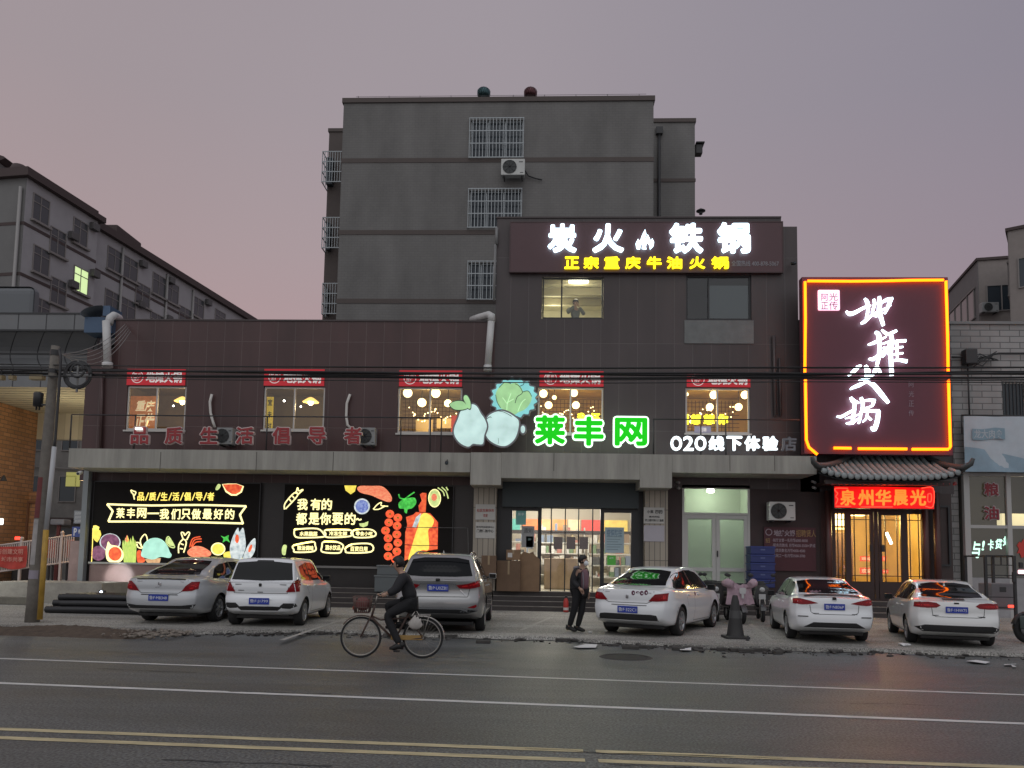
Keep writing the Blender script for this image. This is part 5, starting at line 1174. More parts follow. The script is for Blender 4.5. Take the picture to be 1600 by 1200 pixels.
pic('berry_bowl_print', ell(728, 356, 62, 62), m_whi, RB, 1, RZ); pic('berry_print', ell(728, 356, 50, 50), m_blu, RB, 2, RZ)
line('bean_drawing', [[(815, 378), (850, 340), (880, 325), (878, 350), (932, 355)], [(820, 380), (860, 378), (905, 355)]], 8, m_cy, RB, 1, RZ, 5)
pic('herb_print', smooth([(1015, 330), (1050, 300), (1090, 290), (1140, 290), (1152, 330), (1120, 370), (1085, 380), (1078, 410), (1060, 400), (1055, 375), (1020, 370)]), m_lgr, RB, 1, RZ); line('herb_stem_print', [[(1015, 260), (1025, 290), (1060, 300)], [(1060, 300), (1100, 270), (1138, 245)]], 10, m_lgr, RB, 1, RZ, 5)
for i, (x, y) in enumerate(((946, 415), (1008, 445), (938, 482), (1002, 508), (912, 545), (1000, 575), (932, 605), (1008, 640), (934, 672), (1000, 708), (932, 745), (990, 770))):
    c = pic('tomato_print', ell(x, y, 34, 32, 14), m_tom, RB, 1 + i % 2, RZ); line('calyx_print', [[(x - 6, y + 4), (x + 8, y - 6)], [(x - 6, y - 6), (x + 6, y + 8)]], 6, pbr('calyx_dark', (.05, .08, .02), .6, emit=(.2, .25, .02), es=.5), RB, 4, RZ, 5)
pic('meat_print', [(1180, 262), (1200, 250), (1232, 252), (1230, 330), (1225, 400), (1175, 400), (1170, 350), (1195, 310)], m_or, RB, 1, RZ)
pic('grill_print', [(1072, 440), (1130, 420), (1150, 400), (1260, 410), (1322, 480), (1318, 690), (1250, 700), (1060, 780), (1066, 560), (1082, 500)], m_or, RB, 2, RZ)
pic('cheese_print', smooth([(1165, 520), (1180, 440), (1215, 408), (1262, 425), (1290, 470), (1270, 520), (1245, 545), (1250, 690), (1190, 700), (1130, 780), (1090, 770), (1120, 660), (1150, 560)]), m_lem, RB, 3, RZ); pic('knife_print', [(1120, 520), (1150, 440), (1190, 408), (1175, 470), (1150, 525)], m_whi, RB, 4, RZ)
line('grill_bar_print', [[(1060, 655), (1180, 662), (1318, 662)], [(1080, 520), (1200, 520), (1310, 525)]], 5, m_dk2, RB, 5, RZ, 5)
pic('avocado_print', ell(1295, 292, 50, 72), m_cy, RB, 1, RZ); pic('avocado_print', ell(1295, 292, 44, 66), m_lime, RB, 2, RZ); pic('stone_print', ell(1292, 285, 22, 28), m_pink, RB, 3, RZ)
line('bean_print', [[(1320, 210), (1360, 240), (1372, 275)], [(1350, 205), (1385, 240), (1402, 295)], [(1385, 205), (1400, 230)]], 9, m_lime, RB, 1, RZ, 5)
pic('pea_print', smooth([(102, 690), (115, 658), (140, 662), (135, 700), (128, 735), (105, 730)]), m_lime, RB, 1, RZ)
pic('lime_print', [(705, 490), (745, 486), (778, 472), (772, 505), (740, 520), (712, 510)], m_lime, RB, 1, RZ)
t = MB()
q = [at(x, y, YL - .15) for x, y in ((630, 824), (731, 824), (731, 860))]; t.tube([at(x, y, YL - .1) for x, y in ((632, 824), (660, 824), (731, 825))], .008, 5).tube([at(731, 825, YL - .1), at(732, 880, YL - .1)], .008, 5)
tag(obj('wire', t, pbr('grey_wire', (.2, .2, .2), .6)), 'thin grey wire running off the right light box', 'wire')

# ================================================================== hot pot entrance under the tall sign
hp = thing('hotpot_entrance', 'dark timber hot pot entrance front under the tall sign', 'shopfront', (at(1385, 900, YG).x, YG, 0))
m_tim = pbr('dark_timber', (.042, .026, .024), .45, var=.15)
hx0, hx1 = gx(1282), gx(1488); zd0, zd1 = .5, at(1380, 800, YG).z
zfw = at(1370, 500, YW).z
obj('upper_wall', MB().box(XR2 + .01, at(1487, 600, YW).x - .01, YW + .02, YW + .3, at(1370, 770, YG).z, zfw), m_panel2, hp)
hole = (gx(1304), gx(1444), zd0, zd1)
obj('wall', wall_mb(hx0, hx1, 0, at(1370, 770, YG).z, YG, [hole], .2), m_tim, hp)
t = MB()
m_hroom = pbr('golden_room', (.74, .56, .24), .6, var=.1)
obj('room', room_mb(hole[0] - .5, hole[1] + .5, YG + .25, YG + 4, .45, zd1 + .5), m_hroom, hp)
lv = [(1304, 1324), (1326, 1366), (1374, 1414), (1417, 1444)]
for i, (p0_, p1_) in enumerate(lv):
    x0, x1 = gx(p0_), gx(p1_); lf = obj('door_leaf', frame_mb(x0, x1, zd0 + (.0), zd1, YG + .05, .10 if i in (1, 2) else .05, .07), m_tim, hp)
    m = MB().box(x0, x1, YG + .052, YG + .118, zd0, zd0 + .55)
    ins = .2 if i in (1, 2) else .12
    m.box(x0 + ins, x0 + ins + .025, YG + .07, YG + .1, zd0 + .5, zd1 - .05).box(x1 - ins - .025, x1 - ins, YG + .07, YG + .1, zd0 + .5, zd1 - .05)
    m.box(x0 + .05, x1 - .05, YG + .071, YG + .101, zd0 + .72, zd0 + .745).box(x0 + .05, x1 - .05, YG + .071, YG + .101, zd1 - .26, zd1 - .235)
    obj('muntin', m, m_tim, lf)
    obj('pane', MB().quad((x0 + .04, YG + .09, zd0 + .5), (x1 - .04, YG + .09, zd0 + .5), (x1 - .04, YG + .09, zd1 - .04), (x0 + .04, YG + .09, zd1 - .04)), m_gwin, lf)
    if i in (1, 2):
        hxx = x1 - .14 if i == 1 else x0 + .06; hz = at(1360, 857, YG).z; obj('handle', MB().rbox(hxx, hxx + .1, YG, YG + .05, hz - .1, hz + .12, .01), m_dkmetal, lf)
for q_ in (1325, 1370, 1415.5): obj('door_post', MB().box(gx(q_) - .06, gx(q_) + .06, YG + .045, YG + .125, zd0, zd1), m_tim, hp)
# things inside
t = MB().box(gx(1341), gx(1372), YG + 2.0, YG + 2.8, .46, at(1355, 833, YG + 2).z)
rc = tag(obj('reception_desk', t, pbr('brown_cabinet', (.16, .09, .05), .5)), 'brown reception cabinet behind the left leaf of the lattice door', 'cabinet')
m_rcard = pbr('red_card', (.75, .07, .03), .5, emit=(1, .12, .04), es=.7)
t = MB(); t2 = MB()
for (x0, y0, x1, y1) in ((1344, 869, 1364, 877), (1344, 887, 1364, 897), (1378, 869, 1385, 877), (1378, 890, 1388, 896)): a = rect(x0, y0, x1, y1, YG + 1.2); t.box(a[0], a[1], YG + 1.2, YG + 1.23, a[2], a[3]); text_mb('欢迎', a[0] + .04, a[1] - .04, a[2] + .03, a[3] - .03, YG + 1.195, 0, .02, mb=t2)
cd = tag(obj('red_notice', t, m_rcard), 'small red lit notices behind the lattice door', 'notice'); obj('lettering', t2, pbr('cream_ink', (.9, .75, .5), .6, emit=(1, .8, .5), es=.6), cd)
a, b = at(1385, 832, YG + 1.5), at(1393, 850, YG + 1.5)
sl2 = tag(obj('strip_lamp', MB().tube([a, b], .05, 8), glow('warm_white_strip', (1, .95, .8), 5)), 'slanted white strip lamp inside the right lattice leaf', 'strip lamp')
t = MB().box(gx(1330) + .1, gx(1375), YG + 2.9, YG + 2.98, at(1350, 828, YG + 2.9).z, at(1350, 825, YG + 2.9).z)
obj('light_cove', t, glow('cove_glow', (1, .8, .4), 2.2), hp)
c = at(1311, 811, YG + .8); wl = tag(obj('wall_lantern', MB().rbox(c.x - .22, c.x + .2, YG + .7, YG + .9, c.z - .22, c.z + .16, .04), glow('lantern_glow', (1, .82, .42), 4)), 'bright lantern high behind the leftmost pane of the lattice door', 'lantern')
c = at(1338, 803, YG + .8); tag(obj('ceiling_lantern', MB().rbox(c.x - .22, c.x + .25, YG + .7, YG + .95, c.z - .06, c.z + .1, .03), MATS['lantern_glow']), 'bright ceiling lamp above the left leaf of the lattice door', 'lantern')
lamp('entrance_light', ((hole[0] + hole[1]) / 2, YG + 1.2, zd1 - .2), (1, .72, .28), 170, hp, .25)
tag(obj('yellow_curtain', MB().box(gx(1420), gx(1432), YG + .6, YG + .63, zd1 - .85, zd1 - .15), pbr('yellow_cloth', (.8, .6, .05), .6, emit=(.8, .6, .03), es=.3)), 'short yellow half curtain behind the right pane of the lattice door', 'curtain')
for px in (1290, 1440, 1458): obj('column', MB().tube([(gx(px), YG - .25, 0.0), (gx(px), YG - .25, at(1370, 770, YG).z)], .10, 10), pbr('red_brown_column', (.07, .028, .024), .4), hp)
t = MB()
for k in range(3): t.box(gx(1300), gx(1470), YG - 1.25 + .3 * k, YG - .02 if k == 2 else YG - .95 + .3 * k, 0, .155 * (k + 1) - .002)
obj('entrance_step', t, m_step, hp)
t = MB()
for k in range(3): t.box(gx(1300), gx(1470), YG - 1.26 + .3 * k, YG - 1.22 + .3 * k, .155 * (k + 1) - .02, .155 * (k + 1) + .003)
obj('step_nosing', t, m_edge, hp)
obj('side_window', frame_mb(gx(1463), gx(1484), at(1473, 860, YG).z - .5, at(1473, 790, YG).z, YG - .06, .06, .05), m_frame_d, hp)
# ---- red running text display
YD = YG - .85
a = rect(1303, 760, 1460, 795, YD)
ld = thing('led_display', 'red glowing running text display over the lattice doors', 'led sign', ((a[0] + a[1]) / 2, YD, a[2]))
obj('casing', MB().box(a[0], a[1], YD + .01, YD + .14, a[2], a[3]), m_dkmetal, ld)
obj('screen', MB().box(a[0] + .02, a[1] - .02, YD, YD + .008, a[2] + .02, a[3] - .02), glow('led_red_field', (.62, .004, .004), 1.0), ld)
t = MB()
for ch, x0, x1 in zip('泉州华晨光', (1313, 1341, 1368, 1396, 1422), (1337, 1365, 1393, 1419, 1447)): ptext(ch, x0, 765, x1, 790, YD - .02, dep=.01, bold=.03, mb=t)
obj('running_text', t, glow('led_orange', (1, .16, .02), 1.7), ld)
for s in ([(1306, 768), (1306, 763), (1325, 763)], [(1306, 768), (1309, 771), (1306, 776), (1309, 780), (1306, 788)], [(1306, 791), (1330, 791)], [(1440, 763), (1458, 763), (1458, 791), (1446, 791)], [(1450, 772), (1455, 772), (1455, 783), (1450, 783), (1450, 772)], [(1345, 792), (1395, 792)]): obj('running_border', pstroke(s, 1.5, YD - .012, .01), glow('led_bright_red', (1, .06, .03), 1.8), ld)
lamp('display_glow', ((a[0] + a[1]) / 2, YD - .35, (a[2] + a[3]) / 2), (1, .05, .02), 42, ld, .5)
# ---- glazed tile eave
YE0, YE1 = YG - .05, YG - 1.75
el, er = at(1277, 745, YE1).x, at(1507, 747, YE1).x; ez = at(1390, 748, YE1).z
tl_, tr_ = at(1331, 716, YE0 - .3).x, at(1446, 716, YE0 - .3).x; ezt = at(1390, 714, YE0 - .3).z
ev = thing('tile_eave', 'grey glazed tile eave with upturned corners over the hot pot entrance', 'tiled eave', ((el + er) / 2, YG - .8, ez))
m_tile = pbr('grey_glazed_tile', (.26, .29, .29), .28, var=.25, vscale=4)
m_tiled = pbr('dark_roof_bed', (.05, .055, .055), .5)
def eave_pt(u, v):
    """u across 0..1, v down the slope 0..1"""
    x = (tl_ + (tr_ - tl_) * u) * (1 - v) + (el + (er - el) * u) * v; y = YE0 - .3 + (YE1 - YE0 + .3) * v
    c = abs(2 * u - 1); return Vector((x, y, ezt + (ez - ezt) * (v ** .8) + .26 * (c ** 4) * v * v))
t = MB(); n, m = 24, 6; vs = [eave_pt(i / n, j / m) for i in range(n + 1) for j in range(m + 1)]
t.add(vs, [(i * 7 + j, (i + 1) * 7 + j, (i + 1) * 7 + j + 1, i * 7 + j + 1) for i in range(n) for j in range(m)], True)
t.add([q - Vector((0, 0, .1)) for q in vs], [(i * 7 + j, (i + 1) * 7 + j, (i + 1) * 7 + j + 1, i * 7 + j + 1) for i in range(n) for j in range(m)], True)
obj('roof_bed', t, m_tiled, ev)
t = MB(); t2 = MB()
nt_ = 21
for k in range(nt_):
    x = el + .2 + (er - el - .4) * k / (nt_ - 1)
    vmin = 0.0
    for vv in range(21):
        v = vv / 20; xl_, xr_ = eave_pt(0, v).x, eave_pt(1, v).x
        if xl_ + .05 <= x <= xr_ - .05: vmin = v; break
    else: vmin = .95
    P = []
    for j in range(7):
        v = vmin + (1 - vmin) * j / 6; xl_, xr_ = eave_pt(0, v).x, eave_pt(1, v).x; u = (x - xl_) / (xr_ - xl_); q = eave_pt(min(1, max(0, u)), v); q.z += .03; P.append(q)
    t.tube(P, .075, 8); e_ = P[-1]; t2.lathe([(.001, -.03), (.085, -.03), (.085, 0), (.001, 0)], e_ + Vector((0, -.01, 0)), axis='Y', n=12)
obj('tile_row', t, m_tile, ev); obj('tile_end', t2, m_tile, ev)
t = MB()
for sgn in (0, 1):
    P = [eave_pt(sgn, j / 8) + Vector((0, 0, .10)) for j in range(9)]; d = 1 if sgn else -1
    P += [P[-1] + Vector((.14 * d, -.1, .10)), P[-1] + Vector((.2 * d, -.14, .26))]
    t.tube(P, [.10] * 9 + [.08, .05], 8)
t.tube([eave_pt(0, 0) + Vector((-.05, .05, .08)), eave_pt(1, 0) + Vector((.05, .05, .08))], .11, 8)
for px in (1337, 1427):
    q = at(px, 706, YE0 - .35); t.rbox(q.x - .1, q.x + .1, YE0 - .45, YE0 - .25, q.z - .25, q.z + .05, .04)
obj('hip_ridge', t, m_tiled, ev)
t = MB()
for k in range(nt_): q = at(1300 + 9.6 * k, 757, YE1 + .25); t.lathe([(.001, -.01), (.05, 0), (.06, .04), (.03, .1)], (q.x, YE1 + .25, q.z - .02), n=8)
obj('drip_tile', t, pbr('red_lit_drip', (.28, .05, .05), .5), ev)  # red light falling on the drip tiles is put into their colour
obj('eave_beam', MB().box(el + .3, er - .3, YE1 + .2, YE1 + .32, ez - .16, ez - .03).box(el + .5, er - .5, YE1 + .33, YG - .01, ez - .02 - .1, ez - .02), m_tim, ev)
# ---- small signs and notices
a = rect(1194, 824, 1275, 892, YG - .05)
ps = tag(obj('recruiting_poster', MB().box(a[0], a[1], YG - .05, YG - .03, a[2], a[3]), pbr('dark_red_poster', (.07, .016, .024), .5)), 'dark red recruiting poster with white lines below the wall air conditioner', 'poster')
t = MB(); ptext('地摊火锅', 1209, 828, 1242, 838, YG - .056, dep=.004, offset=.03, mb=t)
for k, ln in enumerate(('·前厅主管一名月薪6000-8000', '·服务员数名 月薪4500-5500+提成', '·传菜员数名月薪4000-4500', '·洗碗工一名月薪3500-3700')): ptext(ln, 1207, 841.5 + 8 * k, (1262, 1274, 1258, 1258)[k], 847 + 8 * k, YG - .056, dep=.003, offset=.01, mb=t)
c = rect(1195, 826, 1206, 837, YG)
for k in range(20):
    q0, q1 = 2 * math.pi * k / 20, 2 * math.pi * (k + 1) / 20; cx, cz, r1, r2 = (c[0] + c[1]) / 2, (c[2] + c[3]) / 2, .11, .085
    t.quad((cx + r1 * math.cos(q0), YG - .056, cz + r1 * math.sin(q0)), (cx + r1 * math.cos(q1), YG - .056, cz + r1 * math.sin(q1)), (cx + r2 * math.cos(q1), YG - .056, cz + r2 * math.sin(q1)), (cx + r2 * math.cos(q0), YG - .056, cz + r2 * math.sin(q0)))
obj('lettering', t, pbr('poster_white', (.34, .29, .33), .6), ps)
for bd, q_ in (('招聘贤人', (1244, 828, 1275, 839)), ('招', (1196, 841, 1203, 848))): obj('lettering', ptext(bd, *q_, YG - .056, dep=.003), pbr('poster_gold', (.36, .24, .09), .6), ps)
YP = YG - .45
def plate(nm, x0, y0, x1, y1, label, texts, base=(.50, .49, .46)):
    a = rect(x0, y0, x1, y1, YP - .02); o_ = tag(obj(nm, MB().box(a[0], a[1], YP - .02, YP - .003, a[2], a[3]), pbr('plate_%d_%d' % (x0, y0), base, .5, var=.05)), label, 'notice', 'notices on the pillars')
    for i, (b, c, p) in enumerate(texts): obj('lettering', ptext(b, *p, YP - .025, dep=.003, offset=.02), c, o_)
    return o_
mred, mblk = pbr('red_ink', (.38, .06, .05), .6), pbr('black_ink', (.02, .02, .02), .6)
plate('notice_board', 743, 788, 774, 812, 'white notice with red lettering, upper one on the left pillar', [('社区生鲜超市', mred, (745, 795, 772, 800)), ('欢迎', mred, (755, 803, 762, 808))])
plate('notice_board', 743, 816, 774, 841, 'white notice with dark lettering, lower one on the left pillar', [('莱丰网社区服务中心', mblk, (744, 822, 772, 825)), ('门店体验中心', mblk, (745, 827, 771, 832))])
plate('notice_board', 1006, 793, 1038, 818, 'white notice with black lettering, upper one on the right pillar', [('小莱', mblk, (1011, 797, 1021, 802)), ('四网', mblk, (1024, 797, 1035, 803)), ('莱丰网络', mblk, (1014, 806, 1031, 809)), ('网上商城实体体验店', mblk, (1008, 811, 1037, 815))])
plate('notice_board', 1006, 821, 1038, 846, 'plain blank pale board, lower one on the right pillar', [], (.44, .42, .46))
YQ = YG - .02
a = rect(116, 798, 131, 818, YQ); o_ = tag(obj('paper_notice', MB().box(a[0], a[1], YQ - .015, YQ - .002, a[2], a[3]), pbr('grey_paper', (.30, .31, .33), .7)), 'grey paper list on the board at the left corner of the building', 'notice')
t = MB()
for k in range(3): ptext('办证开锁', 117.5, 800 + k * 6, 129.5, 804.5 + k * 6, YQ - .018, dep=0, offset=.02, mb=t)
obj('lettering', t, pbr('paper_pale', (.6, .6, .6), .6), o_)
a = rect(113, 823, 130, 839, YQ); o_ = tag(obj('blue_notice', MB().box(a[0], a[1], YQ - .015, YQ - .002, a[2], a[3]), pbr('blue_sign', (.05, .08, .28), .5)), 'small blue and white parking notice at the left corner of the building', 'notice')
t = MB(); ptext('P', 115, 825, 120, 837, YQ - .018, dep=0, offset=.03, mb=t); ptext('停车', 122, 827, 129, 834, YQ - .018, dep=0, offset=.03, mb=t); obj('lettering', t, pbr('paper_white2', (.7, .7, .72), .6), o_)
# ================================================================== street things
m_pole = pbr('concrete_pole', (.17, .155, .135), .85, var=.3, vscale=5)
def leanpts(pts, Y0): return [at(x, y, Y0) for x, y in pts]
pb = gr(50, 972); YPL = pb.y
ptop = at(87, 541, YPL)
pole = thing('utility_pole', 'leaning concrete utility pole wrapped in old posters at left', 'utility pole', (pb.x, YPL, 0))
P = [Vector((pb.x, YPL, -.05)) + (Vector((ptop.x, YPL, ptop.z)) - Vector((pb.x, YPL, -.05))) * (k / 8) for k in range(9)]
obj('shaft', MB().tube(P, [.15 - .06 * k / 8 for k in range(9)], 20), m_pole, pole)
def onpole(v): return P[0] + (P[-1] - P[0]) * v
def wrap(nm, v0, v1, a0, a1, m, r=.004):
    t = MB(); n = 10; vs = []
    for j in (0, 1):
        v = (v0, v1)[j]; rad = .15 - .06 * v + r
        for k in range(n + 1):
            an_ = R(a0 + (a1 - a0) * k / n); c = onpole(v); vs.append(c + Vector((math.cos(an_) * rad, math.sin(an_) * rad, 0)))
    t.add(vs, [(k, k + 1, n + 2 + k, n + 1 + k) for k in range(n)], True); return obj(nm, t, m, pole)
wrap('torn_poster', .21, .37, 180, 285, pbr('pole_poster_white', (.36, .34, .33), .8, var=.3)); wrap('torn_poster', .375, .52, 195, 290, pbr('pole_poster_red', (.16, .04, .04), .8, var=.35)); wrap('torn_poster', .16, .19, 200, 320, pbr('pole_poster_lilac', (.3, .27, .32), .8)); wrap('torn_poster', .12, .22, 180, 215, MATS['pole_poster_white'])
wrap('strap', .965, .985, 0, 360, m_dkmetal, .012); wrap('strap', .90, .915, 0, 360, m_dkmetal, .012)
# cable guard: yellow below, pale grey above, black cable on top
sp = [(62, 966), (69, 880), (72, 836)]; 
cg = thing('cable_guard', 'yellow and grey cable pipe strapped up the utility pole', 'cable guard', tuple(gr(62, 968)))
YG2 = YPL - .22
obj('yellow_pipe', MB().tube(leanpts([(62, 968), (72, 828)], YG2), .06, 10), pbr('yellow_pipe', (.40, .24, .035), .5, var=.25, vscale=6), cg)
obj('grey_pipe', MB().tube(leanpts([(72, 829), (85, 698)], YG2), .052, 10), pbr('pale_grey_pipe', (.45, .46, .47), .4), cg)
obj('feed_cable', MB().tube(leanpts([(85, 700), (86, 690), (92, 610), (95, 560), (93, 545)], YG2), .03, 8), m_dkmetal, cg)
tb = at(62, 625, YPL); tr = thing('pole_box', 'black cylindrical junction can bracketed to the utility pole', 'junction can', (tb.x, YPL, tb.z))
obj('can', MB().lathe([(.001, -.16), (.10, -.16), (.105, .13), (.09, .16), (.001, .165)], (tb.x, YPL - .05, tb.z), n=18), m_dkmetal, tr)
c = onpole(.80); obj('bracket', MB().box(tb.x, c.x, YPL - .08, YPL - .03, tb.z - .14, tb.z - .10).tube([(tb.x - .03, YPL - .05, tb.z - .16), (tb.x - .03, YPL - .05, tb.z - .24)], .02, 6).tube([(tb.x + .04, YPL - .05, tb.z - .16), (tb.x + .04, YPL - .05, tb.z - .24)], .02, 6), m_dkmetal, tr)
# coil of spare cable
cc = at(122, 586, YPL - .1); coil = thing('cable_coil', 'coil of black cable on a cross frame hung beside the pole', 'cable coil', (cc.x, YPL, cc.z - .35))
t = MB()
for k in range(9):
    rr = .30 + rnd.uniform(-.03, .035); d = Vector((rnd.uniform(-.02, .02), rnd.uniform(-.03, .03), rnd.uniform(-.02, .02)))
    t.tube([cc + d + Vector((rr * math.cos(a_), .0, rr * math.sin(a_))) for a_ in [2 * math.pi * j / 28 for j in range(29)]], .018, 6)
for k in range(4):
    rr = .15 + rnd.uniform(-.01, .02); t.tube([cc + Vector((.0, -.03, .1)) + Vector((rr * math.cos(a_), .0, rr * math.sin(a_))) for a_ in [2 * math.pi * j / 20 for j in range(21)]], .015, 6)
obj('coil', t, m_dkmetal, coil)
obj('cross_frame', MB().box(cc.x - .32, cc.x + .32, YPL - .13, YPL - .1, cc.z - .02, cc.z + .02).box(cc.x - .02, cc.x + .02, YPL - .131, YPL - .101, cc.z - .4, cc.z + .34), pbr('grey_steel', (.16, .16, .16), .5), coil)
c = onpole(.86); obj('arm', MB().tube([(c.x, YPL - .1, cc.z - .05), (cc.x - .1, YPL - .1, cc.z - .02)], .02, 6), MATS['grey_steel'], coil)
# bundle of overhead cables
m_cab = pbr('black_cable', (.014, .014, .015), .6)
XE = 13.0
def cable(z0, z1, sag, r, y0=0, wob=0):
    a = Vector((-16.5, YPL + .3 + y0 + .05, z0)); b = Vector((XE + 3, YPL - 2.0 + y0, z1)); P_ = []
    ph = rnd.uniform(0, 6)
    for k in range(41):
        u = k / 40; q = a.lerp(b, u); q.z -= sag * (1 - (2 * u - 1) ** 2) * 1.0; q.z += wob * math.sin(u * 23 + ph); q.y += wob * math.cos(u * 19 + ph); P_.append(q)
    return MB().tube(P_, r, 6)
zL = at(100, 577, YPL).z
names = ['thickest bundled black cable crossing in front of the shop', 'thick black cable just under the thickest one', 'thin black cable at the top of the bundle', 'thin black cable weaving through the bundle', 'slack thin cable hanging lowest under the bundle', 'second thick cable twisted into the bundle', 'thin straight cable above the shop window headers', 'fine black wire running over the red headers']
for i, (z0, z1, sag, r, yy, wob) in enumerate(((0, -.30, .02, .020, 0, .012), (-.06, -.34, .05, .017, .05, .016), (.09, -.20, .0, .010, -.04, .008), (.03, -.25, .06, .012, .1, .04), (-.13, -.44, .10, .009, -.1, .015), (.045, -.29, .035, .018, .12, .02), (.13, -.18, .03, .009, .02, .006), (-.10, -.40, .03, .011, .06, .02))):
    tag(obj('overhead_cable', cable(zL + z0 + .10, zL + z1 - .04, sag + .08, r * 1.2, yy, wob), m_cab), names[i], 'cable', 'overhead cables')
# drop wires from the pole to the parapet
m_wire = pbr('pale_wire', (.28, .27, .26), .6)
t = MB()
for k in range(5):
    a, b = onpole(.97) + Vector((.05, 0, .02 * k)), at(196 + 2 * k, 506 + 3 * k, YW - .05)
    P_ = [a.lerp(b, j / 10) - Vector((0, 0, (.25 + .1 * k) * (1 - (2 * j / 10 - 1) ** 2))) for j in range(11)]; t.tube(P_, .008, 5)
struct(obj('drop_wires', t, m_wire), 'stuff', 'fan of thin pale wires from the pole to the parapet corner', 'wires')
# lamps hanging from the cable at the far left
m_gold = pbr('dull_brass_lamp', (.32, .25, .14), .5)
for px, w, lb in ((3, 4, 'small brass flood lamp at the left edge under the cables'), (20, 4, 'small brass flood lamp, second from the left edge'), (59, 11, 'wide brass flood lamp nearest the pole')):
    q = at(px, 590, YPL + .1); f = thing('flood_lamp', lb, 'flood lamp', tuple(q), group='flood lamps by the pole'); ww = w / 70
    obj('housing', MB().rbox(q.x - ww, q.x + ww, q.y - .08, q.y + .06, q.z - .06, q.z + .05, .015), m_gold, f); obj('bracket', MB().tube([(q.x, q.y, q.z + .05), (q.x - .02, q.y, q.z + .2)], .015, 5), m_dkmetal, f)
# white ducts, extractor hood
m_duct = pbr('white_duct', (.55, .55, .54), .4, var=.08)
YD1 = YW - .25
d = tag(obj('duct_pipe', MB().tube([at(166, 502, YD1), at(168, 567, YD1)], .125, 14), m_duct), 'white vertical duct at the left end of the brown parapet', 'duct', 'white ducts')
obj('elbow', MB().tube([at(170, 506, YD1 + .1), at(172, 497, YD1 + .15), at(178, 493, YD1 + .3), at(186, 497, YD1 + 1.2)], .13, 14), m_duct, d); obj('outlet_flange', MB().tube([at(168, 567, YD1), at(168, 574, YD1)], .17, 14), m_duct, d)
q = at(154, 490, YW + .6); hd = thing('extractor_hood', 'blue and grey extractor hood behind the left parapet corner', 'extractor hood', (q.x, q.y, q.z - .2))
t = MB(); n = 10; vs = []
for j in (0, 1):
    for k in range(n + 1): a_ = math.pi * .5 * k / n; vs.append((q.x - .45 + .75 - .75 * math.cos(a_), q.y - .35 + .9 * j, q.z - .15 + .33 * math.sin(a_)))
obj('hood', t.add(vs, [(k, k + 1, n + 2 + k, n + 1 + k) for k in range(n)], True), pbr('grey_blue_sheet', (.20, .23, .26), .35), hd)
obj('body', MB().box(q.x - .42, q.x + .55, q.y - .1, q.y + .6, q.z - .7, q.z - .15).box(q.x + .3, q.x + .55, q.y - .25, q.y + .5, q.z - .15, q.z + .2), pbr('blue_sheet', (.06, .11, .19), .4), hd)
d = tag(obj('duct_pipe', MB().tube([at(768, 497, YD1), at(762, 574, YD1)], .115, 14), m_duct), 'white vertical duct where the low and high parapets meet', 'duct', 'white ducts')
obj('elbow', MB().tube([at(768, 502, YD1), at(768, 494, YD1), at(764, 492, YD1 + .15), at(750, 496, YD1 + .4), at(738, 500, YD1 + .8)], .125, 14), m_duct, d); obj('outlet_flange', MB().tube([at(762, 571, YD1), at(762, 580, YD1)], .135, 14), m_duct, d)
q = at(775, 360, YW - .1); tag(obj('downpipe', MB().tube([at(776, 356, YW - .1), at(776, 382, YW - .1)], .05, 8).tube([at(774, 382, YW - .1), at(772, 470, YW - .1)], .04, 8), pbr('grey_downpipe', (.2, .2, .2), .5)), 'thin downpipe at the left edge of the upper storey', 'downpipe')
tag(obj('downpipe', MB().tube([at(1209, 525, YW - .08), at(1212, 650, YW - .08)], .06, 8).tube([at(1218, 560, YW - .08), at(1220, 650, YW - .08)], .04, 8), m_panel2), 'brown downpipes between the upper storey and the tall sign', 'downpipe')
tag(obj('downpipe', MB().tube([at(160, 580, YW - .08), at(157, 700, YW - .08)], .05, 8), m_panel), 'brown downpipe at the left end of the upper wall', 'downpipe')
q = at(1095, 335, YW + 1); tag(obj('flue_pipe', MB().tube([q, q + Vector((0, 0, .12))], .06, 8).lathe([(.01, .22), (.16, .13), (.16, .11), (.01, .11)], q, n=12), m_dkmetal), 'small capped flue above the roof sign', 'flue')
for px, py, lb in ((1238, 412, 'security camera under the right end of the roof sign'), (698, 722, 'dome camera on the canopy edge under the pear'), (127, 738, 'white security camera under the left canopy corner')):
    q = at(px, py, YC - .12 if py > 500 else YW - .2); cm = thing('security_camera', lb, 'security camera', tuple(q), group='security cameras')
    obj('body', MB().tube([q, q + Vector((.02, -.2, -.06))], .055, 10), m_duct if px == 127 else m_dkmetal, cm); obj('lens', MB().ball(q + Vector((.022, -.21, -.065)), .04, 6), m_dkpane, cm); obj('bracket', MB().tube([q, q + Vector((0, .12, .08))], .02, 6), m_dkmetal, cm)
for px, lb in ((1050, 'left pair of small spot lamps under the canopy'), (1262, 'right pair of small spot lamps under the canopy')):
    q = at(px + 6, 752, YG - .15); cm = thing('spot_lamp', lb, 'spot lamp', tuple(q))
    for k in (0, 1): obj('lamp_head', MB().tube([q + Vector((.02 * k, 0, -.18 * k)), q + Vector((.1, -.1, -.06 - .18 * k))], .04, 8), pbr('grey_lamp', (.3, .3, .3), .4), cm)
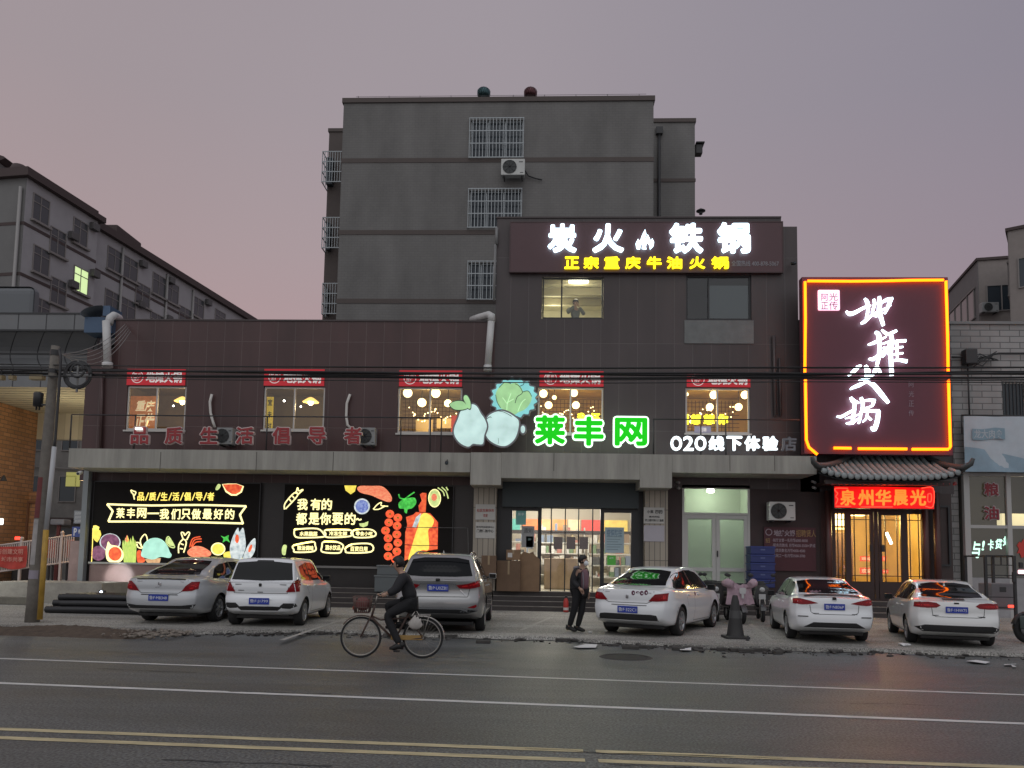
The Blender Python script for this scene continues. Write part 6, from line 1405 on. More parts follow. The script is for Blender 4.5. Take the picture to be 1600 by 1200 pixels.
# railing along the canopy edge
YRL = YC + .35
def railing(x0, x1, ys, label, posts):
    r_ = thing('railing', label, 'railing', (at((x0 + x1) / 2, ys[0], YRL).x, YRL, zc))
    obj('top_rail', MB().tube([at(x0, ys[0], YRL), at(x1, ys[1], YRL)], .022, 6), m_dkmetal, r_)
    for p in posts:
        a = at(p, ys[0] + (ys[1] - ys[0]) * (p - x0) / (x1 - x0), YRL); obj('post', MB().tube([a, (a.x, YRL, zc)], .022, 6), m_dkmetal, r_)
railing(112, 690, (648, 653), 'thin black railing along the left half of the canopy', (112, 212, 418, 627, 673, 690))
railing(1020, 1250, (655, 656), 'thin black railing above the white lettering', (1021, 1095, 1134))
# mesh panel in front of the third window
# red and white fence with a banner across the alley
YF = 27.2
m_fr = pbr('pink_white_rail', (.55, .47, .43), .5)
fn = thing('street_fence', 'white rail fence across the alley mouth', 'fence', (at(60, 890, YF).x, YF, 0))
def fz(px, top): 
    y = (852 - .14 * (px - 0) if top else 893 - .14 * px); return at(px, y, YF).z
t = MB()
xs = [-60 + 12 * k for k in range(16)]
for k in range(52):
    px = -60 + 3.4 * k; a = at(px, 870, YF); t.box(a.x - .018, a.x + .018, YF - .015, YF + .015, fz(px, 0), fz(px, 1))
obj('balusters', t, m_fr, fn)
obj('top_rail', MB().tube([Vector((at(-60, 860, YF).x, YF, fz(-60, 1))), Vector((at(117, 840, YF).x, YF, fz(117, 1)))], .035, 6), m_fr, fn); obj('bottom_rail', MB().tube([Vector((at(-60, 890, YF).x, YF, fz(-60, 0))), Vector((at(117, 880, YF).x, YF, fz(117, 0)))], .035, 6), m_fr, fn)
for px in (-28, 33, 96):
    a = at(px, 860, YF); o_ = obj('post', MB().box(a.x - .04, a.x + .04, YF - .04, YF + .04, 0, fz(px, 1) + .1), m_fr, fn); obj('cap', MB().ball((a.x, YF, fz(px, 1) + .14), .07, 6), m_fr, o_)
a = rect(-40, 852, 42, 884, YF - .08); n = 24; vs = []; fs = []
for i in range(n + 1):
    for j in range(7):
        u, v = i / n, j / 6; vs.append((a[0] + (a[1] - a[0]) * u, YF - .08 - .03 * math.sin(u * 21 + v * 5), a[3] - (a[3] - a[2]) * v * (1 - .12 * math.sin(u * 6)) - .05 * math.sin(u * 3.1)))
fs = [(i * 7 + j, i * 7 + j + 1, (i + 1) * 7 + j + 1, (i + 1) * 7 + j) for i in range(n) for j in range(6)]
fb = tag(obj('fence_banner', MB().add(vs, fs, True), pbr('red_cloth_banner', (.50, .06, .045), .7, var=.2)), 'sagging red cloth banner tied on the white fence', 'banner')
t = MB(); ptext('人人参与创建文明', -30, 857, 36, 866, YF - .125, dep=0, offset=.02, mb=t); ptext('城市共享', 2, 870, 36, 878, YF - .125, dep=0, offset=.02, mb=t); obj('lettering', t, pbr('banner_pink', (.62, .28, .22), .7), fb)
for px, lb in ((80, 'red plastic barrier panel behind the fence beside the pole'), (108, 'red plastic barrier panel behind the right end of the fence')):
    a = rect(px - 6, 843, px + 6, 872, YF + .4); b = thing('barrier', lb, 'barrier', ((a[0] + a[1]) / 2, YF + .4, 0), group='red barriers in the alley'); obj('panel', MB().rbox(a[0], a[1], YF + .4, YF + .5, a[2], a[3], .03), pbr('red_plastic', (.45, .07, .04), .5), b); obj('leg', MB().box(a[0] + .05, a[0] + .1, YF + .42, YF + .48, 0, a[2]).box(a[1] - .1, a[1] - .05, YF + .42, YF + .48, 0, a[2]), m_dkmetal, b)
q = at(28, 841, YF + 2); tl = thing('parked_scooter', 'far scooter in the alley with a glowing red tail lamp', 'scooter', (q.x, q.y, 0))
obj('body', MB().rbox(q.x - .2, q.x + .2, q.y, q.y + 1.2, .35, q.z - .1, .1), m_dkmetal, tl); obj('tail_lamp', MB().rbox(q.x - .1, q.x + .1, q.y - .05, q.y, q.z - .06, q.z + .06, .02), glow('red_tail', (1, .05, .03), 3), tl)
for dy in (.1, 1.15): obj('wheel', MB().lathe([(.18, -.05), (.25, -.05), (.25, .05), (.18, .05)], (q.x, q.y + dy, .25), axis='X', n=18, closed=True), m_dkmetal, tl)
a = rect(78, 811, 100, 820, 30); aw_ = thing('sunshade', 'grey blue sunshade board on a post in the alley', 'sunshade', ((a[0] + a[1]) / 2, 30, 0)); obj('board', MB().rbox(a[0], a[1], 30, 30.5, a[2], a[3], .05), pbr('grey_blue_board', (.22, .24, .29), .6), aw_); obj('post', MB().box((a[0] + a[1]) / 2 - .06, (a[0] + a[1]) / 2 + .06, 30.1, 30.2, 0, a[2]), pbr('dull_red_post', (.12, .03, .03), .6), aw_)
q = at(1, 815, 29); tag(obj('white_lamp', MB().rbox(q.x - .5, q.x + .12, 28.9, 29.0, q.z - .12, q.z + .12, .03), glow('white_lamp_face', (.9, 1, .95), 3)), 'white square lamp at the very left edge by the brick wall', 'lamp')
# small work lamp on the ground; an added beam apart from it washes the plinth
q = at(159, 925, 22.2); wl = thing('work_lamp', 'small bright LED work lamp lying by the pipes under the left light box', 'work lamp', (q.x, 22.2, q.z - .1))
obj('housing', MB().rbox(q.x - .09, q.x + .09, 22.18, 22.28, q.z - .1, q.z + .05, .015), m_dkmetal, wl); obj('led', MB().ball((q.x, 22.17, q.z), .035, 6), glow('led_blue_white', (.75, .85, 1), 9), wl)
s_ = bpy.data.lights.new('plinth_fill_beam', 'SPOT'); s_.energy = 150; s_.color = (.9, .96, 1); s_.spot_size = R(40); s_.spot_blend = .7; s_.shadow_soft_size = .05
o_ = bpy.data.objects.new('plinth_fill_beam', s_); COL.objects.link(o_); o_.parent = wl; o_.location = Vector((at(184, 893, 24.7).x, 23.2, .98)) - rootloc(wl); o_.rotation_euler = (R(82), 0, R(0))  # added spot, set above and behind the LED to light the plinth
lamp('step_light', (gx(60), 22.6, 1.5), (.95, 1, .92), 26, wl, .2)
# pile of black pipes
pp = [(65, 925, 958)]
m_bp = pbr('black_pipe', (.018, .018, .020), .38)
P0 = gr(62, 958); lens = []
for row, cnt in enumerate((8, 7, 6)):
    for i in range(cnt):
        y = P0.y + .10 + .18 * i + .09 * row; z = .09 + .155 * row; x0 = P0.x + rnd.uniform(-.05, .4) + .12 * row; x1 = at(222, 945, y).x + rnd.uniform(0, .6)
        t = MB(); t.tube([(x0, y, z), (x0 + (x1 - x0) * .3, y + rnd.uniform(-.02, .02), z + .008), (x0 + (x1 - x0) * .6, y + rnd.uniform(-.02, .02), z + .01), (x1, y + rnd.uniform(-.03, .03), z)], .085, 14, caps=False)
        t.tube([(x0, y, z), (x1, y, z)], .065, 12, caps=False); tag(obj('black_pipe', t, m_bp), 'black plastic pipe in the pile between the pole and the silver saloon', 'pipe', 'black pipes piled by the step')
q = gr(25, 945); tag(obj('rubble_block', MB().rbox(q.x - 1.2, q.x + .6, q.y, q.y + .25, 0, .22, .03), pbr('mossy_kerb', (.17, .16, .13), .9, var=.3, vscale=5, bump=.4)), 'worn concrete kerb block left of the utility pole', 'kerb block')
# boxes and crates
m_card = pbr('cardboard', (.23, .145, .085), .85, var=.18, vscale=3); m_card2 = pbr('darker_cardboard', (.15, .095, .06), .85, var=.2, vscale=3)
def card(x0, y0, x1, y1, Y, d, z0, label, m=m_card, flap=True, tilt=0):
    a = rect(x0, y0, x1, y1, Y); b = thing('cardboard_box', label, 'box', ((a[0] + a[1]) / 2, Y + d / 2, z0 if z0 is not None else a[2]), group='boxes by the market door')
    zb_ = z0 if z0 is not None else a[2]
    obj('body', MB().rbox(a[0], a[1], Y, Y + d, zb_, a[3], .008), m, b)
    t = MB().box((a[0] + a[1]) / 2 - .03, (a[0] + a[1]) / 2 + .03, Y - .003, Y + d, zb_ + (a[3] - zb_) * .55, a[3] + .003); obj('tape', t, pbr('box_tape', (.30, .22, .13), .4), b)
    return b, a
card(776, 876, 813, 924, YG - .62, .5, .56, 'large brown cardboard box standing left of the market door', m_card2)
b, a = card(791, 859, 813, 875, YG - .55, .4, None, 'small cardboard box with a white label on top of the large box')
obj('label', MB().box(a[0] + .05, a[0] + .19, YG - .555, YG - .552, a[3] - .24, a[3] - .1), pbr('white_label', (.6, .58, .55), .6), b)
a = rect(812, 861, 843, 924, YG - .5)
fc = thing('folded_cardboard', 'tall folded cardboard sheets leaning by the market door', 'cardboard', ((a[0] + a[1]) / 2, YG - .4, .56))
for k in range(4): obj('sheet', MB().poly_prism([(a[0] + .03 * k, .56), (a[1] - .04 * k, .56), (a[1] - .05 * k, a[3] - .25 - .05 * k), (a[1] - .2, a[3] - .1 + .03 * k), (a[0] + .12, a[3] - .02 - .04 * k), (a[0] + .02 * k, a[3] - .12)], YG - .45 + .05 * k, .03), m_card2 if k % 2 else m_card, fc)
b, a = card(752, 868, 775, 900, YG - .95, .35, None, 'cardboard box half hidden behind the grey suv by the left pillar', m_card2)
for (x0, y0, x1, y1, lb) in ((585, 899, 624, 925, 'lower grey plastic crate behind the cyclist'), (589, 883, 622, 898.5, 'upper grey plastic crate behind the cyclist')):
    a = rect(x0, y0, x1, y1, YG - .5); c = thing('plastic_crate', lb, 'crate', ((a[0] + a[1]) / 2, YG - .3, a[2]), group='grey crates'); obj('body', MB().rbox(a[0], a[1], YG - .5, YG - .05, a[2], a[3] - .05, .02), pbr('grey_crate', (.12, .135, .14), .6), c); obj('lid', MB().rbox(a[0] - .02, a[1] + .02, YG - .52, YG - .03, a[3] - .05, a[3], .015), pbr('grey_crate_lid', (.16, .175, .18), .6), c)
m_bl = pbr('blue_plastic', (.022, .035, .15), .45)
for k in range(5):
    y1 = 918 - 13 * k; a = rect(1173, y1 - 12.6, 1211, y1, YG - .65); lb = ['bottom', 'second from bottom', 'middle', 'second from top', 'top'][k] + ' blue crate in the stack beside the frosted door'
    c = thing('blue_crate', lb, 'crate', ((a[0] + a[1]) / 2, YG - .4, a[2]), group='blue crates'); obj('body', MB().rbox(a[0], a[1], YG - .65, YG - .1, a[2], a[3], .02), m_bl, c)
    obj('rim', MB().box(a[0] - .015, a[1] + .015, YG - .665, YG - .09, a[3] - .05, a[3] - .005), pbr('blue_rim', (.028, .045, .19), .45), c); obj('grip', MB().box((a[0] + a[1]) / 2 - .07, (a[0] + a[1]) / 2 + .07, YG - .655, YG - .651, a[3] - .13, a[3] - .09), pbr('pale_grip', (.10, .13, .28), .5), c)
q = gr(884, 956); fx = thing('fire_extinguisher', 'red fire extinguisher with a pale label standing on the lowest step', 'fire extinguisher', (q.x, 23.5, 0))
zt_ = at(884, 934, 23.5).z
obj('cylinder', MB().lathe([(.001, 0), (.075, 0), (.08, .03), (.08, zt_ - .12), (.05, zt_ - .03), (.02, zt_)], (q.x, 23.5, 0), n=16), pbr('extinguisher_red', (.48, .04, .03), .35), fx); obj('label', MB().lathe([(.082, .06), (.082, .14)], (q.x, 23.5, 0), n=16), pbr('pale_label', (.6, .55, .52), .6), fx); obj('valve', MB().box(q.x - .04, q.x + .04, 23.46, 23.54, zt_, zt_ + .06).tube([(q.x + .03, 23.5, zt_ + .03), (q.x + .11, 23.48, zt_ - .1), (q.x + .09, 23.48, zt_ - .25)], .012, 6), m_dkmetal, fx)
# traffic cone
q = gr(1149, 997); cn_ = thing('traffic_cone', 'dark grimy tall traffic cone on a square base between the white sedans', 'traffic cone', (q.x, q.y, 0))
zt_ = at(1147, 930, q.y).z; m_cone = pbr('grimy_black_rubber', (.028, .027, .027), .6, var=.3)
obj('base', MB().rbox(q.x - .25, q.x + .25, q.y - .25, q.y + .25, 0, .05, .015), m_cone, cn_); obj('cone', MB().lathe([(.19, .045), (.175, .08), (.14, .32), (.085, .75), (.055, zt_ - .02), (.045, zt_), (.001, zt_)], (q.x, q.y, 0), n=24), m_cone, cn_)
obj('band', MB().lathe([(.129, .42), (.108, .58)], (q.x, q.y, 0), n=24), pbr('dull_band', (.05, .05, .05), .4), cn_)
q = gr(1168, 1001); tag(obj('ground_stub', MB().tube([q, q + Vector((.01, 0, .1))], .02, 6).tube([q, q + Vector((0, 0, .03))], .04, 8), m_dkmetal), 'small dark bolt stub sticking up beside the traffic cone', 'bolt')
# manhole, litter
q = gr(978, 1027, ROADZ); mh = thing('manhole_cover', 'dark sunken manhole cover in the road', 'manhole cover', (q.x, q.y, ROADZ)); obj('rim', MB().lathe([(.36, .0), (.36, .012), (.42, .014), (.46, .0)], (q.x, q.y, ROADZ), n=32), pbr('manhole_rim', (.045, .043, .042), .8), mh); t = MB().lathe([(.001, .006), (.36, .006)], (q.x, q.y, ROADZ), n=32)
obj('cover', t, pbr('manhole_dark', (.018, .017, .017), .6, var=.3, vscale=20), mh)
m_pap = pbr('white_paper', (.68, .68, .68), .7)
for pts, lb in (([(896, 1011), (915, 1007), (933, 1008), (931, 1012), (905, 1013)], 'large white paper sheet lying by the road edge'), ([(1509, 1033), (1525, 1032), (1547, 1035), (1540, 1037), (1520, 1036)], 'white paper scrap on the road below the rightmost white sedan'), ([(1568, 1038), (1588, 1037.5), (1588, 1040), (1570, 1040)], 'white strip of paper on the road at far right'), ([(1580, 1041.5), (1586, 1041), (1588, 1043), (1582, 1043)], 'tiny paper scrap at the far right road edge'), ([(1062, 1015), (1080, 1014), (1080, 1017), (1063, 1017.5)], 'grey plastic scrap among the broken kerb pieces')):
    g = [gr(*p, ROADZ + .02) for p in pts]; vs = [v + Vector((0, 0, rnd.uniform(0, .03))) for v in g]; n = len(vs)
    tag(obj('paper_scrap', MB().add(vs + [v - Vector((0, 0, .004)) for v in vs], [list(range(n)), [i + n for i in range(n)][::-1]]), m_pap), lb, 'paper', 'litter on the road edge')
q = gr(1410, 1009); tag(obj('crumpled_paper', MB(), m_pap) if 0 else obj('crumpled_bag', (lambda m_: (stone(m_, (q.x, q.y, .03), .10, .35), stone(m_, (q.x + .1, q.y, .03), .08, .35), m_)[-1])(MB()), m_pap), 'crumpled white bag on the paving between the two right sedans', 'bag')
q = gr(922, 989); tag(obj('crumpled_bag', (lambda m_: (stone(m_, (q.x, q.y, .02), .05, .5), m_)[-1])(MB()), m_pap), 'tiny crumpled tissue beside the pedestrian feet', 'tissue')
# black steel rack and its lamp at the right
YRK = 19.5
a = rect(1541, 860, 1586, 984, YRK); rk = thing('steel_rack', 'black steel rack frame standing behind the rightmost sedan', 'rack', ((a[0] + a[1]) / 2, YRK, 0)); zt_ = at(1563, 868, YRK).z
dpt = .9
for nm, dy in (('front_frame', 0), ('rear_frame', dpt)):
    for x in (a[0], a[1]): obj('post', MB().box(x - .03, x + .03, YRK + dy - .03, YRK + dy + .03, 0.12, zt_), m_dkmetal, rk)
def zz(y): return at(1563, y, YRK).z
t = MB()
for y in (868, 883, 899, 903, 933, 949): t.box(a[0] + .03, a[1] - .03, YRK - .015, YRK + .015, zz(y) - .012, zz(y) + .012)
t.box(a[0] - .02, a[0] + .02, YRK, YRK + dpt, zt_ - .04, zt_).box(a[1] - .02, a[1] + .02, YRK, YRK + dpt, zt_ - .04, zt_).box(a[0], a[1], YRK + dpt - .01, YRK + dpt + .01, zt_ - .03, zt_)
obj('cross_rail', t, m_dkmetal, rk)
t = MB()
for px in (1553, 1564, 1574): x = at(px, 875, YRK).x; t.box(x - .012, x + .012, YRK - .012, YRK + .012, zz(883), zz(868))
obj('upright', t, m_dkmetal, rk)
obj('tray', MB().box(a[0], a[1], YRK, YRK + dpt, zz(951) - .02, zz(951)), pbr('grey_tray', (.12, .12, .125), .5), rk); obj('plate', MB().rbox(zz(0) * 0 + at(1561, 920, YRK).x, at(1571, 920, YRK).x, YRK - .03, YRK - .018, zz(925), zz(917), .01), m_dkmetal, rk)
obj('tail_lamp', MB().rbox(at(1574, 947, YRK).x, at(1582, 947, YRK).x, YRK - .06, YRK - .02, zz(949), zz(945), .01), glow('red_tail', (1, .05, .03), 3), rk)
obj('pink_lamp', MB().rbox(at(1590, 893, YRK).x, at(1604, 893, YRK).x, YRK - .06, YRK, zz(896), zz(890), .02), glow('pink_lamp_glow', (1, .55, .62), 2.4), rk); obj('lamp_arm', MB().box(a[1], at(1606, 890, YRK).x, YRK - .02, YRK + .02, zz(899), zz(897)).rbox(at(1579, 880, YRK).x, at(1585, 880, YRK).x, YRK - .08, YRK - .02, zz(910), zz(893), .02).rbox(at(1590, 880, YRK).x, at(1596, 880, YRK).x, YRK - .08, YRK - .02, zz(887), zz(878), .02), m_dkmetal, rk)
for x in (a[0], a[1]): obj('caster', MB().lathe([(.03, -.03), (.12, -.03), (.12, .03), (.03, .03)], (x, YRK, .12), axis='X', n=16, closed=True), m_dkmetal, rk)
obj('cargo_case', MB().rbox(at(1547, 900, YRK + .3).x, at(1584, 900, YRK + .3).x, YRK + .25, YRK + .85, zz(950), zz(912), .03), pbr('grey_case', (.19, .19, .20), .6, var=.1), rk)
# ================================================================== cars
def cr(p0, p1, p2, p3, t):
    return .5 * (2 * p1 + (p2 - p0) * t + (2 * p0 - 5 * p1 + 4 * p2 - p3) * t * t + (3 * p1 - p0 - 3 * p2 + p3) * t ** 3)
def lerpk(keys, y):
    """smooth monotone-ish interpolation through (y, value) keys"""
    if y <= keys[0][0]: return keys[0][1]
    if y >= keys[-1][0]: return keys[-1][1]
    for i in range(len(keys) - 1):
        if keys[i][0] <= y <= keys[i + 1][0]:
            t = (y - keys[i][0]) / (keys[i + 1][0] - keys[i][0]); a = keys[max(i - 1, 0)]; d = keys[min(i + 2, len(keys) - 1)]
            m1 = (keys[i + 1][1] - a[1]) / (keys[i + 1][0] - a[0] + 1e-9); m2 = (d[1] - keys[i][1]) / (d[0] - keys[i][0] + 1e-9); h = keys[i + 1][0] - keys[i][0]
            return (2 * t**3 - 3 * t**2 + 1) * keys[i][1] + (t**3 - 2 * t**2 + t) * h * m1 + (-2 * t**3 + 3 * t**2) * keys[i + 1][1] + (t**3 - t**2) * h * m2
def car_body(s):
    """loft of cross sections, nose at +y, rear axle at y=0; all sizes in metres"""
    r0, r1 = -s['ro'], s['wb'] + s['fo']; hw = s['W'] / 2; ys = []
    y = r0
    while y < r1 - .01: ys.append(y); y += .05 if y < r0 + .45 or y > r1 - .4 else .1
    ys.append(r1); rows = []
    for y in ys:
        top = lerpk(s['top'], y); belt = lerpk(s['belt'], y); wt = lerpk(s['wtop'], y) * hw; zb = lerpk(s['bot'], y)
        dr = min(1, (y - r0) / s.get('rr', .5)); df = min(1, (r1 - y) / .7)
        w = hw * (s.get('rw', .86) + (1 - s.get('rw', .86)) * (1 - (1 - dr) ** 2.2)) * (.80 + .20 * (1 - (1 - df) ** 2.2))
        wt = min(wt, w * .97); gh = max(top - belt, .0)
        h = belt - zb
        pts = [(0, zb), (w * .78, zb), (w * .93, zb + .04), (w * .975, zb + h * .22), (w, zb + h * .45), (w * 1.0, zb + h * .62), (w * .985, zb + h * .80), (w * .955, belt - .035), (w * .925, belt)]
        e = .925 * w
        for k in (.25, .5, .75): pts.append((e + (wt - e) * (k ** 1.15), belt + (gh - .045 if gh > .08 else gh * .6) * k))
        zr_ = belt + (gh - .045 if gh > .08 else gh * .6)
        pts += [(wt, zr_), (wt * .90, top - .022 if gh > .08 else belt + gh * .75), (wt * .6, top - .006), (wt * .3, top - .001), (0, top)]
        tw = max(0, 1 - (y - r0) / .5); tf = max(0, 1 - (r1 - y) / .5); row = []
        for (x, z) in pts:
            yy = y + tw * lerpk(s['rear'], z) + tw * .10 * (x / hw) ** 4 * 0 - tf * lerpk(s['front'], z)
            row.append(Vector((x, yy, z)))
        rows.append(row)
    # refine across
    fine = []
    for row in rows:
        f = []
        for i in range(len(row) - 1):
            p = [row[max(i - 1, 0)], row[i], row[i + 1], row[min(i + 2, len(row) - 1)]]
            if i == 0: p[0] = Vector((-row[1].x, row[1].y, row[1].z))
            if i == len(row) - 2: p[3] = Vector((-row[-2].x, row[-2].y, row[-2].z))
            sub = 1 if i in (0,) else 2
            for k in range(sub): f.append(cr(*p, k / sub) if i > 1 else row[i].lerp(row[i + 1], k / sub))
        f.append(row[-1]); fine.append(f)
    m = len(fine[0]); loops = []
    for f in fine: loops.append(f + [Vector((-q.x, q.y, q.z)) for q in f[-2:0:-1]])
    L = len(loops[0]); vs = [q for l in loops for q in l]; fs = []
    for i in range(len(loops) - 1):
        for k in range(L): k2 = (k + 1) % L; fs.append((i * L + k, i * L + k2, (i + 1) * L + k2, (i + 1) * L + k))
    def cap(base, bulge, flip):
        l = loops[base]; nseg = 8; idx = {}
        for i in range(m):
            for k in range(nseg + 1):
                a = l[i]
                if i in (0, m - 1): idx[i, k] = base * L + i; continue
                if k == 0: idx[i, k] = base * L + i; continue
                if k == nseg: idx[i, k] = base * L + (L - i); continue
                t = k / nseg; x = a.x * (1 - 2 * t); vs.append(Vector((x, a.y + bulge * (1 - (1 - 2 * t) ** 2), a.z))); idx[i, k] = len(vs) - 1
        for i in range(m - 1):
            for k in range(nseg):
                f = [idx[i, k], idx[i, k + 1], idx[i + 1, k + 1], idx[i + 1, k]]; g = []
                for q in f:
                    if q not in g: g.append(q)
                if len(g) > 2: fs.append(tuple(g[::-1] if flip else g))
    cap(0, -s.get('bulge', .09), False); cap(len(loops) - 1, .16, True)
    return MB().add(vs, fs, True)
def patch(bvh, pts, mode='rear', off=.005, dens=.07, flip=False, thick=0):
    """closed outline laid on to the body: 'rear' pts are (x,z) seen from behind, 'side' pts (y,z) seen from the right, 'left' from the left"""
    bm = bmesh.new(); n = len(pts); V = [bm.verts.new((p[0], 0, p[1])) for p in pts]; bm.faces.new(V)
    bmesh.ops.triangulate(bm, faces=bm.faces[:])
    for it in range(5):
        ed = [e for e in bm.edges if e.calc_length() > dens]
        if not ed: break
        bmesh.ops.subdivide_edges(bm, edges=ed, cuts=1); bmesh.ops.triangulate(bm, faces=bm.faces[:])
    for v in bm.verts:
        a, z = v.co.x, v.co.z
        if mode == 'rear': o, d = Vector((a, -4, z)), Vector((0, 1, 0))
        elif mode == 'side': o, d = Vector((4, a, z)), Vector((-1, 0, 0))
        elif mode == 'left': o, d = Vector((-4, a, z)), Vector((1, 0, 0))
        else: o, d = Vector((a, z, 4)), Vector((0, 0, -1))
        h = bvh.ray_cast(o, d)
        if h[0] is None:
            c = {'rear': Vector((a, -.9, z)), 'side': Vector((.8, a, z)), 'left': Vector((-.8, a, z)), 'top': Vector((a, z, 1.4))}[mode]; h = bvh.find_nearest(c)
        nn_ = h[1] if h[1].dot(d) < 0 else -h[1]
        v.co = h[0] + nn_ * off
    bmesh.ops.recalc_face_normals(bm, faces=bm.faces[:])
    dd = {'rear': Vector((0, 1, 0)), 'side': Vector((-1, 0, 0)), 'left': Vector((1, 0, 0)), 'top': Vector((0, 0, -1))}[mode]
    if sum((f.normal.dot(dd) * f.calc_area() for f in bm.faces), 0.0) > 0: bmesh.ops.reverse_faces(bm, faces=bm.faces[:])
    mb = MB(); mb.nofix = 1; return mb.bm(bm, None, True)
def seam(bvh, pts, mode, w, off=.004):
    """thin strip along a polyline"""
    mb = MB()
    for a, b in zip(pts, pts[1:]):
        a, b = Vector(a), Vector(b); d = (b - a); n_ = max(1, int(d.length / .12))
        nrm = Vector((-d.y, d.x)).normalized() * w / 2
        for k in range(n_):
            p, q = a + d * (k / n_), a + d * ((k + 1) / n_); m_ = patch(bvh, [p - nrm, q - nrm, q + nrm, p + nrm], mode, off, 9); mb.add(m_.v, m_.f)
    return mb
mir = lambda pts: [(-x, z) for x, z in pts][::-1]
m_carglass = pbr('car_glass_dark', (.004, .005, .006), .05, spec=.22)
m_sideglass = pbr('car_side_glass', (.018, .020, .020), .05, spec=.5)
m_tyre = pbr('tyre_rubber', (.018, .018, .019), .8)
m_rim = MATS['grey_letter_rim']; m_alloy = pbr('alloy_rim', (.42, .43, .44), .3, .7)
m_redlens = pbr('red_tail_lens', (.17, .005, .009), .25, spec=.3, emit=(.4, .004, .008), es=.05); m_redl2 = pbr('bright_red_lens', (.34, .012, .015), .2, spec=.35, emit=(.6, .01, .01), es=.15)  # faint glow put into the unlit lenses to keep them deep red
m_plate = pbr('blue_number_plate', (.018, .045, .34), .4); m_plt = pbr('plate_white', (.72, .74, .78), .5)
m_plast = pbr('black_plastic', (.016, .016, .017), .5); m_chrome = pbr('chrome_trim', (.62, .62, .64), .15, 1)
m_seam = pbr('panel_gap', (.02, .02, .02), .8)
CUTM = pbr('wheel_well', (.010, .010, .010), .9)
def wheel(root, x, y, r, side):
    c = Vector((x, y, r)); w = .205; d = 1 if side > 0 else -1
    t = obj('wheel', MB().lathe([(r * .66, -w / 2), (r * .94, -w / 2), (r, -w / 2 + .03), (r, w / 2 - .03), (r * .94, w / 2), (r * .66, w / 2)], c, axis='X', n=40, closed=True), m_tyre, root, local=True)
    q = MB().lathe([(r * .69, d * (w / 2 - .005)), (r * .66, d * (w / 2 + .004)), (r * .61, d * (w / 2 - .012)), (r * .58, d * (w / 2 - .05))], c, axis='X', n=36)
    for k in range(7):
        a = 2 * math.pi * k / 7; ca, sa = math.cos(a), math.sin(a); mx = Matrix.Translation(c) @ Matrix.Rotation(a, 4, 'X'); x0, x1 = sorted((d * (w / 2 - .035), d * (w / 2 - .008)))
        q.box(x0, x1, -.024, .024, .05, r * .63, mx)
    q.lathe([(.001, d * (w / 2 + .0)), (.05, d * (w / 2 - .002)), (.075, d * (w / 2 - .03))], c, axis='X', n=20)
    obj('rim', q, m_alloy, t, local=True)
    obj('brake_disc', MB().lathe([(.001, d * (w / 2 - .07)), (r * .62, d * (w / 2 - .07))], c, axis='X', n=28), pbr('brake_dark', (.03, .03, .03), .6), t, local=True)
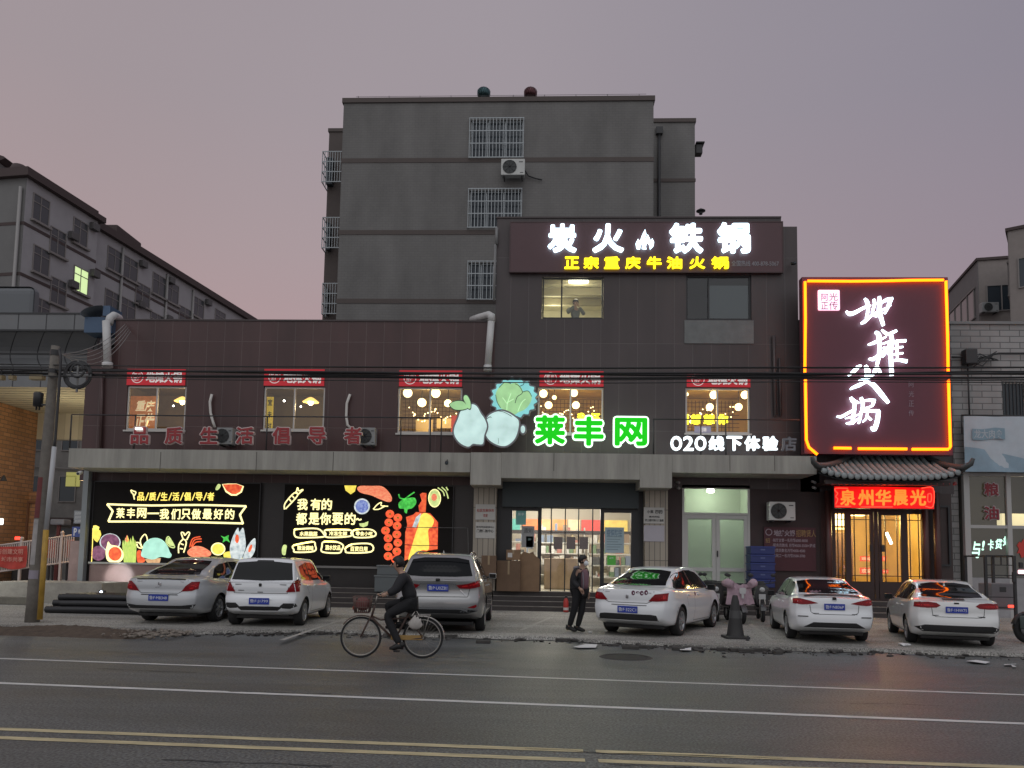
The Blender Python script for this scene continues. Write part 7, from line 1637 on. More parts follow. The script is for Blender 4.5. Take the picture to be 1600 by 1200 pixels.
def make_car(label, s, pos, heading, paint, group='parked cars in front of the shops', sc=1):
    root = thing('parked_car', label, 'car', (pos[0], pos[1], 0), -R(heading), group); root.scale = (sc,) * 3
    mb = car_body(s); b = obj('body', mb, paint, root, local=True)
    b.data.materials.append(CUTM)
    # wheel arches cut with real cylinders
    cut = MB(); hw = s['W'] / 2
    for y in (0, s['wb']):
        for sg in (-1, 1): cut.lathe([(s['r'] + .055, sg * (hw - .30)), (s['r'] + .055, sg * (hw + .2))], (0, y, s['r'] - .005), axis='X', n=40, smooth=False)
    bmc = bmesh.new(); idx = [bmc.verts.new(q) for q in cut.v]
    for f in cut.f: bmc.faces.new([idx[i] for i in f])
    bmesh.ops.holes_fill(bmc, edges=bmc.edges[:]); bmesh.ops.recalc_face_normals(bmc, faces=bmc.faces[:])
    mc = bpy.data.meshes.new('cut'); bmc.to_mesh(mc); bmc.free(); mc.materials.append(paint); mc.materials.append(CUTM)
    for p in mc.polygons: p.material_index = 1
    oc = bpy.data.objects.new('cut', mc); COL.objects.link(oc); oc.matrix_world = Matrix.Translation(root.location) @ Matrix.Rotation(root.rotation_euler.z, 4, 'Z') @ Matrix.Scale(sc, 4)
    me0 = b.data; bm0 = bmesh.new(); bm0.from_mesh(me0); bvh = BVHTree.FromBMesh(bm0); bm0.free()
    md = b.modifiers.new('arch', 'BOOLEAN'); md.object = oc; md.operation = 'DIFFERENCE'; md.solver = 'EXACT'; md.material_mode = 'TRANSFER'
    bpy.context.view_layer.update(); dg = bpy.context.evaluated_depsgraph_get()
    me = bpy.data.meshes.new_from_object(b.evaluated_get(dg)); b.modifiers.clear(); b.data = me; bpy.data.objects.remove(oc)
    if len(me.materials) > 1: me.materials[1] = CUTM
    def P(nm, pts, m, mode='rear', off=.005, both=False, par=b, dens=.07, lab=None):
        r_ = []
        for q in ([pts, mir(pts)] if both else [pts]): r_.append(obj(nm, patch(bvh, q, mode, off, dens), m, par, local=True, label=lab))
        return r_
    def S(nm, pts, mode='rear', w=.008, m=m_seam, off=.004): return obj(nm, seam(bvh, pts, mode, w, off), m, b, local=True)
    def RX(x, z):
        h = bvh.ray_cast(Vector((x, -4, z)), Vector((0, 1, 0))); return h[0].y if h[0] else -s['ro']
    for y in (0, s['wb']):
        for sg in (-1, 1): wheel(root, sg * (hw - .125), y, s['r'], sg)
    # glass
    P('rear_window', s['rwin'], m_carglass, 'rear', .006, par=b, dens=.06)
    for md_ in ('side', 'left'):
        for q in s['swin']:
            P('side_window', q, m_sideglass, md_, .004, dens=.06)
        for q in s['pillar']: P('window_pillar', q, m_plast, md_, .006, dens=.06)
        for ln in s['seams']: S('door_gap', ln, md_)
        for (y, z) in s['handles']:
            hh = bvh.ray_cast(Vector((4 if md_ == 'side' else -4, y, z)), Vector((-1 if md_ == 'side' else 1, 0, 0)))[0]
            if hh: sg = 1 if md_ == 'side' else -1; obj('door_handle', MB().rbox(*sorted((hh.x - .005 * sg, hh.x + .03 * sg)), y - .09, y + .09, z - .016, z + .016, .01), s.get('hmat', paint), b, local=True)
        if s.get('sill'): P('side_sill', s['sill'], s.get('sillmat', m_plast), md_, .006, dens=.12)
        if s.get('chromeline'): S('window_trim', s['chromeline'], md_, .018, m_chrome, .008)
    # mirrors
    for sg in (-1, 1):
        my, mz = s['mir']; hh = bvh.ray_cast(Vector((4 * sg, my, mz)), Vector((-sg, 0, 0)))[0]; x = hh.x if hh else sg * hw
        mm = obj('wing_mirror', MB().rbox(*sorted((x + sg * .05, x + sg * .24)), my - .05, my + .06, mz - .05, mz + .09, .035, seg=3), s.get('mirmat', m_plast), b, local=True); obj('mirror_glass', MB().box(*sorted((x + sg * .075, x + sg * .22)), my - .055, my - .051, mz - .025, mz + .07), m_carglass, mm, local=True)
        obj('mirror_arm', MB().rbox(*sorted((x - sg * .02, x + sg * .08)), my - .02, my + .03, mz - .03, mz + .0, .012), m_plast, mm, local=True)
    for (pts, m) in s['lights']: P('tail_light', pts, m, 'rear', .010, True, dens=.045)
    for (nm, pts, m, both) in s['rear_parts']: P(nm, pts, m, 'rear', .007, both, dens=.06)
    for ln, w in s['rear_seams']: S('boot_gap', ln, 'rear', w); 
    for (nm, ln, w, m) in s.get('trims', ()): S(nm, ln, 'rear', w, m, .012)
    # number plate
    px_, pz = s['plate'][0], s['plate'][1]; y = min(RX(px_, pz - .06), RX(px_ - .2, pz), RX(px_ + .2, pz), RX(px_, pz + .06)) - .014
    pl_ = obj('number_plate', MB().rbox(px_ - .22, px_ + .22, y, y + .012, pz - .07, pz + .07, .004), m_plate, root, local=True)
    t = MB(); text_mb(s['reg'], px_ - .195, px_ + .195, pz - .042, pz + .042, y - .003, 0, .0, mb=t)
    obj('plate_characters', t, m_plt, pl_, local=True)
    t = MB()
    for (x, z, w, h) in s['badges']: yb = RX(x, z) - .008; t.rbox(x - w / 2, x + w / 2, yb, yb + .012, z - h / 2, z + h / 2, min(w, h) * .3)
    obj('badge', t, s.get('badgemat', m_chrome), b, local=True)
    # front lamps, grille (the far side)
    fy = s['wb'] + s['fo']
    for sg in (-1, 1):
        hl = bvh.ray_cast(Vector((sg * hw * .68, fy + 2, .68)), Vector((0, -1, 0)))[0]
        if hl: obj('headlight', MB().rbox(sg * hw * .68 - .17, sg * hw * .68 + .17, hl.y - .12, hl.y + .005, .62, .76, .03), m_chrome, b, local=True)
    hl = bvh.ray_cast(Vector((0, fy + 2, .55)), Vector((0, -1, 0)))[0]
    if hl: obj('front_grille', MB().rbox(-.4, .4, hl.y - .1, hl.y + .01, .40, .62, .03), m_plast, b, local=True)
    # exhaust, tow eye shadow bits
    for (x, z) in s.get('pipes', ()): y = RX(x, max(z, .3)); obj('exhaust', MB().tube([(x, y + .12, z), (x, y - .02, z)], .03, 10), m_chrome, b, local=True)
    if s.get('fin'): fy_, fz_ = s['fin']; hh = bvh.ray_cast(Vector((0, fy_, 4)), Vector((0, 0, -1)))[0]; obj('roof_aerial', MB().add([(-.02, fy_ - .06, hh.z - .01), (.02, fy_ - .06, hh.z - .01), (.015, fy_ + .14, hh.z - .01), (-.015, fy_ + .14, hh.z - .01), (0, fy_ - .05, hh.z + .065)], [(0, 1, 4), (1, 2, 4), (2, 3, 4), (3, 0, 4), (3, 2, 1, 0)]), paint, b, local=True)
    if s.get('rod'): fy_ = s['rod']; hh = bvh.ray_cast(Vector((0, fy_, 4)), Vector((0, 0, -1)))[0]; obj('roof_aerial', MB().tube([hh, hh + Vector((0, -.02, .05)), hh + Vector((0, -.1, .16))], .008, 5), m_plast, b, local=True)
    if s.get('rails'):
        for sg in (-1, 1):
            pts = []
            for y in s['rails']:
                x = sg * (lerpk(s['wtop'], y) * hw * .93); hh = bvh.ray_cast(Vector((x, y, 4)), Vector((0, 0, -1)))[0]; pts.append(hh + Vector((0, 0, .035)))
            pts[0].z -= .04; pts[-1].z -= .04; obj('roof_rail', MB().tube(pts, .022, 8), m_chrome, b, local=True)
    # cabin shows as dark glass; floor pan
    obj('floor_pan', MB().rbox(-hw * .75, hw * .75, -s['ro'] + .35, s['wb'] + s['fo'] - .4, .16, .24, .02), m_plast, b, local=True)
    return root, b, P, S, RX, bvh
def paint(name, c, rough=.28, metal=0, coat=1): return pbr(name, c, rough, metal, coat=coat)
wpaint = paint('white_paint', (.80, .82, .84)); wpaint2 = paint('cream_white_paint', (.78, .79, .78)); silver = paint('silver_paint', (.52, .54, .56), .36, .3); grey = paint('warm_grey_paint', (.33, .33, .33), .3, .5)
# ---- generic saloon shape, tuned per car
def saloon(W=1.75, wb=2.65, ro=1.0, fo=.88, H=1.46, deck=1.02, r=.315, rw=.86, rear=None):
    s = dict(W=W, wb=wb, ro=ro, fo=fo, r=r, rw=rw, rr=.55)
    s['top'] = [(-ro, deck - .035), (-ro + .25, deck + .005), (-ro + .55, deck + .045), (-ro + .75, deck + .13), (.25, H - .16), (.62, H - .035), (1.1, H), (1.5, H - .005), (2.0, H - .09), (2.55, 1.04), (2.75, .97), (wb + .4, .88), (wb + fo - .12, .74), (wb + fo, .60)]
    s['belt'] = [(-ro, deck - .07), (-ro + .4, deck - .03), (0.0, .98), (1.0, .955), (2.2, .92), (2.7, .90), (wb + .4, .82), (wb + fo - .1, .68), (wb + fo, .55)]
    s['wtop'] = [(-ro, .80), (-ro + .5, .82), (.2, .70), (.7, .66), (1.6, .66), (2.1, .70), (2.6, .80), (wb + .5, .78), (wb + fo, .6)]
    s['bot'] = [(-ro, .34), (-ro + .2, .27), (-ro + .5, .22), (.6, .19), (wb, .19), (wb + fo - .2, .2), (wb + fo, .26)]
    s['rear'] = rear or [(.2, .14), (.34, .03), (.45, 0), (.62, 0), (.72, .035), (.85, .03), (.98, .045), (1.1, .08)]
    s['front'] = [(.2, .1), (.4, 0), (.6, .02), (.8, .12)]
    s['swin'] = [[(-.33, 1.02), (.10, 1.235), (.42, 1.335), (.90, 1.385), (.90, .995), (.30, 1.005)], [(.95, .995), (.95, 1.388), (1.35, 1.39), (1.75, 1.335), (2.38, 1.02), (2.2, .985)]]
    s['pillar'] = [[(.885, .985), (.885, 1.39), (.965, 1.392), (.965, .985)]]
    s['seams'] = [[(.92, .99), (.93, .55), (.90, .28)], [(2.30, .93), (2.28, .6), (2.2, .3)], [(.30, 1.0), (.36, .8), (.44, .62)], [(.90, .285), (2.2, .285)]]
    s['handles'] = [(.52, .86), (1.25, .85)]
    s['mir'] = (2.10, .97)
    s['rear_parts'] = []; s['trims'] = []; s['badges'] = []
    return s
def hdg(a, b): return math.degrees(math.atan2(b[0] - a[0], b[1] - a[1]))
def centre(g, h, dx, W):
    """rear axle centre from the contact point of the wheel on one side (dx=+1 right)"""
    a = R(h); return (g.x - math.cos(a) * dx * (W / 2 - .1), g.y + math.sin(a) * dx * (W / 2 - .1))
# silver saloon
s = saloon(W=1.80, wb=2.70, ro=1.10, H=1.50, deck=1.06)
s.update(rwin=[(-.60, 1.10), (-.44, 1.405), (0, 1.425), (.44, 1.405), (.60, 1.10), (0, 1.085)], plate=(0, .60), reg='鲁F·MB348', rear_seams=[([(-.60, .985), (-.55, .78), (-.42, .70), (.42, .70), (.55, .78), (.60, .985)], .010)],
    lights=[([(.47, .735), (.56, .86), (.68, .955), (.80, .955), (.80, .80), (.70, .755)], m_redlens), ([(.60, .80), (.70, .90), (.79, .92), (.79, .86), (.70, .80)], m_redl2)], badges=[(0, .90, .07, .08), (-.05, .84, .1, .02), (-.46, .955, .14, .014), (.48, .955, .08, .014)],
    trims=[('boot_lip', [(-.55, 1.0), (0, 1.01), (.55, 1.0)], .02, m_seam)])
s['rear_parts'] = [('plate_recess', [(-.42, .655), (-.40, .675), (.40, .675), (.42, .655)], m_plast, False), ('lower_bumper', [(-.78, .46), (-.72, .36), (.72, .36), (.78, .46), (.5, .43), (-.5, .43)], m_plast, False)]
g = gr(337, 971); make_car('silver grey saloon at the left end of the parked row, beside the black pipes', s, centre(g, 0, 1, 1.80), 0, silver)
# small white hatchback
s = saloon(W=1.69, wb=2.39, ro=.62, fo=.72, H=1.51, deck=1.0, r=.305, rw=.90)
s['top'] = [(-.62, .99), (-.56, 1.05), (-.50, 1.16), (-.42, 1.33), (-.32, 1.475), (-.2, 1.505), (.3, 1.52), (1.0, 1.515), (1.5, 1.46), (2.12, 1.08), (2.35, .99), (2.8, .88), (3.0, .75), (3.11, .6)]
s['belt'] = [(-.62, .96), (-.3, .99), (.5, .965), (1.8, .92), (2.3, .90), (2.8, .80), (3.11, .55)]
s['wtop'] = [(-.62, .86), (-.3, .74), (.3, .72), (1.3, .70), (1.8, .74), (2.2, .84), (2.8, .78), (3.11, .6)]
s['rear'] = [(.2, .1), (.34, .02), (.5, -.02), (.62, -.01), (.70, .04), (.85, .02), (.98, .03), (1.3, 0)]
s['swin'] = [[(-.18, 1.06), (-.10, 1.33), (.55, 1.41), (.55, 1.0), (.2, 1.01)], [(.60, 1.0), (.60, 1.415), (1.10, 1.405), (1.42, 1.34), (1.98, 1.03), (1.85, .985)]]
s['pillar'] = [[(.54, .99), (.54, 1.415), (.61, 1.415), (.61, .99)]]
s['seams'] = [[(.57, .99), (.58, .55), (.56, .28)], [(1.95, .93), (1.93, .6), (1.85, .3)], [(.0, .98), (.30, .70)], [(.56, .285), (1.85, .285)]]
s['handles'] = [(.25, .89), (.92, .88)]; s['mir'] = (1.72, 1.0); s['rod'] = .05
s.update(rwin=[(-.67, 1.03), (-.60, 1.40), (-.22, 1.43), (.22, 1.43), (.60, 1.40), (.67, 1.03), (0, 1.01)], plate=(0, .57), reg='鲁F·J1799', rear_seams=[([(-.62, 1.0), (-.58, .74), (.58, .74), (.62, 1.0)], .010)],
    lights=[([(.55, .77), (.70, .99), (.74, 1.06), (.79, 1.04), (.80, .78)], m_redlens)], badges=[(0, .92, .06, .07), (-.48, .93, .16, .014), (.48, .93, .16, .014), (-.42, .80, .13, .013), (0, .765, .12, .014)], badgemat=m_plast, bulge=.07)
s['rear_parts'] = [('bumper_corner', [(.44, .46), (.52, .53), (.76, .53), (.78, .46), (.66, .41), (.50, .42)], m_plast, True), ('lower_bumper', [(-.50, .45), (-.40, .37), (.40, .37), (.50, .45), (.3, .46), (-.3, .46)], m_plast, False), ('roof_spoiler_shadow', [(-.20, 1.425), (-.17, 1.46), (.17, 1.46), (.20, 1.425)], m_plast, False), ('plate_recess', [(-.30, .60), (-.26, .67), (.26, .67), (.30, .60)], MATS['white_paint'], False)]  # includes the dark spoiler at the top of the rear window
g = gr(470, 977); make_car('small white hatchback between the silver saloon and the passing cyclist', s, centre(g, -3, 1, 1.69), -3, wpaint)
# grey suv
s = saloon(W=1.90, wb=2.79, ro=1.06, fo=.98, H=1.69, deck=1.12, r=.365, rw=.88)
s['top'] = [(-1.06, 1.13), (-.98, 1.19), (-.85, 1.34), (-.68, 1.53), (-.52, 1.645), (-.3, 1.68), (.4, 1.70), (1.3, 1.69), (1.8, 1.62), (2.5, 1.20), (2.8, 1.10), (3.3, 1.0), (3.6, .86), (3.77, .7)]
s['belt'] = [(-1.06, 1.08), (-.6, 1.13), (.5, 1.09), (2.0, 1.04), (2.7, 1.0), (3.3, .92), (3.77, .62)]
s['wtop'] = [(-1.06, .82), (-.5, .70), (.3, .68), (1.5, .66), (2.1, .70), (2.6, .82), (3.3, .78), (3.77, .6)]
s['bot'] = [(-1.06, .42), (-.8, .32), (-.4, .27), (.6, .24), (2.79, .24), (3.5, .26), (3.77, .3)]
s['rear'] = [(.3, .14), (.42, .03), (.55, -.02), (.72, -.02), (.80, .03), (.95, .05), (1.1, .0), (1.3, 0)]
s['swin'] = [[(-.48, 1.24), (-.30, 1.47), (.20, 1.55), (.75, 1.58), (.75, 1.13), (.0, 1.16)], [(.81, 1.13), (.81, 1.582), (1.3, 1.575), (1.7, 1.50), (2.38, 1.15), (2.2, 1.10)]]
s['pillar'] = [[(.74, 1.12), (.74, 1.585), (.82, 1.585), (.82, 1.12)]]
s['seams'] = [[(.78, 1.12), (.79, .7), (.76, .36)], [(2.35, 1.05), (2.33, .7), (2.2, .36)], [(.1, 1.13), (.45, .78)]]
s['handles'] = [(.45, .98), (1.2, .97)]; s['mir'] = (2.12, 1.13); s['hmat'] = grey; s['mirmat'] = grey; s['rails'] = [-.35, 0, .6, 1.2, 1.55]; s['fin'] = (-.15, 1.7)
s['sill'] = [(.42, .28), (.42, .36), (2.35, .36), (2.35, .28)]
s.update(rwin=[(-.70, 1.21), (-.60, 1.54), (-.35, 1.585), (.35, 1.585), (.60, 1.54), (.70, 1.21), (.35, 1.19), (-.35, 1.19)], plate=(0, .96), reg='鲁P·U0Z81', rear_seams=[([(-.70, 1.13), (-.62, .78), (.62, .78), (.70, 1.13)], .010)],
    lights=[([(.36, 1.02), (.60, 1.05), (.84, 1.12), (.86, .99), (.66, .95), (.44, .955)], m_redlens), ([(.50, 1.01), (.70, 1.04), (.82, 1.08), (.82, 1.05), (.70, 1.005), (.5, .985)], m_redl2)], badges=[(0, 1.125, .09, .06)], badgemat=m_plast, chromeline=[(-.5, 1.225), (0, 1.15), (.8, 1.12), (2.2, 1.09)],
    trims=[('bumper_strip', [(-.62, .50), (-.45, .545), (.45, .545), (.62, .50)], .04, m_chrome), ('tailgate_crease', [(-.38, 1.04), (-.30, 1.05), (.30, 1.05), (.38, 1.04)], .016, m_chrome), ('tailgate_crease', [(-.36, 1.03), (-.56, .82)], .012, m_chrome), ('tailgate_crease', [(.36, 1.03), (.56, .82)], .012, m_chrome)])
s['rear_parts'] = [('lower_bumper', [(-.84, .50), (-.62, .44), (.62, .44), (.84, .50), (.6, .52), (-.6, .52)], m_plast, False), ('exhaust_tip', [(.46, .47), (.50, .52), (.72, .52), (.74, .47)], m_chrome, True), ('exhaust_hole', [(.49, .48), (.52, .51), (.69, .51), (.71, .48)], m_plast, True), ('reflector', [(.62, .56), (.80, .63), (.84, .60), (.76, .555)], m_redlens, True)]
g = gr(752, 985); make_car('metallic grey suv with roof rails parked by the left pillar', s, centre(g, -1, 1, 1.9), -1, grey)
# white saloon with stickers
s = saloon(W=1.75, wb=2.65, ro=.98, H=1.47, deck=1.03)
s['swin'][0] = [(-.36, 1.02), (.06, 1.23), (.42, 1.34), (.90, 1.385), (.90, .995), (.30, 1.0)]
s.update(rwin=[(-.62, 1.07), (-.48, 1.36), (-.2, 1.395), (.2, 1.395), (.48, 1.36), (.62, 1.07), (0, 1.055)], plate=(.02, .575), reg='鲁F·322C1', rear_seams=[([(-.56, .96), (-.52, .76), (-.42, .715), (.42, .715), (.52, .76), (.56, .96)], .010)],
    lights=[([(.45, .76), (.58, .90), (.80, .93), (.80, .77), (.62, .755)], m_redlens), ([(.62, .80), (.70, .88), (.79, .89), (.79, .81)], m_redl2)], badges=[(0, .845, .06, .075), (-.45, .935, .12, .014), (.46, .93, .10, .014)], pipes=[], chromeline=[(-.3, 1.01), (.4, .995), (1.4, .985), (2.2, .98)],
    trims=[('bumper_trim', [(-.35, .665), (.42, .665)], .012, m_plast)])
s['rear_parts'] = [('lower_bumper', [(-.62, .47), (-.66, .36), (.66, .36), (.62, .47), (.5, .485), (-.5, .485)], m_plast, False)]
h4 = 27; g = gr(1060, 993); root4, b4, P4, S4, RX4, bv4 = make_car('white saloon with dark boot stickers and a red lit side window, nose turned right', s, centre(g, h4, 1, 1.75), h4, wpaint)
m_stk = pbr('purple_sticker', (.10, .012, .045), .5)
for k, x in enumerate((.13, .225, .31, .40)):
    pts = ell(x, .92 + .014 * (k % 2), .040, .050 if k != 1 else .022, 10); obj('sticker', patch(bv4, pts, 'rear', .006, .05), m_stk, b4, local=True)
    obj('sticker', patch(bv4, ell(x + .01, .915 + .014 * (k % 2), .014, .016, 8), 'rear', .009, .05), wpaint, b4, local=True)
obj('sticker', patch(bv4, ell(1.0, .87, .05, .05, 7), 'side', .006, .05), m_stk, b4, local=True)
# white saloon with lip spoiler
s = saloon(W=1.82, wb=2.66, ro=1.02, H=1.46, deck=1.06, rw=.88)
s.update(rwin=[(-.66, 1.11), (-.56, 1.36), (-.25, 1.40), (.25, 1.40), (.56, 1.36), (.66, 1.11), (0, 1.10)], plate=(0, .825), reg='鲁F·N836P', rear_seams=[([(-.52, .86), (-.50, .70), (-.42, .655), (.42, .655), (.50, .70), (.52, .86)], .010)],
    lights=[([(.34, .90), (.52, .955), (.72, 1.0), (.84, .985), (.85, .875), (.68, .86), (.50, .875)], m_redlens), ([(.66, .92), (.74, .97), (.83, .965), (.83, .94)], m_redl2)], badges=[(0, 1.0, .085, .085), (-.40, .675, .14, .013), (.42, .67, .12, .013)], badgemat=m_plast,
    trims=[('lip_spoiler', [(-.60, 1.045), (-.3, 1.07), (.3, 1.07), (.60, 1.045)], .03, m_plast), ('bumper_slit', [(-.78, .60), (-.56, .60)], .022, m_plast), ('bumper_slit', [(.56, .60), (.78, .60)], .022, m_plast)])
s['rear_parts'] = [('lower_bumper', [(-.66, .36), (-.45, .475), (.45, .475), (.66, .36)], m_plast, False)]
s['top'][4:8] = [(.25, 1.32), (.62, 1.43), (1.1, 1.46), (1.5, 1.455)]
g = gr(1235, 997); make_car('white saloon with a black boot spoiler, between the traffic cone and the rightmost car', s, (5.99, 16.7), 9, wpaint, sc=.89)
# white saloon with oval lamps
s = saloon(W=1.82, wb=2.65, ro=1.03, H=1.47, deck=1.06, rw=.85)
s.update(rwin=[(-.62, 1.10), (-.54, 1.36), (-.25, 1.405), (.25, 1.405), (.54, 1.36), (.62, 1.10), (0, 1.08)], plate=(-.03, .84), reg='鲁F·1HW75', rear_seams=[([(-.52, .90), (-.50, .72), (-.44, .68), (.44, .68), (.50, .72), (.52, .90)], .010)], fin=(.35, 1.45),
    lights=[([(.34, .93), (.42, .985), (.58, 1.005), (.82, .985), (.84, .88), (.60, .87), (.42, .88)], m_redlens), ([(.46, .925), (.60, .95), (.8, .94), (.8, .92), (.6, .915)], m_redl2)], badges=[(-.03, .985, .10, .035), (-.44, .71, .14, .016), (.44, .70, .16, .022)], badgemat=m_plast,
    trims=[('brake_lamp', [(-.26, 1.055), (.18, 1.055)], .028, m_plast)])
s['rear_parts'] = [('lower_bumper', [(-.84, .44), (-.66, .50), (.66, .50), (.84, .44), (.70, .35), (-.70, .35)], m_plast, False)]
g = gr(1424, 1004); make_car('white saloon with oval red lamps and a roof fin, rightmost of the parked cars', s, (8.33, 16.3), 16, wpaint2, sc=.88)
# ================================================================== people
def skin(verts, edges, rad, root=0, sub=2):
    """one continuous surface grown round a jointed skeleton"""
    me = bpy.data.meshes.new('sk'); me.from_pydata([Vector(v) for v in verts], edges, []); o = bpy.data.objects.new('sk', me); COL.objects.link(o)
    md = o.modifiers.new('s', 'SKIN'); md.use_smooth_shade = True; md.branch_smoothing = .6
    for i, v in enumerate(me.skin_vertices[0].data):
        r_ = rad[i]; v.radius = r_ if isinstance(r_, tuple) else (r_, r_); v.use_root = (i == root)
    s2 = o.modifiers.new('u', 'SUBSURF'); s2.levels = sub
    bpy.context.view_layer.update(); m2 = bpy.data.meshes.new_from_object(o.evaluated_get(bpy.context.evaluated_depsgraph_get()))
    mb = MB().add([v.co.copy() for v in m2.vertices], [list(p.vertices) for p in m2.polygons], True); bpy.data.objects.remove(o); bpy.data.meshes.remove(m2); return mb
def hand(mb, wrist, d, side, s=1.0):
    """palm with four curled fingers of unequal length and a thumb off its side"""
    d = Vector(d).normalized(); sd = Vector(side).normalized(); n_ = d.cross(sd).normalized(); w = Vector(wrist)
    mb.tube([w, w + d * .03 * s, w + d * .085 * s], [.026 * s, .036 * s, .034 * s], 10)
    for k, L in enumerate((.070, .078, .072, .055)):
        b = w + d * .082 * s + sd * (-.027 + .018 * k) * s; mb.tube([b, b + d * L * .45 * s, b + d * L * .75 * s + n_ * .02 * s, b + d * L * .8 * s + n_ * .045 * s], [.0095 * s, .009 * s, .0085 * s, .006 * s], 6)
    b = w + d * .03 * s - sd * .03 * s; mb.tube([b, b + d * .03 * s - sd * .025 * s, b + d * .065 * s - sd * .028 * s + n_ * .015 * s], [.012 * s, .011 * s, .008 * s], 6)
m_skin = pbr('skin', (.40, .25, .18), .55); m_hair = pbr('black_hair', (.012, .011, .011), .5)
m_eye = pbr('eye_dark', (.01, .01, .01), .3)
def figure(root, J, top, bottom, shoe, mtop, mbot, R_top=1.0, inner=None):
    """J: joints in the figure's own frame (x forward, y left, z up)"""
    names = ['pelvis', 'spine', 'chest', 'neck', 'headb', 'headm', 'headt', 'sL', 'eL', 'wL', 'sR', 'eR', 'wR', 'hL', 'kL', 'aL', 'hR', 'kR', 'aR', 'tL', 'tR']
    V = [Vector(J[n]) for n in names]; ix = {n: i for i, n in enumerate(names)}
    E_ = [('pelvis', 'spine'), ('spine', 'chest'), ('chest', 'neck'), ('neck', 'headb'), ('headb', 'headm'), ('headm', 'headt'), ('chest', 'sL'), ('sL', 'eL'), ('eL', 'wL'), ('chest', 'sR'), ('sR', 'eR'), ('eR', 'wR'), ('pelvis', 'hL'), ('hL', 'kL'), ('kL', 'aL'), ('aL', 'tL'), ('pelvis', 'hR'), ('hR', 'kR'), ('kR', 'aR'), ('aR', 'tR')]
    rad = dict(pelvis=(.13, .10), spine=(.115, .09), chest=(.13, .10), neck=.05, headb=.062, headm=(.085, .098), headt=(.05, .055), sL=.06, eL=.042, wL=.028, sR=.06, eR=.042, wR=.028, hL=.085, kL=.056, aL=.038, hR=.085, kR=.056, aR=.038, tL=.03, tR=.03)
    b = skin(V, [(ix[a], ix[c]) for a, c in E_], [rad[n] for n in names], 0)
    for s in 'LR': 
        d = Vector(J['w' + s]) - Vector(J['e' + s]); hand(b, J['w' + s], J.get('hd' + s, d), J.get('hs' + s, (0, 0, 1)))
    # face: nose, ears, lips
    hc = Vector(J['headm']); fw = Vector(J.get('look', (1, 0, 0))).normalized(); lf = Vector((0, 0, 1)).cross(fw).normalized(); upv = Vector((0, 0, 1))
    b.tube([hc + fw * .085 + upv * .02, hc + fw * .115 - upv * .015, hc + fw * .09 - upv * .025], [.010, .016, .014], 8)
    for s in (1, -1): b.ball(hc + lf * .088 * s - upv * .005, .026, 6, (.6, .45, 1))
    body = obj('body', b, m_skin, root, local=True)
    t = MB()
    for s in (1, -1): t.ball(hc + fw * .086 + lf * .034 * s + upv * .018, .011, 6)
    obj('eyes', t, m_eye, body, local=True)
    t = MB(); t.ball(hc - fw * .012 + upv * .035, .108, 10, (1, 1, 1.02)); t.v = [q if (q - hc).dot(fw) < .045 or (q - hc).z > .055 else q - fw * .05 for q in t.v]; obj('hair', t, m_hair, body, local=True)
    o_ = [('pelvis', 'spine'), ('spine', 'chest'), ('chest', 'neck'), ('chest', 'sL'), ('sL', 'eL'), ('eL', 'wL'), ('chest', 'sR'), ('sR', 'eR'), ('eR', 'wR')]
    use = ['pelvis', 'spine', 'chest', 'neck', 'sL', 'eL', 'wL', 'sR', 'eR', 'wR']; i2 = {n: i for i, n in enumerate(use)}
    VV = [Vector(J[n]) for n in use]; VV[3] = Vector(J['chest']).lerp(Vector(J['neck']), .8)
    tr = dict(pelvis=(.165, .135), spine=(.16, .13), chest=(.165, .135), neck=(.075, .075), sL=.088, eL=.068, wL=.05, sR=.088, eR=.068, wR=.05)
    tk = {k: tuple(q * R_top for q in v) if isinstance(v, tuple) else v * R_top for k, v in tr.items()}
    for s in 'LR': VV[i2['w' + s]] = Vector(J['e' + s]).lerp(Vector(J['w' + s]), .93)
    obj(top, skin(VV, [(i2[a], i2[c]) for a, c in o_], [tk[n] for n in use], 0), mtop, root, local=True)
    use = ['pelvis', 'hL', 'kL', 'aL', 'hR', 'kR', 'aR']; i2 = {n: i for i, n in enumerate(use)}
    obj(bottom, skin([J[n] for n in use], [(0, 1), (1, 2), (2, 3), (0, 4), (4, 5), (5, 6)], [(.145, .115), .105, .078, .06, .105, .078, .06], 0), mbot, root, local=True)
    for s in 'LR':
        a, c = Vector(J['a' + s]), Vector(J['t' + s]); d = (c - a); d.z = 0; d.normalize(); zlo = min(a.z, c.z) - .045
        t = MB().tube([a + Vector((0, 0, .03)) - d * .04, a - d * .05 + Vector((0, 0, -.04)), ], [.05, .05], 10); t.tube([a - d * .07 + Vector((0, 0, -.045)), a + d * .03 + Vector((0, 0, -.025)), c + Vector((0, 0, -.005)), c + d * .06 + Vector((0, 0, -.012))], [.042, .052, .042, .022], 10); obj('shoe', t, shoe, root, local=True)
    return body, hc, fw, lf
m_jkt = pbr('black_jacket', (.016, .016, .019), .75, bump=.3, bscale=14); m_trs = pbr('black_trousers', (.013, .013, .015), .85); m_mauve = pbr('mauve_jumper', (.17, .095, .115), .85, bump=.2, bscale=30); m_shoe = pbr('black_shoe', (.015, .014, .014), .6)
pg_ = gr(903, 988); ped = thing('person', 'pedestrian in a black open jacket, mauve jumper and white mask walking to the right', 'person', (pg_.x - .02, pg_.y, 0), R(-42))
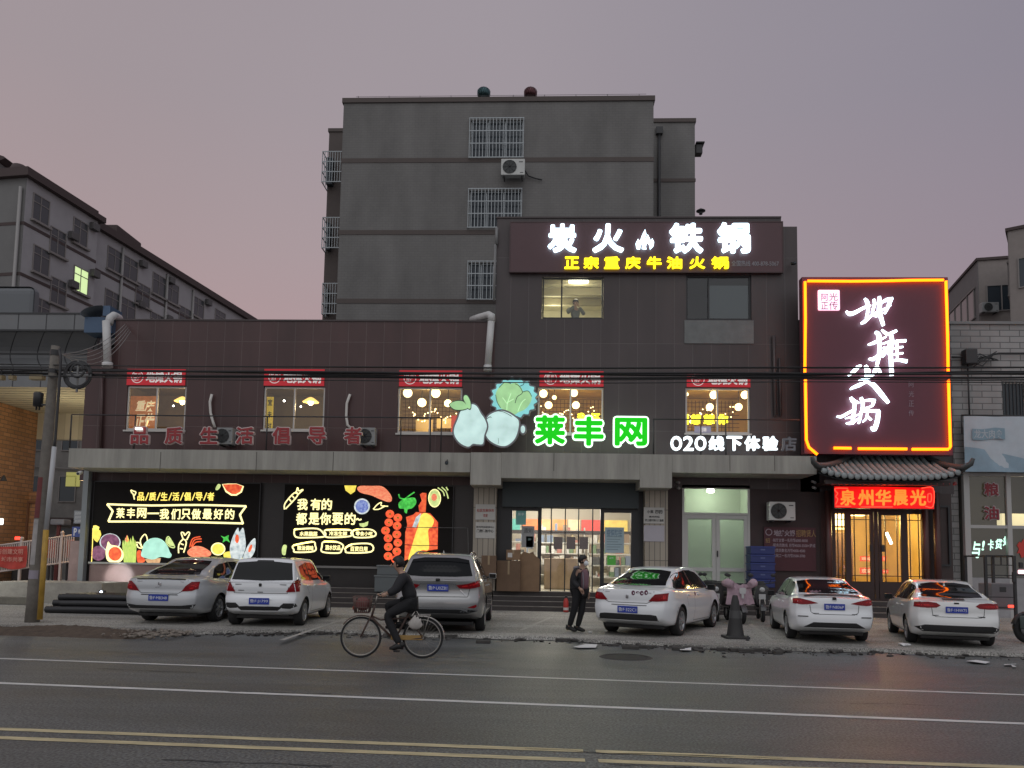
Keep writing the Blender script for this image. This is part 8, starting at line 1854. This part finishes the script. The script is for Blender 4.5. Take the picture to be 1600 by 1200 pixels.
J = dict(pelvis=(.07, 0, .90), spine=(.09, 0, 1.08), chest=(.11, 0, 1.28), neck=(.13, 0, 1.42), headb=(.15, 0, 1.48), headm=(.165, -.01, 1.565), headt=(.155, -.01, 1.645), sL=(.10, .165, 1.36), eL=(.02, .22, 1.10), wL=(.13, .20, .88), sR=(.11, -.165, 1.36), eR=(.06, -.24, 1.11), wR=(.22, -.19, .97), hL=(.07, .085, .87), kL=(.06, .09, .49), aL=(-.06, .085, .10), hR=(.07, -.085, .87), kR=(-.02, -.085, .49), aR=(-.15, -.08, .12), tL=(.08, .09, .055), tR=(-.02, -.085, .055), look=(1, .3, 0), hsL=(0, 0, 1), hsR=(0, 0, 1))
body, hc, fw, lf = figure(ped, J, 'jacket', 'trousers', m_shoe, m_jkt, m_trs, 1.24)
obj('jumper', skin([(.20, -.02, .93), (.215, -.02, 1.10), (.225, -.02, 1.28), (.185, -.01, 1.39)], [(0, 1), (1, 2), (2, 3)], [(.095, .10), (.10, .105), (.10, .10), (.06, .06)], 0), m_mauve, ped, local=True)
obj('hood', skin([(.0, .09, 1.40), (-.03, 0, 1.40), (.0, -.09, 1.40), (.10, -.13, 1.38)], [(0, 1), (1, 2), (2, 3)], [.05, .06, .055, .045], 1), pbr('grey_lining', (.20, .19, .21), .8), ped, local=True)
obj('zip_edge', MB().tube([(.24, -.115, 1.32), (.265, -.12, 1.1), (.24, -.115, .82)], .012, 6), MATS['grey_lining'], ped, local=True)
t = MB().ball(hc + fw * .062 - Vector((0, 0, .045)), .062, 8, (1, .95, .95)); obj('face_mask', t, pbr('white_mask', (.72, .74, .76), .7), body, local=True)
bagp = Matrix.Translation(ped.location) @ Matrix.Rotation(ped.rotation_euler.z, 4, 'Z')
bg_ = thing('shoulder_bag', 'black bag hanging at the back of the pedestrian', 'bag', tuple(bagp @ Vector((-.13, .1, .86))), R(-22))
obj('body', MB().rbox(-.13, .10, -.07, .07, 0, .34, .05, seg=3), pbr('black_bag', (.012, .012, .014), .6), bg_, local=True); obj('strap', MB().tube([(-.08, 0, .32), (.1, .05, .48), (.22, .06, .53)], .014, 6), pbr('black_bag', (.012, .012, .014), .6), bg_, local=True)
# the man at the third-floor window
q = at(899, 500, YW + .75); man = thing('person', 'person holding a phone to the face behind the lit third floor window', 'person', (q.x, q.y, q.z - 1.02), R(-80))
J2 = dict(pelvis=(0, 0, .93), spine=(0, 0, 1.1), chest=(0, 0, 1.32), neck=(0, 0, 1.47), headb=(0, 0, 1.53), headm=(.01, 0, 1.61), headt=(0, 0, 1.69), sL=(0, .19, 1.40), eL=(.14, .27, 1.18), wL=(.22, .08, 1.42), sR=(0, -.19, 1.40), eR=(.14, -.30, 1.2), wR=(.22, -.08, 1.45), hL=(0, .09, .9), kL=(0, .09, .5), aL=(0, .09, .09), hR=(0, -.09, .9), kR=(0, -.09, .5), aR=(0, -.09, .09), tL=(.14, .09, .055), tR=(.14, -.09, .055))
figure(man, J2, 'shirt', 'trousers', m_shoe, pbr('grey_green_shirt', (.14, .16, .14), .8), m_trs)
obj('third_floor', MB().box(H[5][0] - 1.15, H[5][1] + 1.35, YW + .27, YW + 4.9, man.location.z - .12, man.location.z - .005), m_greenlt, shop)
# ---- bicycle and rider
def bike_wheel(mb_t, mb_r, mb_s, c, r):
    mb_t.lathe([(r - .018 + .018 * math.cos(a), .018 * math.sin(a)) for a in [2 * math.pi * k / 8 for k in range(8)]], c, axis='Y', n=48, closed=True)
    mb_r.lathe([(r - .05, -.012), (r - .034, -.013), (r - .034, .013), (r - .05, .012)], c, axis='Y', n=48, closed=True)
    for k in range(28):
        a = 2 * math.pi * k / 28; mb_s.tube([Vector(c) + Vector((.02 * math.cos(a + 1), .025 * (1 if k % 2 else -1), .02 * math.sin(a + 1))), Vector(c) + Vector(((r - .045) * math.cos(a), 0, (r - .045) * math.sin(a)))], .0022, 4)
    mb_s.tube([Vector(c) + Vector((0, -.05, 0)), Vector(c) + Vector((0, .05, 0))], .018, 8)
bF, bR = gr(563, 1021), gr(660, 1022)
fwd = (bF - bR); ang = math.atan2(fwd.y, fwd.x); wbk = fwd.length; rw_ = .335
bk = thing('bicycle', 'old bicycle with a front wire basket and mudguards ridden to the left', 'bicycle', (bR.x, bR.y, ROADZ), ang)
bz0 = 0.0
m_old = pbr('old_bike_frame', (.09, .055, .045), .5); m_bchr = pbr('dull_chrome', (.38, .36, .33), .35, .8)
for cx in (0, wbk):
    a, b, c = MB(), MB(), MB(); bike_wheel(a, b, c, (cx, 0, rw_), rw_); w = obj('wheel', a, m_tyre, bk, local=True); obj('rim', b, m_bchr, w, local=True); obj('spokes', c, m_bchr, w, local=True)
    f = MB(); a0, a1 = ((R(-5), R(165)) if cx == 0 else (R(25), R(170))); vs = []; n = 18
    a0, a1 = (R(40), R(185)) if cx == 0 else (R(35), R(150))
    for k in range(n + 1):
        a_ = a0 + (a1 - a0) * k / n
        for dy, rr in ((-.03, rw_ + .012), (-.02, rw_ + .028), (.02, rw_ + .028), (.03, rw_ + .012)): vs.append((cx + rr * math.cos(a_), dy, rw_ + rr * math.sin(a_)))
    f.add(vs, [(k * 4 + j, k * 4 + j + 1, (k + 1) * 4 + j + 1, (k + 1) * 4 + j) for k in range(n) for j in range(3)], True); obj('mudguard', f, m_bchr if cx == 0 else m_old, bk, local=True)
bb = Vector((.46, 0, .29)); seat_t = Vector((.24, 0, .74)); hd_t, hd_b = Vector((.80, 0, .86)), Vector((.85, 0, .66))
t = MB().tube([bb, seat_t], .016, 8).tube([bb, hd_b], .019, 8).tube([Vector((.27, 0, .66)), Vector((.70, 0, .62)), hd_b + Vector((-.01, 0, .02))], .015, 8).tube([hd_b, hd_t], .019, 8)
for sy in (-.05, .05): t.tube([bb + Vector((0, sy * .5, 0)), Vector((0, sy, rw_))], .011, 6).tube([seat_t + Vector((0, sy * .3, -.06)), Vector((0, sy, rw_))], .009, 6).tube([hd_b, Vector((.90, sy, .60)), Vector((wbk, sy, rw_))], .012, 6)
obj('frame', t, m_old, bk, local=True)
hb = Vector((.72, 0, 1.03)); t = MB().tube([hd_t, hb + Vector((.04, 0, 0))], .014, 8).tube([hb + Vector((-.16, .29, .0)), hb + Vector((-.03, .25, .03)), hb + Vector((.04, .1, 0)), hb + Vector((.04, -.1, 0)), hb + Vector((-.03, -.25, .03)), hb + Vector((-.16, -.29, 0))], .012, 8); obj('handlebar', t, m_bchr, bk, local=True)
obj('saddle', MB().tube([(.10, 0, .80), (.20, 0, .81), (.30, 0, .80), (.38, 0, .78)], [.07, .09, .05, .025], 10), m_plast, bk, local=True); obj('seat_post', MB().tube([seat_t, (.225, 0, .79)], .012, 6), m_bchr, bk, local=True)
t = MB(); bx0, bx1, bz1, bz2 = .86, 1.14, .74, 1.0
for z, g in ((bz1, .03), (bz1 + .09, .02), (bz1 + .18, .01), (bz2, 0)): t.tube([(bx0 + g, -.17 + g, z), (bx1 - g, -.17 + g, z), (bx1 - g, .17 - g, z), (bx0 + g, .17 - g, z), (bx0 + g, -.17 + g, z)], .006, 5)
for k in range(8):
    u = k / 7
    for yy in (-1, 1): t.tube([(bx0 + .03 + (bx1 - bx0 - .06) * u, yy * .14, bz1), (bx0 + (bx1 - bx0) * u, yy * .17, bz2)], .004, 4)
    for xx, x2 in ((bx0 + .03, bx0), (bx1 - .03, bx1)): t.tube([(xx, -.14 + .28 * u, bz1), (x2, -.17 + .34 * u, bz2)], .004, 4)
    t.tube([(bx0 + .03, -.14 + .28 * u, bz1), (bx1 - .03, -.14 + .28 * u, bz1)], .004, 4)
obj('basket', t, pbr('rusty_wire', (.16, .10, .085), .6), bk, local=True)
t = MB()
for sy in (-.06, .06): t.tube([(.22, sy, .70), (-.12, sy, .71)], .008, 5).tube([(0, sy, .36), (-.1, sy, .71)], .007, 5)
for k in range(4): t.tube([(.18 - .09 * k, -.06, .705), (.18 - .09 * k, .06, .705)], .006, 5)
obj('rear_rack', t, m_bchr, bk, local=True)
obj('chain_guard', MB().rbox(.0, .52, .035, .05, .30, .38, .006, seg=1), pbr('yellowed_guard', (.36, .22, .07), .5), bk, local=True)
for sg, z in ((1, .13), (-1, .45)):
    p = Vector((.46 - .05 * sg, sg * .12, z)); cr_ = obj('crank', MB().tube([bb + Vector((0, sg * .07, 0)), Vector((p.x, sg * .07, p.z))], .011, 6), m_bchr, bk, local=True); obj('pedal', MB().rbox(p.x - .05, p.x + .05, *sorted((sg * .08, sg * .18)), p.z - .012, p.z + .012, .004, seg=1), m_plast, cr_, local=True)
obj('red_reflector', MB().rbox(1.145, 1.155, -.05, .05, .78, .84, .003, seg=1), pbr('red_plastic', (.45, .07, .04), .5), bk, local=True)
Mk = Matrix.Translation(bk.location) @ Matrix.Rotation(ang, 4, 'Z')
rd = thing('person', 'hunched cyclist in dark clothes riding the old bicycle to the left', 'person', (bR.x, bR.y, ROADZ), ang)
J = dict(pelvis=(.21, 0, .93), spine=(.24, 0, 1.10), chest=(.33, 0, 1.29), neck=(.39, 0, 1.41), headb=(.42, 0, 1.46), headm=(.45, 0, 1.535), headt=(.44, 0, 1.615), sL=(.34, .175, 1.34), eL=(.45, .25, 1.12), wL=(.58, .27, 1.055), sR=(.34, -.175, 1.34), eR=(.45, -.25, 1.12), wR=(.58, -.27, 1.055), hL=(.23, .09, .90), kL=(.60, .10, .70), aL=(.37, .13, .24), hR=(.23, -.09, .90), kR=(.62, -.10, .86), aR=(.46, -.13, .55), tL=(.47, .13, .185), tR=(.57, -.13, .50), look=(1, .1, -.12), hdL=(-.1 + 1, .1, -.25), hdR=(.9, -.1, -.25), hsL=(0, 1, 0), hsR=(0, -1, 0))
figure(rd, J, 'coat', 'trousers', m_shoe, pbr('black_coat', (.018, .018, .021), .8, bump=.3, bscale=12), m_trs, 1.12)
c_ = Mk @ Vector((.12, .14, .46)); pbg = thing('plastic_bag', 'pale plastic bag hanging under the bicycle saddle', 'bag', (c_.x, c_.y, c_.z), ang)
bm = bmesh.new(); bmesh.ops.create_icosphere(bm, subdivisions=3, radius=1)
for v in bm.verts: v.co = Vector((v.co.x * (.11 - .02 * v.co.z), v.co.y * .05, v.co.z * .11 + .13)) * (1 + .10 * math.sin(v.co.x * 9 + v.co.z * 7))
obj('bag', MB().bm(bm, None, True), pbr('pale_plastic', (.42, .39, .36), .5), pbg, local=True); obj('handle', MB().tube([(-.06, 0, .24), (0, -.08, .33), (.06, 0, .24)], .012, 5), pbr('pale_plastic', (.42, .39, .36), .5), pbg, local=True)
c_ = Mk @ Vector((1.0, 0, .76)); bi = thing('red_bundle', 'dark red bundle lying in the bicycle basket', 'bundle', (c_.x, c_.y, c_.z), ang)
bm = bmesh.new(); bmesh.ops.create_icosphere(bm, subdivisions=3, radius=1)
for v in bm.verts: v.co = Vector((v.co.x * .11, v.co.y * .12, v.co.z * .11 + .11)) * (1 + .12 * math.sin(v.co.x * 6 + v.co.y * 8))
obj('cloth', MB().bm(bm, None, True), pbr('dark_red_cloth', (.17, .06, .055), .8), bi, local=True)

# ================================================================== parked electric scooters
def scooter(px, py, heading, label, col, quilt=None, qlabel=''):
    g = gr(px, py); s = thing('electric_scooter', label, 'scooter', (g.x, g.y, 0), R(heading), group='parked electric scooters')   # front at -y
    m = pbr('scooter_%d' % px, col, .35, coat=.5)
    for y in (0, 1.25): w = obj('wheel', MB().lathe([(.12, -.045), (.2, -.045), (.22, -.02), (.22, .02), (.2, .045), (.12, .045)], (0, y, .22), axis='X', n=28, closed=True), m_tyre, s, local=True); obj('hub', MB().lathe([(.001, -.05), (.12, -.04), (.12, .04), (.001, .05)], (0, y, .22), axis='X', n=16), m_alloy, w, local=True)
    t = MB()
    for sx_ in (-.07, .07): t.tube([(sx_, 0, .22), (sx_, .08, .5), (sx_ * .6, .18, .85)], .018, 6)
    obj('fork', t, m_bchr, s, local=True)
    f = MB(); vs = []
    for k in range(9):
        a_ = R(20 + 150 * k / 8)
        for dx in (-.07, 0, .07): vs.append((dx, -.25 * math.cos(a_) * 1.0, .22 + (.26 + (.02 if dx == 0 else 0)) * math.sin(a_)))
    obj('front_mudguard', f.add(vs, [(k * 3 + j, k * 3 + j + 1, (k + 1) * 3 + j + 1, (k + 1) * 3 + j) for k in range(8) for j in range(2)], True), m, s, local=True)
    obj('front_apron', MB().poly_prism([(-.12, .45), (.12, .45), (.20, .70), (.17, .92), (.08, 1.0), (-.08, 1.0), (-.17, .92), (-.20, .70)], .12, .09), m, s, local=True)
    hl = obj('headlight', MB().ball((0, .11, .86), .07, 8, (1.1, .5, 1)), pbr('clear_lens', (.42, .43, .43), .15, coat=1), s, local=True)
    obj('number_board', MB().rbox(-.09, .09, .095, .11, .60, .74, .01), pbr('white_board', (.5, .5, .5), .5), s, local=True)
    t = MB().tube([(-.34, .30, 1.05), (-.2, .22, 1.04), (0, .2, 1.0), (.2, .22, 1.04), (.34, .30, 1.05)], .014, 8).rbox(-.1, .1, .15, .27, .96, 1.05, .03); obj('handlebar', t, m_plast, s, local=True)
    for sx_ in (-1, 1): mi = obj('mirror', MB().tube([(sx_ * .2, .22, 1.05), (sx_ * .28, .2, 1.2)], .007, 5).ball((sx_ * .30, .2, 1.25), .06, 6, (1.2, .25, .8)), m_plast, s, local=True)
    obj('footboard', MB().rbox(-.16, .16, .2, .75, .30, .36, .03), m_plast, s, local=True); obj('rear_body', MB().rbox(-.15, .15, .7, 1.4, .36, .68, .09, seg=3), m, s, local=True)
    obj('seat', MB().rbox(-.14, .14, .62, 1.38, .68, .80, .05, seg=3), m_plast, s, local=True); obj('top_box', MB().rbox(-.19, .19, 1.35, 1.68, .76, 1.06, .05, seg=3), m_plast, s, local=True)
    if quilt:
        qt = thing('wind_quilt', qlabel, 'wind quilt', (g.x, g.y, 0), R(heading)); nx_, nz_ = 18, 16; vs = []
        for i in range(nx_ + 1):
            for j in range(nz_ + 1):
                u, v = i / nx_ * 2 - 1, j / nz_; w = .40 - .10 * math.sin(v * 2.6) * .3 - .16 * max(0, v - .75) / .25 * (abs(u) < .5)
                z = .50 + .58 * v - .08 * (1 - abs(u)) * (v > .8); x = u * w * (1.12 if v > .78 else .95 - .1 * v); y = .06 - .07 * math.cos(u * 1.4) + .09 * v + .02 * math.sin(u * 11 + v * 6) + .12 * u * u
                vs.append((x, y, z + .015 * math.sin(u * 9)))
        fs = [(i * (nz_ + 1) + j, (i + 1) * (nz_ + 1) + j, (i + 1) * (nz_ + 1) + j + 1, i * (nz_ + 1) + j + 1) for i in range(nx_) for j in range(nz_)]
        q_ = MB().add(vs, fs, True); obj('cover', q_, pbr('pink_quilt', quilt, .85, var=.25, vscale=7, bump=.6, bscale=9), qt, local=True)
        for sx_ in (-1, 1): obj('gauntlet', MB().tube([(sx_ * .22, .05, 1.0), (sx_ * .34, .12, 1.06), (sx_ * .40, .26, 1.04)], [.09, .115, .08], 10), MATS['pink_quilt'], qt, local=True)
        obj('reflective_patch', MB().poly_prism([(-.07, .78), (.07, .78), (.09, .86), (.07, .93), (-.07, .93), (-.09, .86)], -.05, .02).poly_prism([(-.03, .66), (.03, .66), (.03, .785), (-.03, .785)], -.05, .02), pbr('white_board', (.5, .5, .5), .5), qt, local=True)
    return s
scooter(1082, 969, 8, 'dark electric scooter partly hidden by the white saloon with stickers', (.022, .022, .024))
scooter(1120, 971, -6, 'black electric scooter behind the traffic cone', (.028, .027, .028))
scooter(1160, 975, 4, 'electric scooter wearing a pink wind quilt between the cone and a white saloon', (.05, .045, .048), (.42, .30, .35), 'puffy pink wind quilt draped over the scooter handlebars')
scooter(1192, 972, -10, 'dark electric scooter farthest right, half behind the white saloon with a spoiler', (.02, .02, .022))
# motorcycle cut off by the right edge
g = gr(1606, 1005); mc_ = thing('motorcycle', 'dark motorcycle nosing in at the right edge of the picture', 'motorcycle', (g.x, g.y, 0), R(8))
m_gb = pbr('grey_green_box', (.11, .14, .13), .5)
for x in (0, 1.3): w = obj('wheel', MB().lathe([(.19, -.05), (.28, -.055), (.31, -.02), (.31, .02), (.28, .055), (.19, .05)], (x, 0, .31), axis='Y', n=32, closed=True), m_tyre, mc_, local=True); obj('hub', MB().lathe([(.001, -.05), (.19, -.02), (.19, .02), (.001, .05)], (x, 0, .31), axis='Y', n=18), m_alloy, w, local=True)
t = MB()
for sy in (-.09, .09): t.tube([(0, sy, .31), (.12, sy, .62), (.24, sy * .8, .98)], .022, 8)
obj('fork', t, m_bchr, mc_, local=True)
vs = []; f = MB()
for k in range(11):
    a_ = R(15 + 150 * k / 10)
    for dy, rr in ((-.07, .33), (0, .36), (.07, .33)): vs.append((rr * math.cos(a_), dy, .31 + rr * math.sin(a_)))
obj('mudguard', f.add(vs, [(k * 3 + j, k * 3 + j + 1, (k + 1) * 3 + j + 1, (k + 1) * 3 + j) for k in range(10) for j in range(2)], True), m_plast, mc_, local=True)
obj('crash_box', MB().rbox(-.24, -.02, -.34, -.08, .30, .58, .03), m_gb, mc_, local=True); obj('side_lamp', MB().ball((-.10, -.26, .66), .07, 8), m_bchr, mc_, local=True); obj('crash_bar', MB().tube([(.1, -.25, .5), (-.12, -.3, .62), (-.05, -.3, .82), (.16, -.2, .85)], .014, 6), m_bchr, mc_, local=True)
obj('tank', MB().rbox(.3, .8, -.14, .14, .62, .86, .09, seg=3), m_plast, mc_, local=True); obj('seat', MB().rbox(.75, 1.45, -.13, .13, .68, .80, .05, seg=3), m_plast, mc_, local=True); obj('engine', MB().rbox(.35, .85, -.15, .15, .25, .6, .05), pbr('engine_grey', (.10, .10, .10), .5, .5), mc_, local=True)
obj('handlebar', MB().tube([(.42, -.38, 1.05), (.28, -.2, 1.06), (.25, 0, 1.0), (.28, .2, 1.06), (.42, .38, 1.05)], .014, 6), m_plast, mc_, local=True); obj('headlight', MB().ball((.14, 0, .9), .10, 8), m_bchr, mc_, local=True); obj('yellow_rag', MB().rbox(.20, .30, -.3, -.26, .88, 1.08, .02), pbr('yellow_rag', (.55, .52, .06), .7), mc_, local=True)
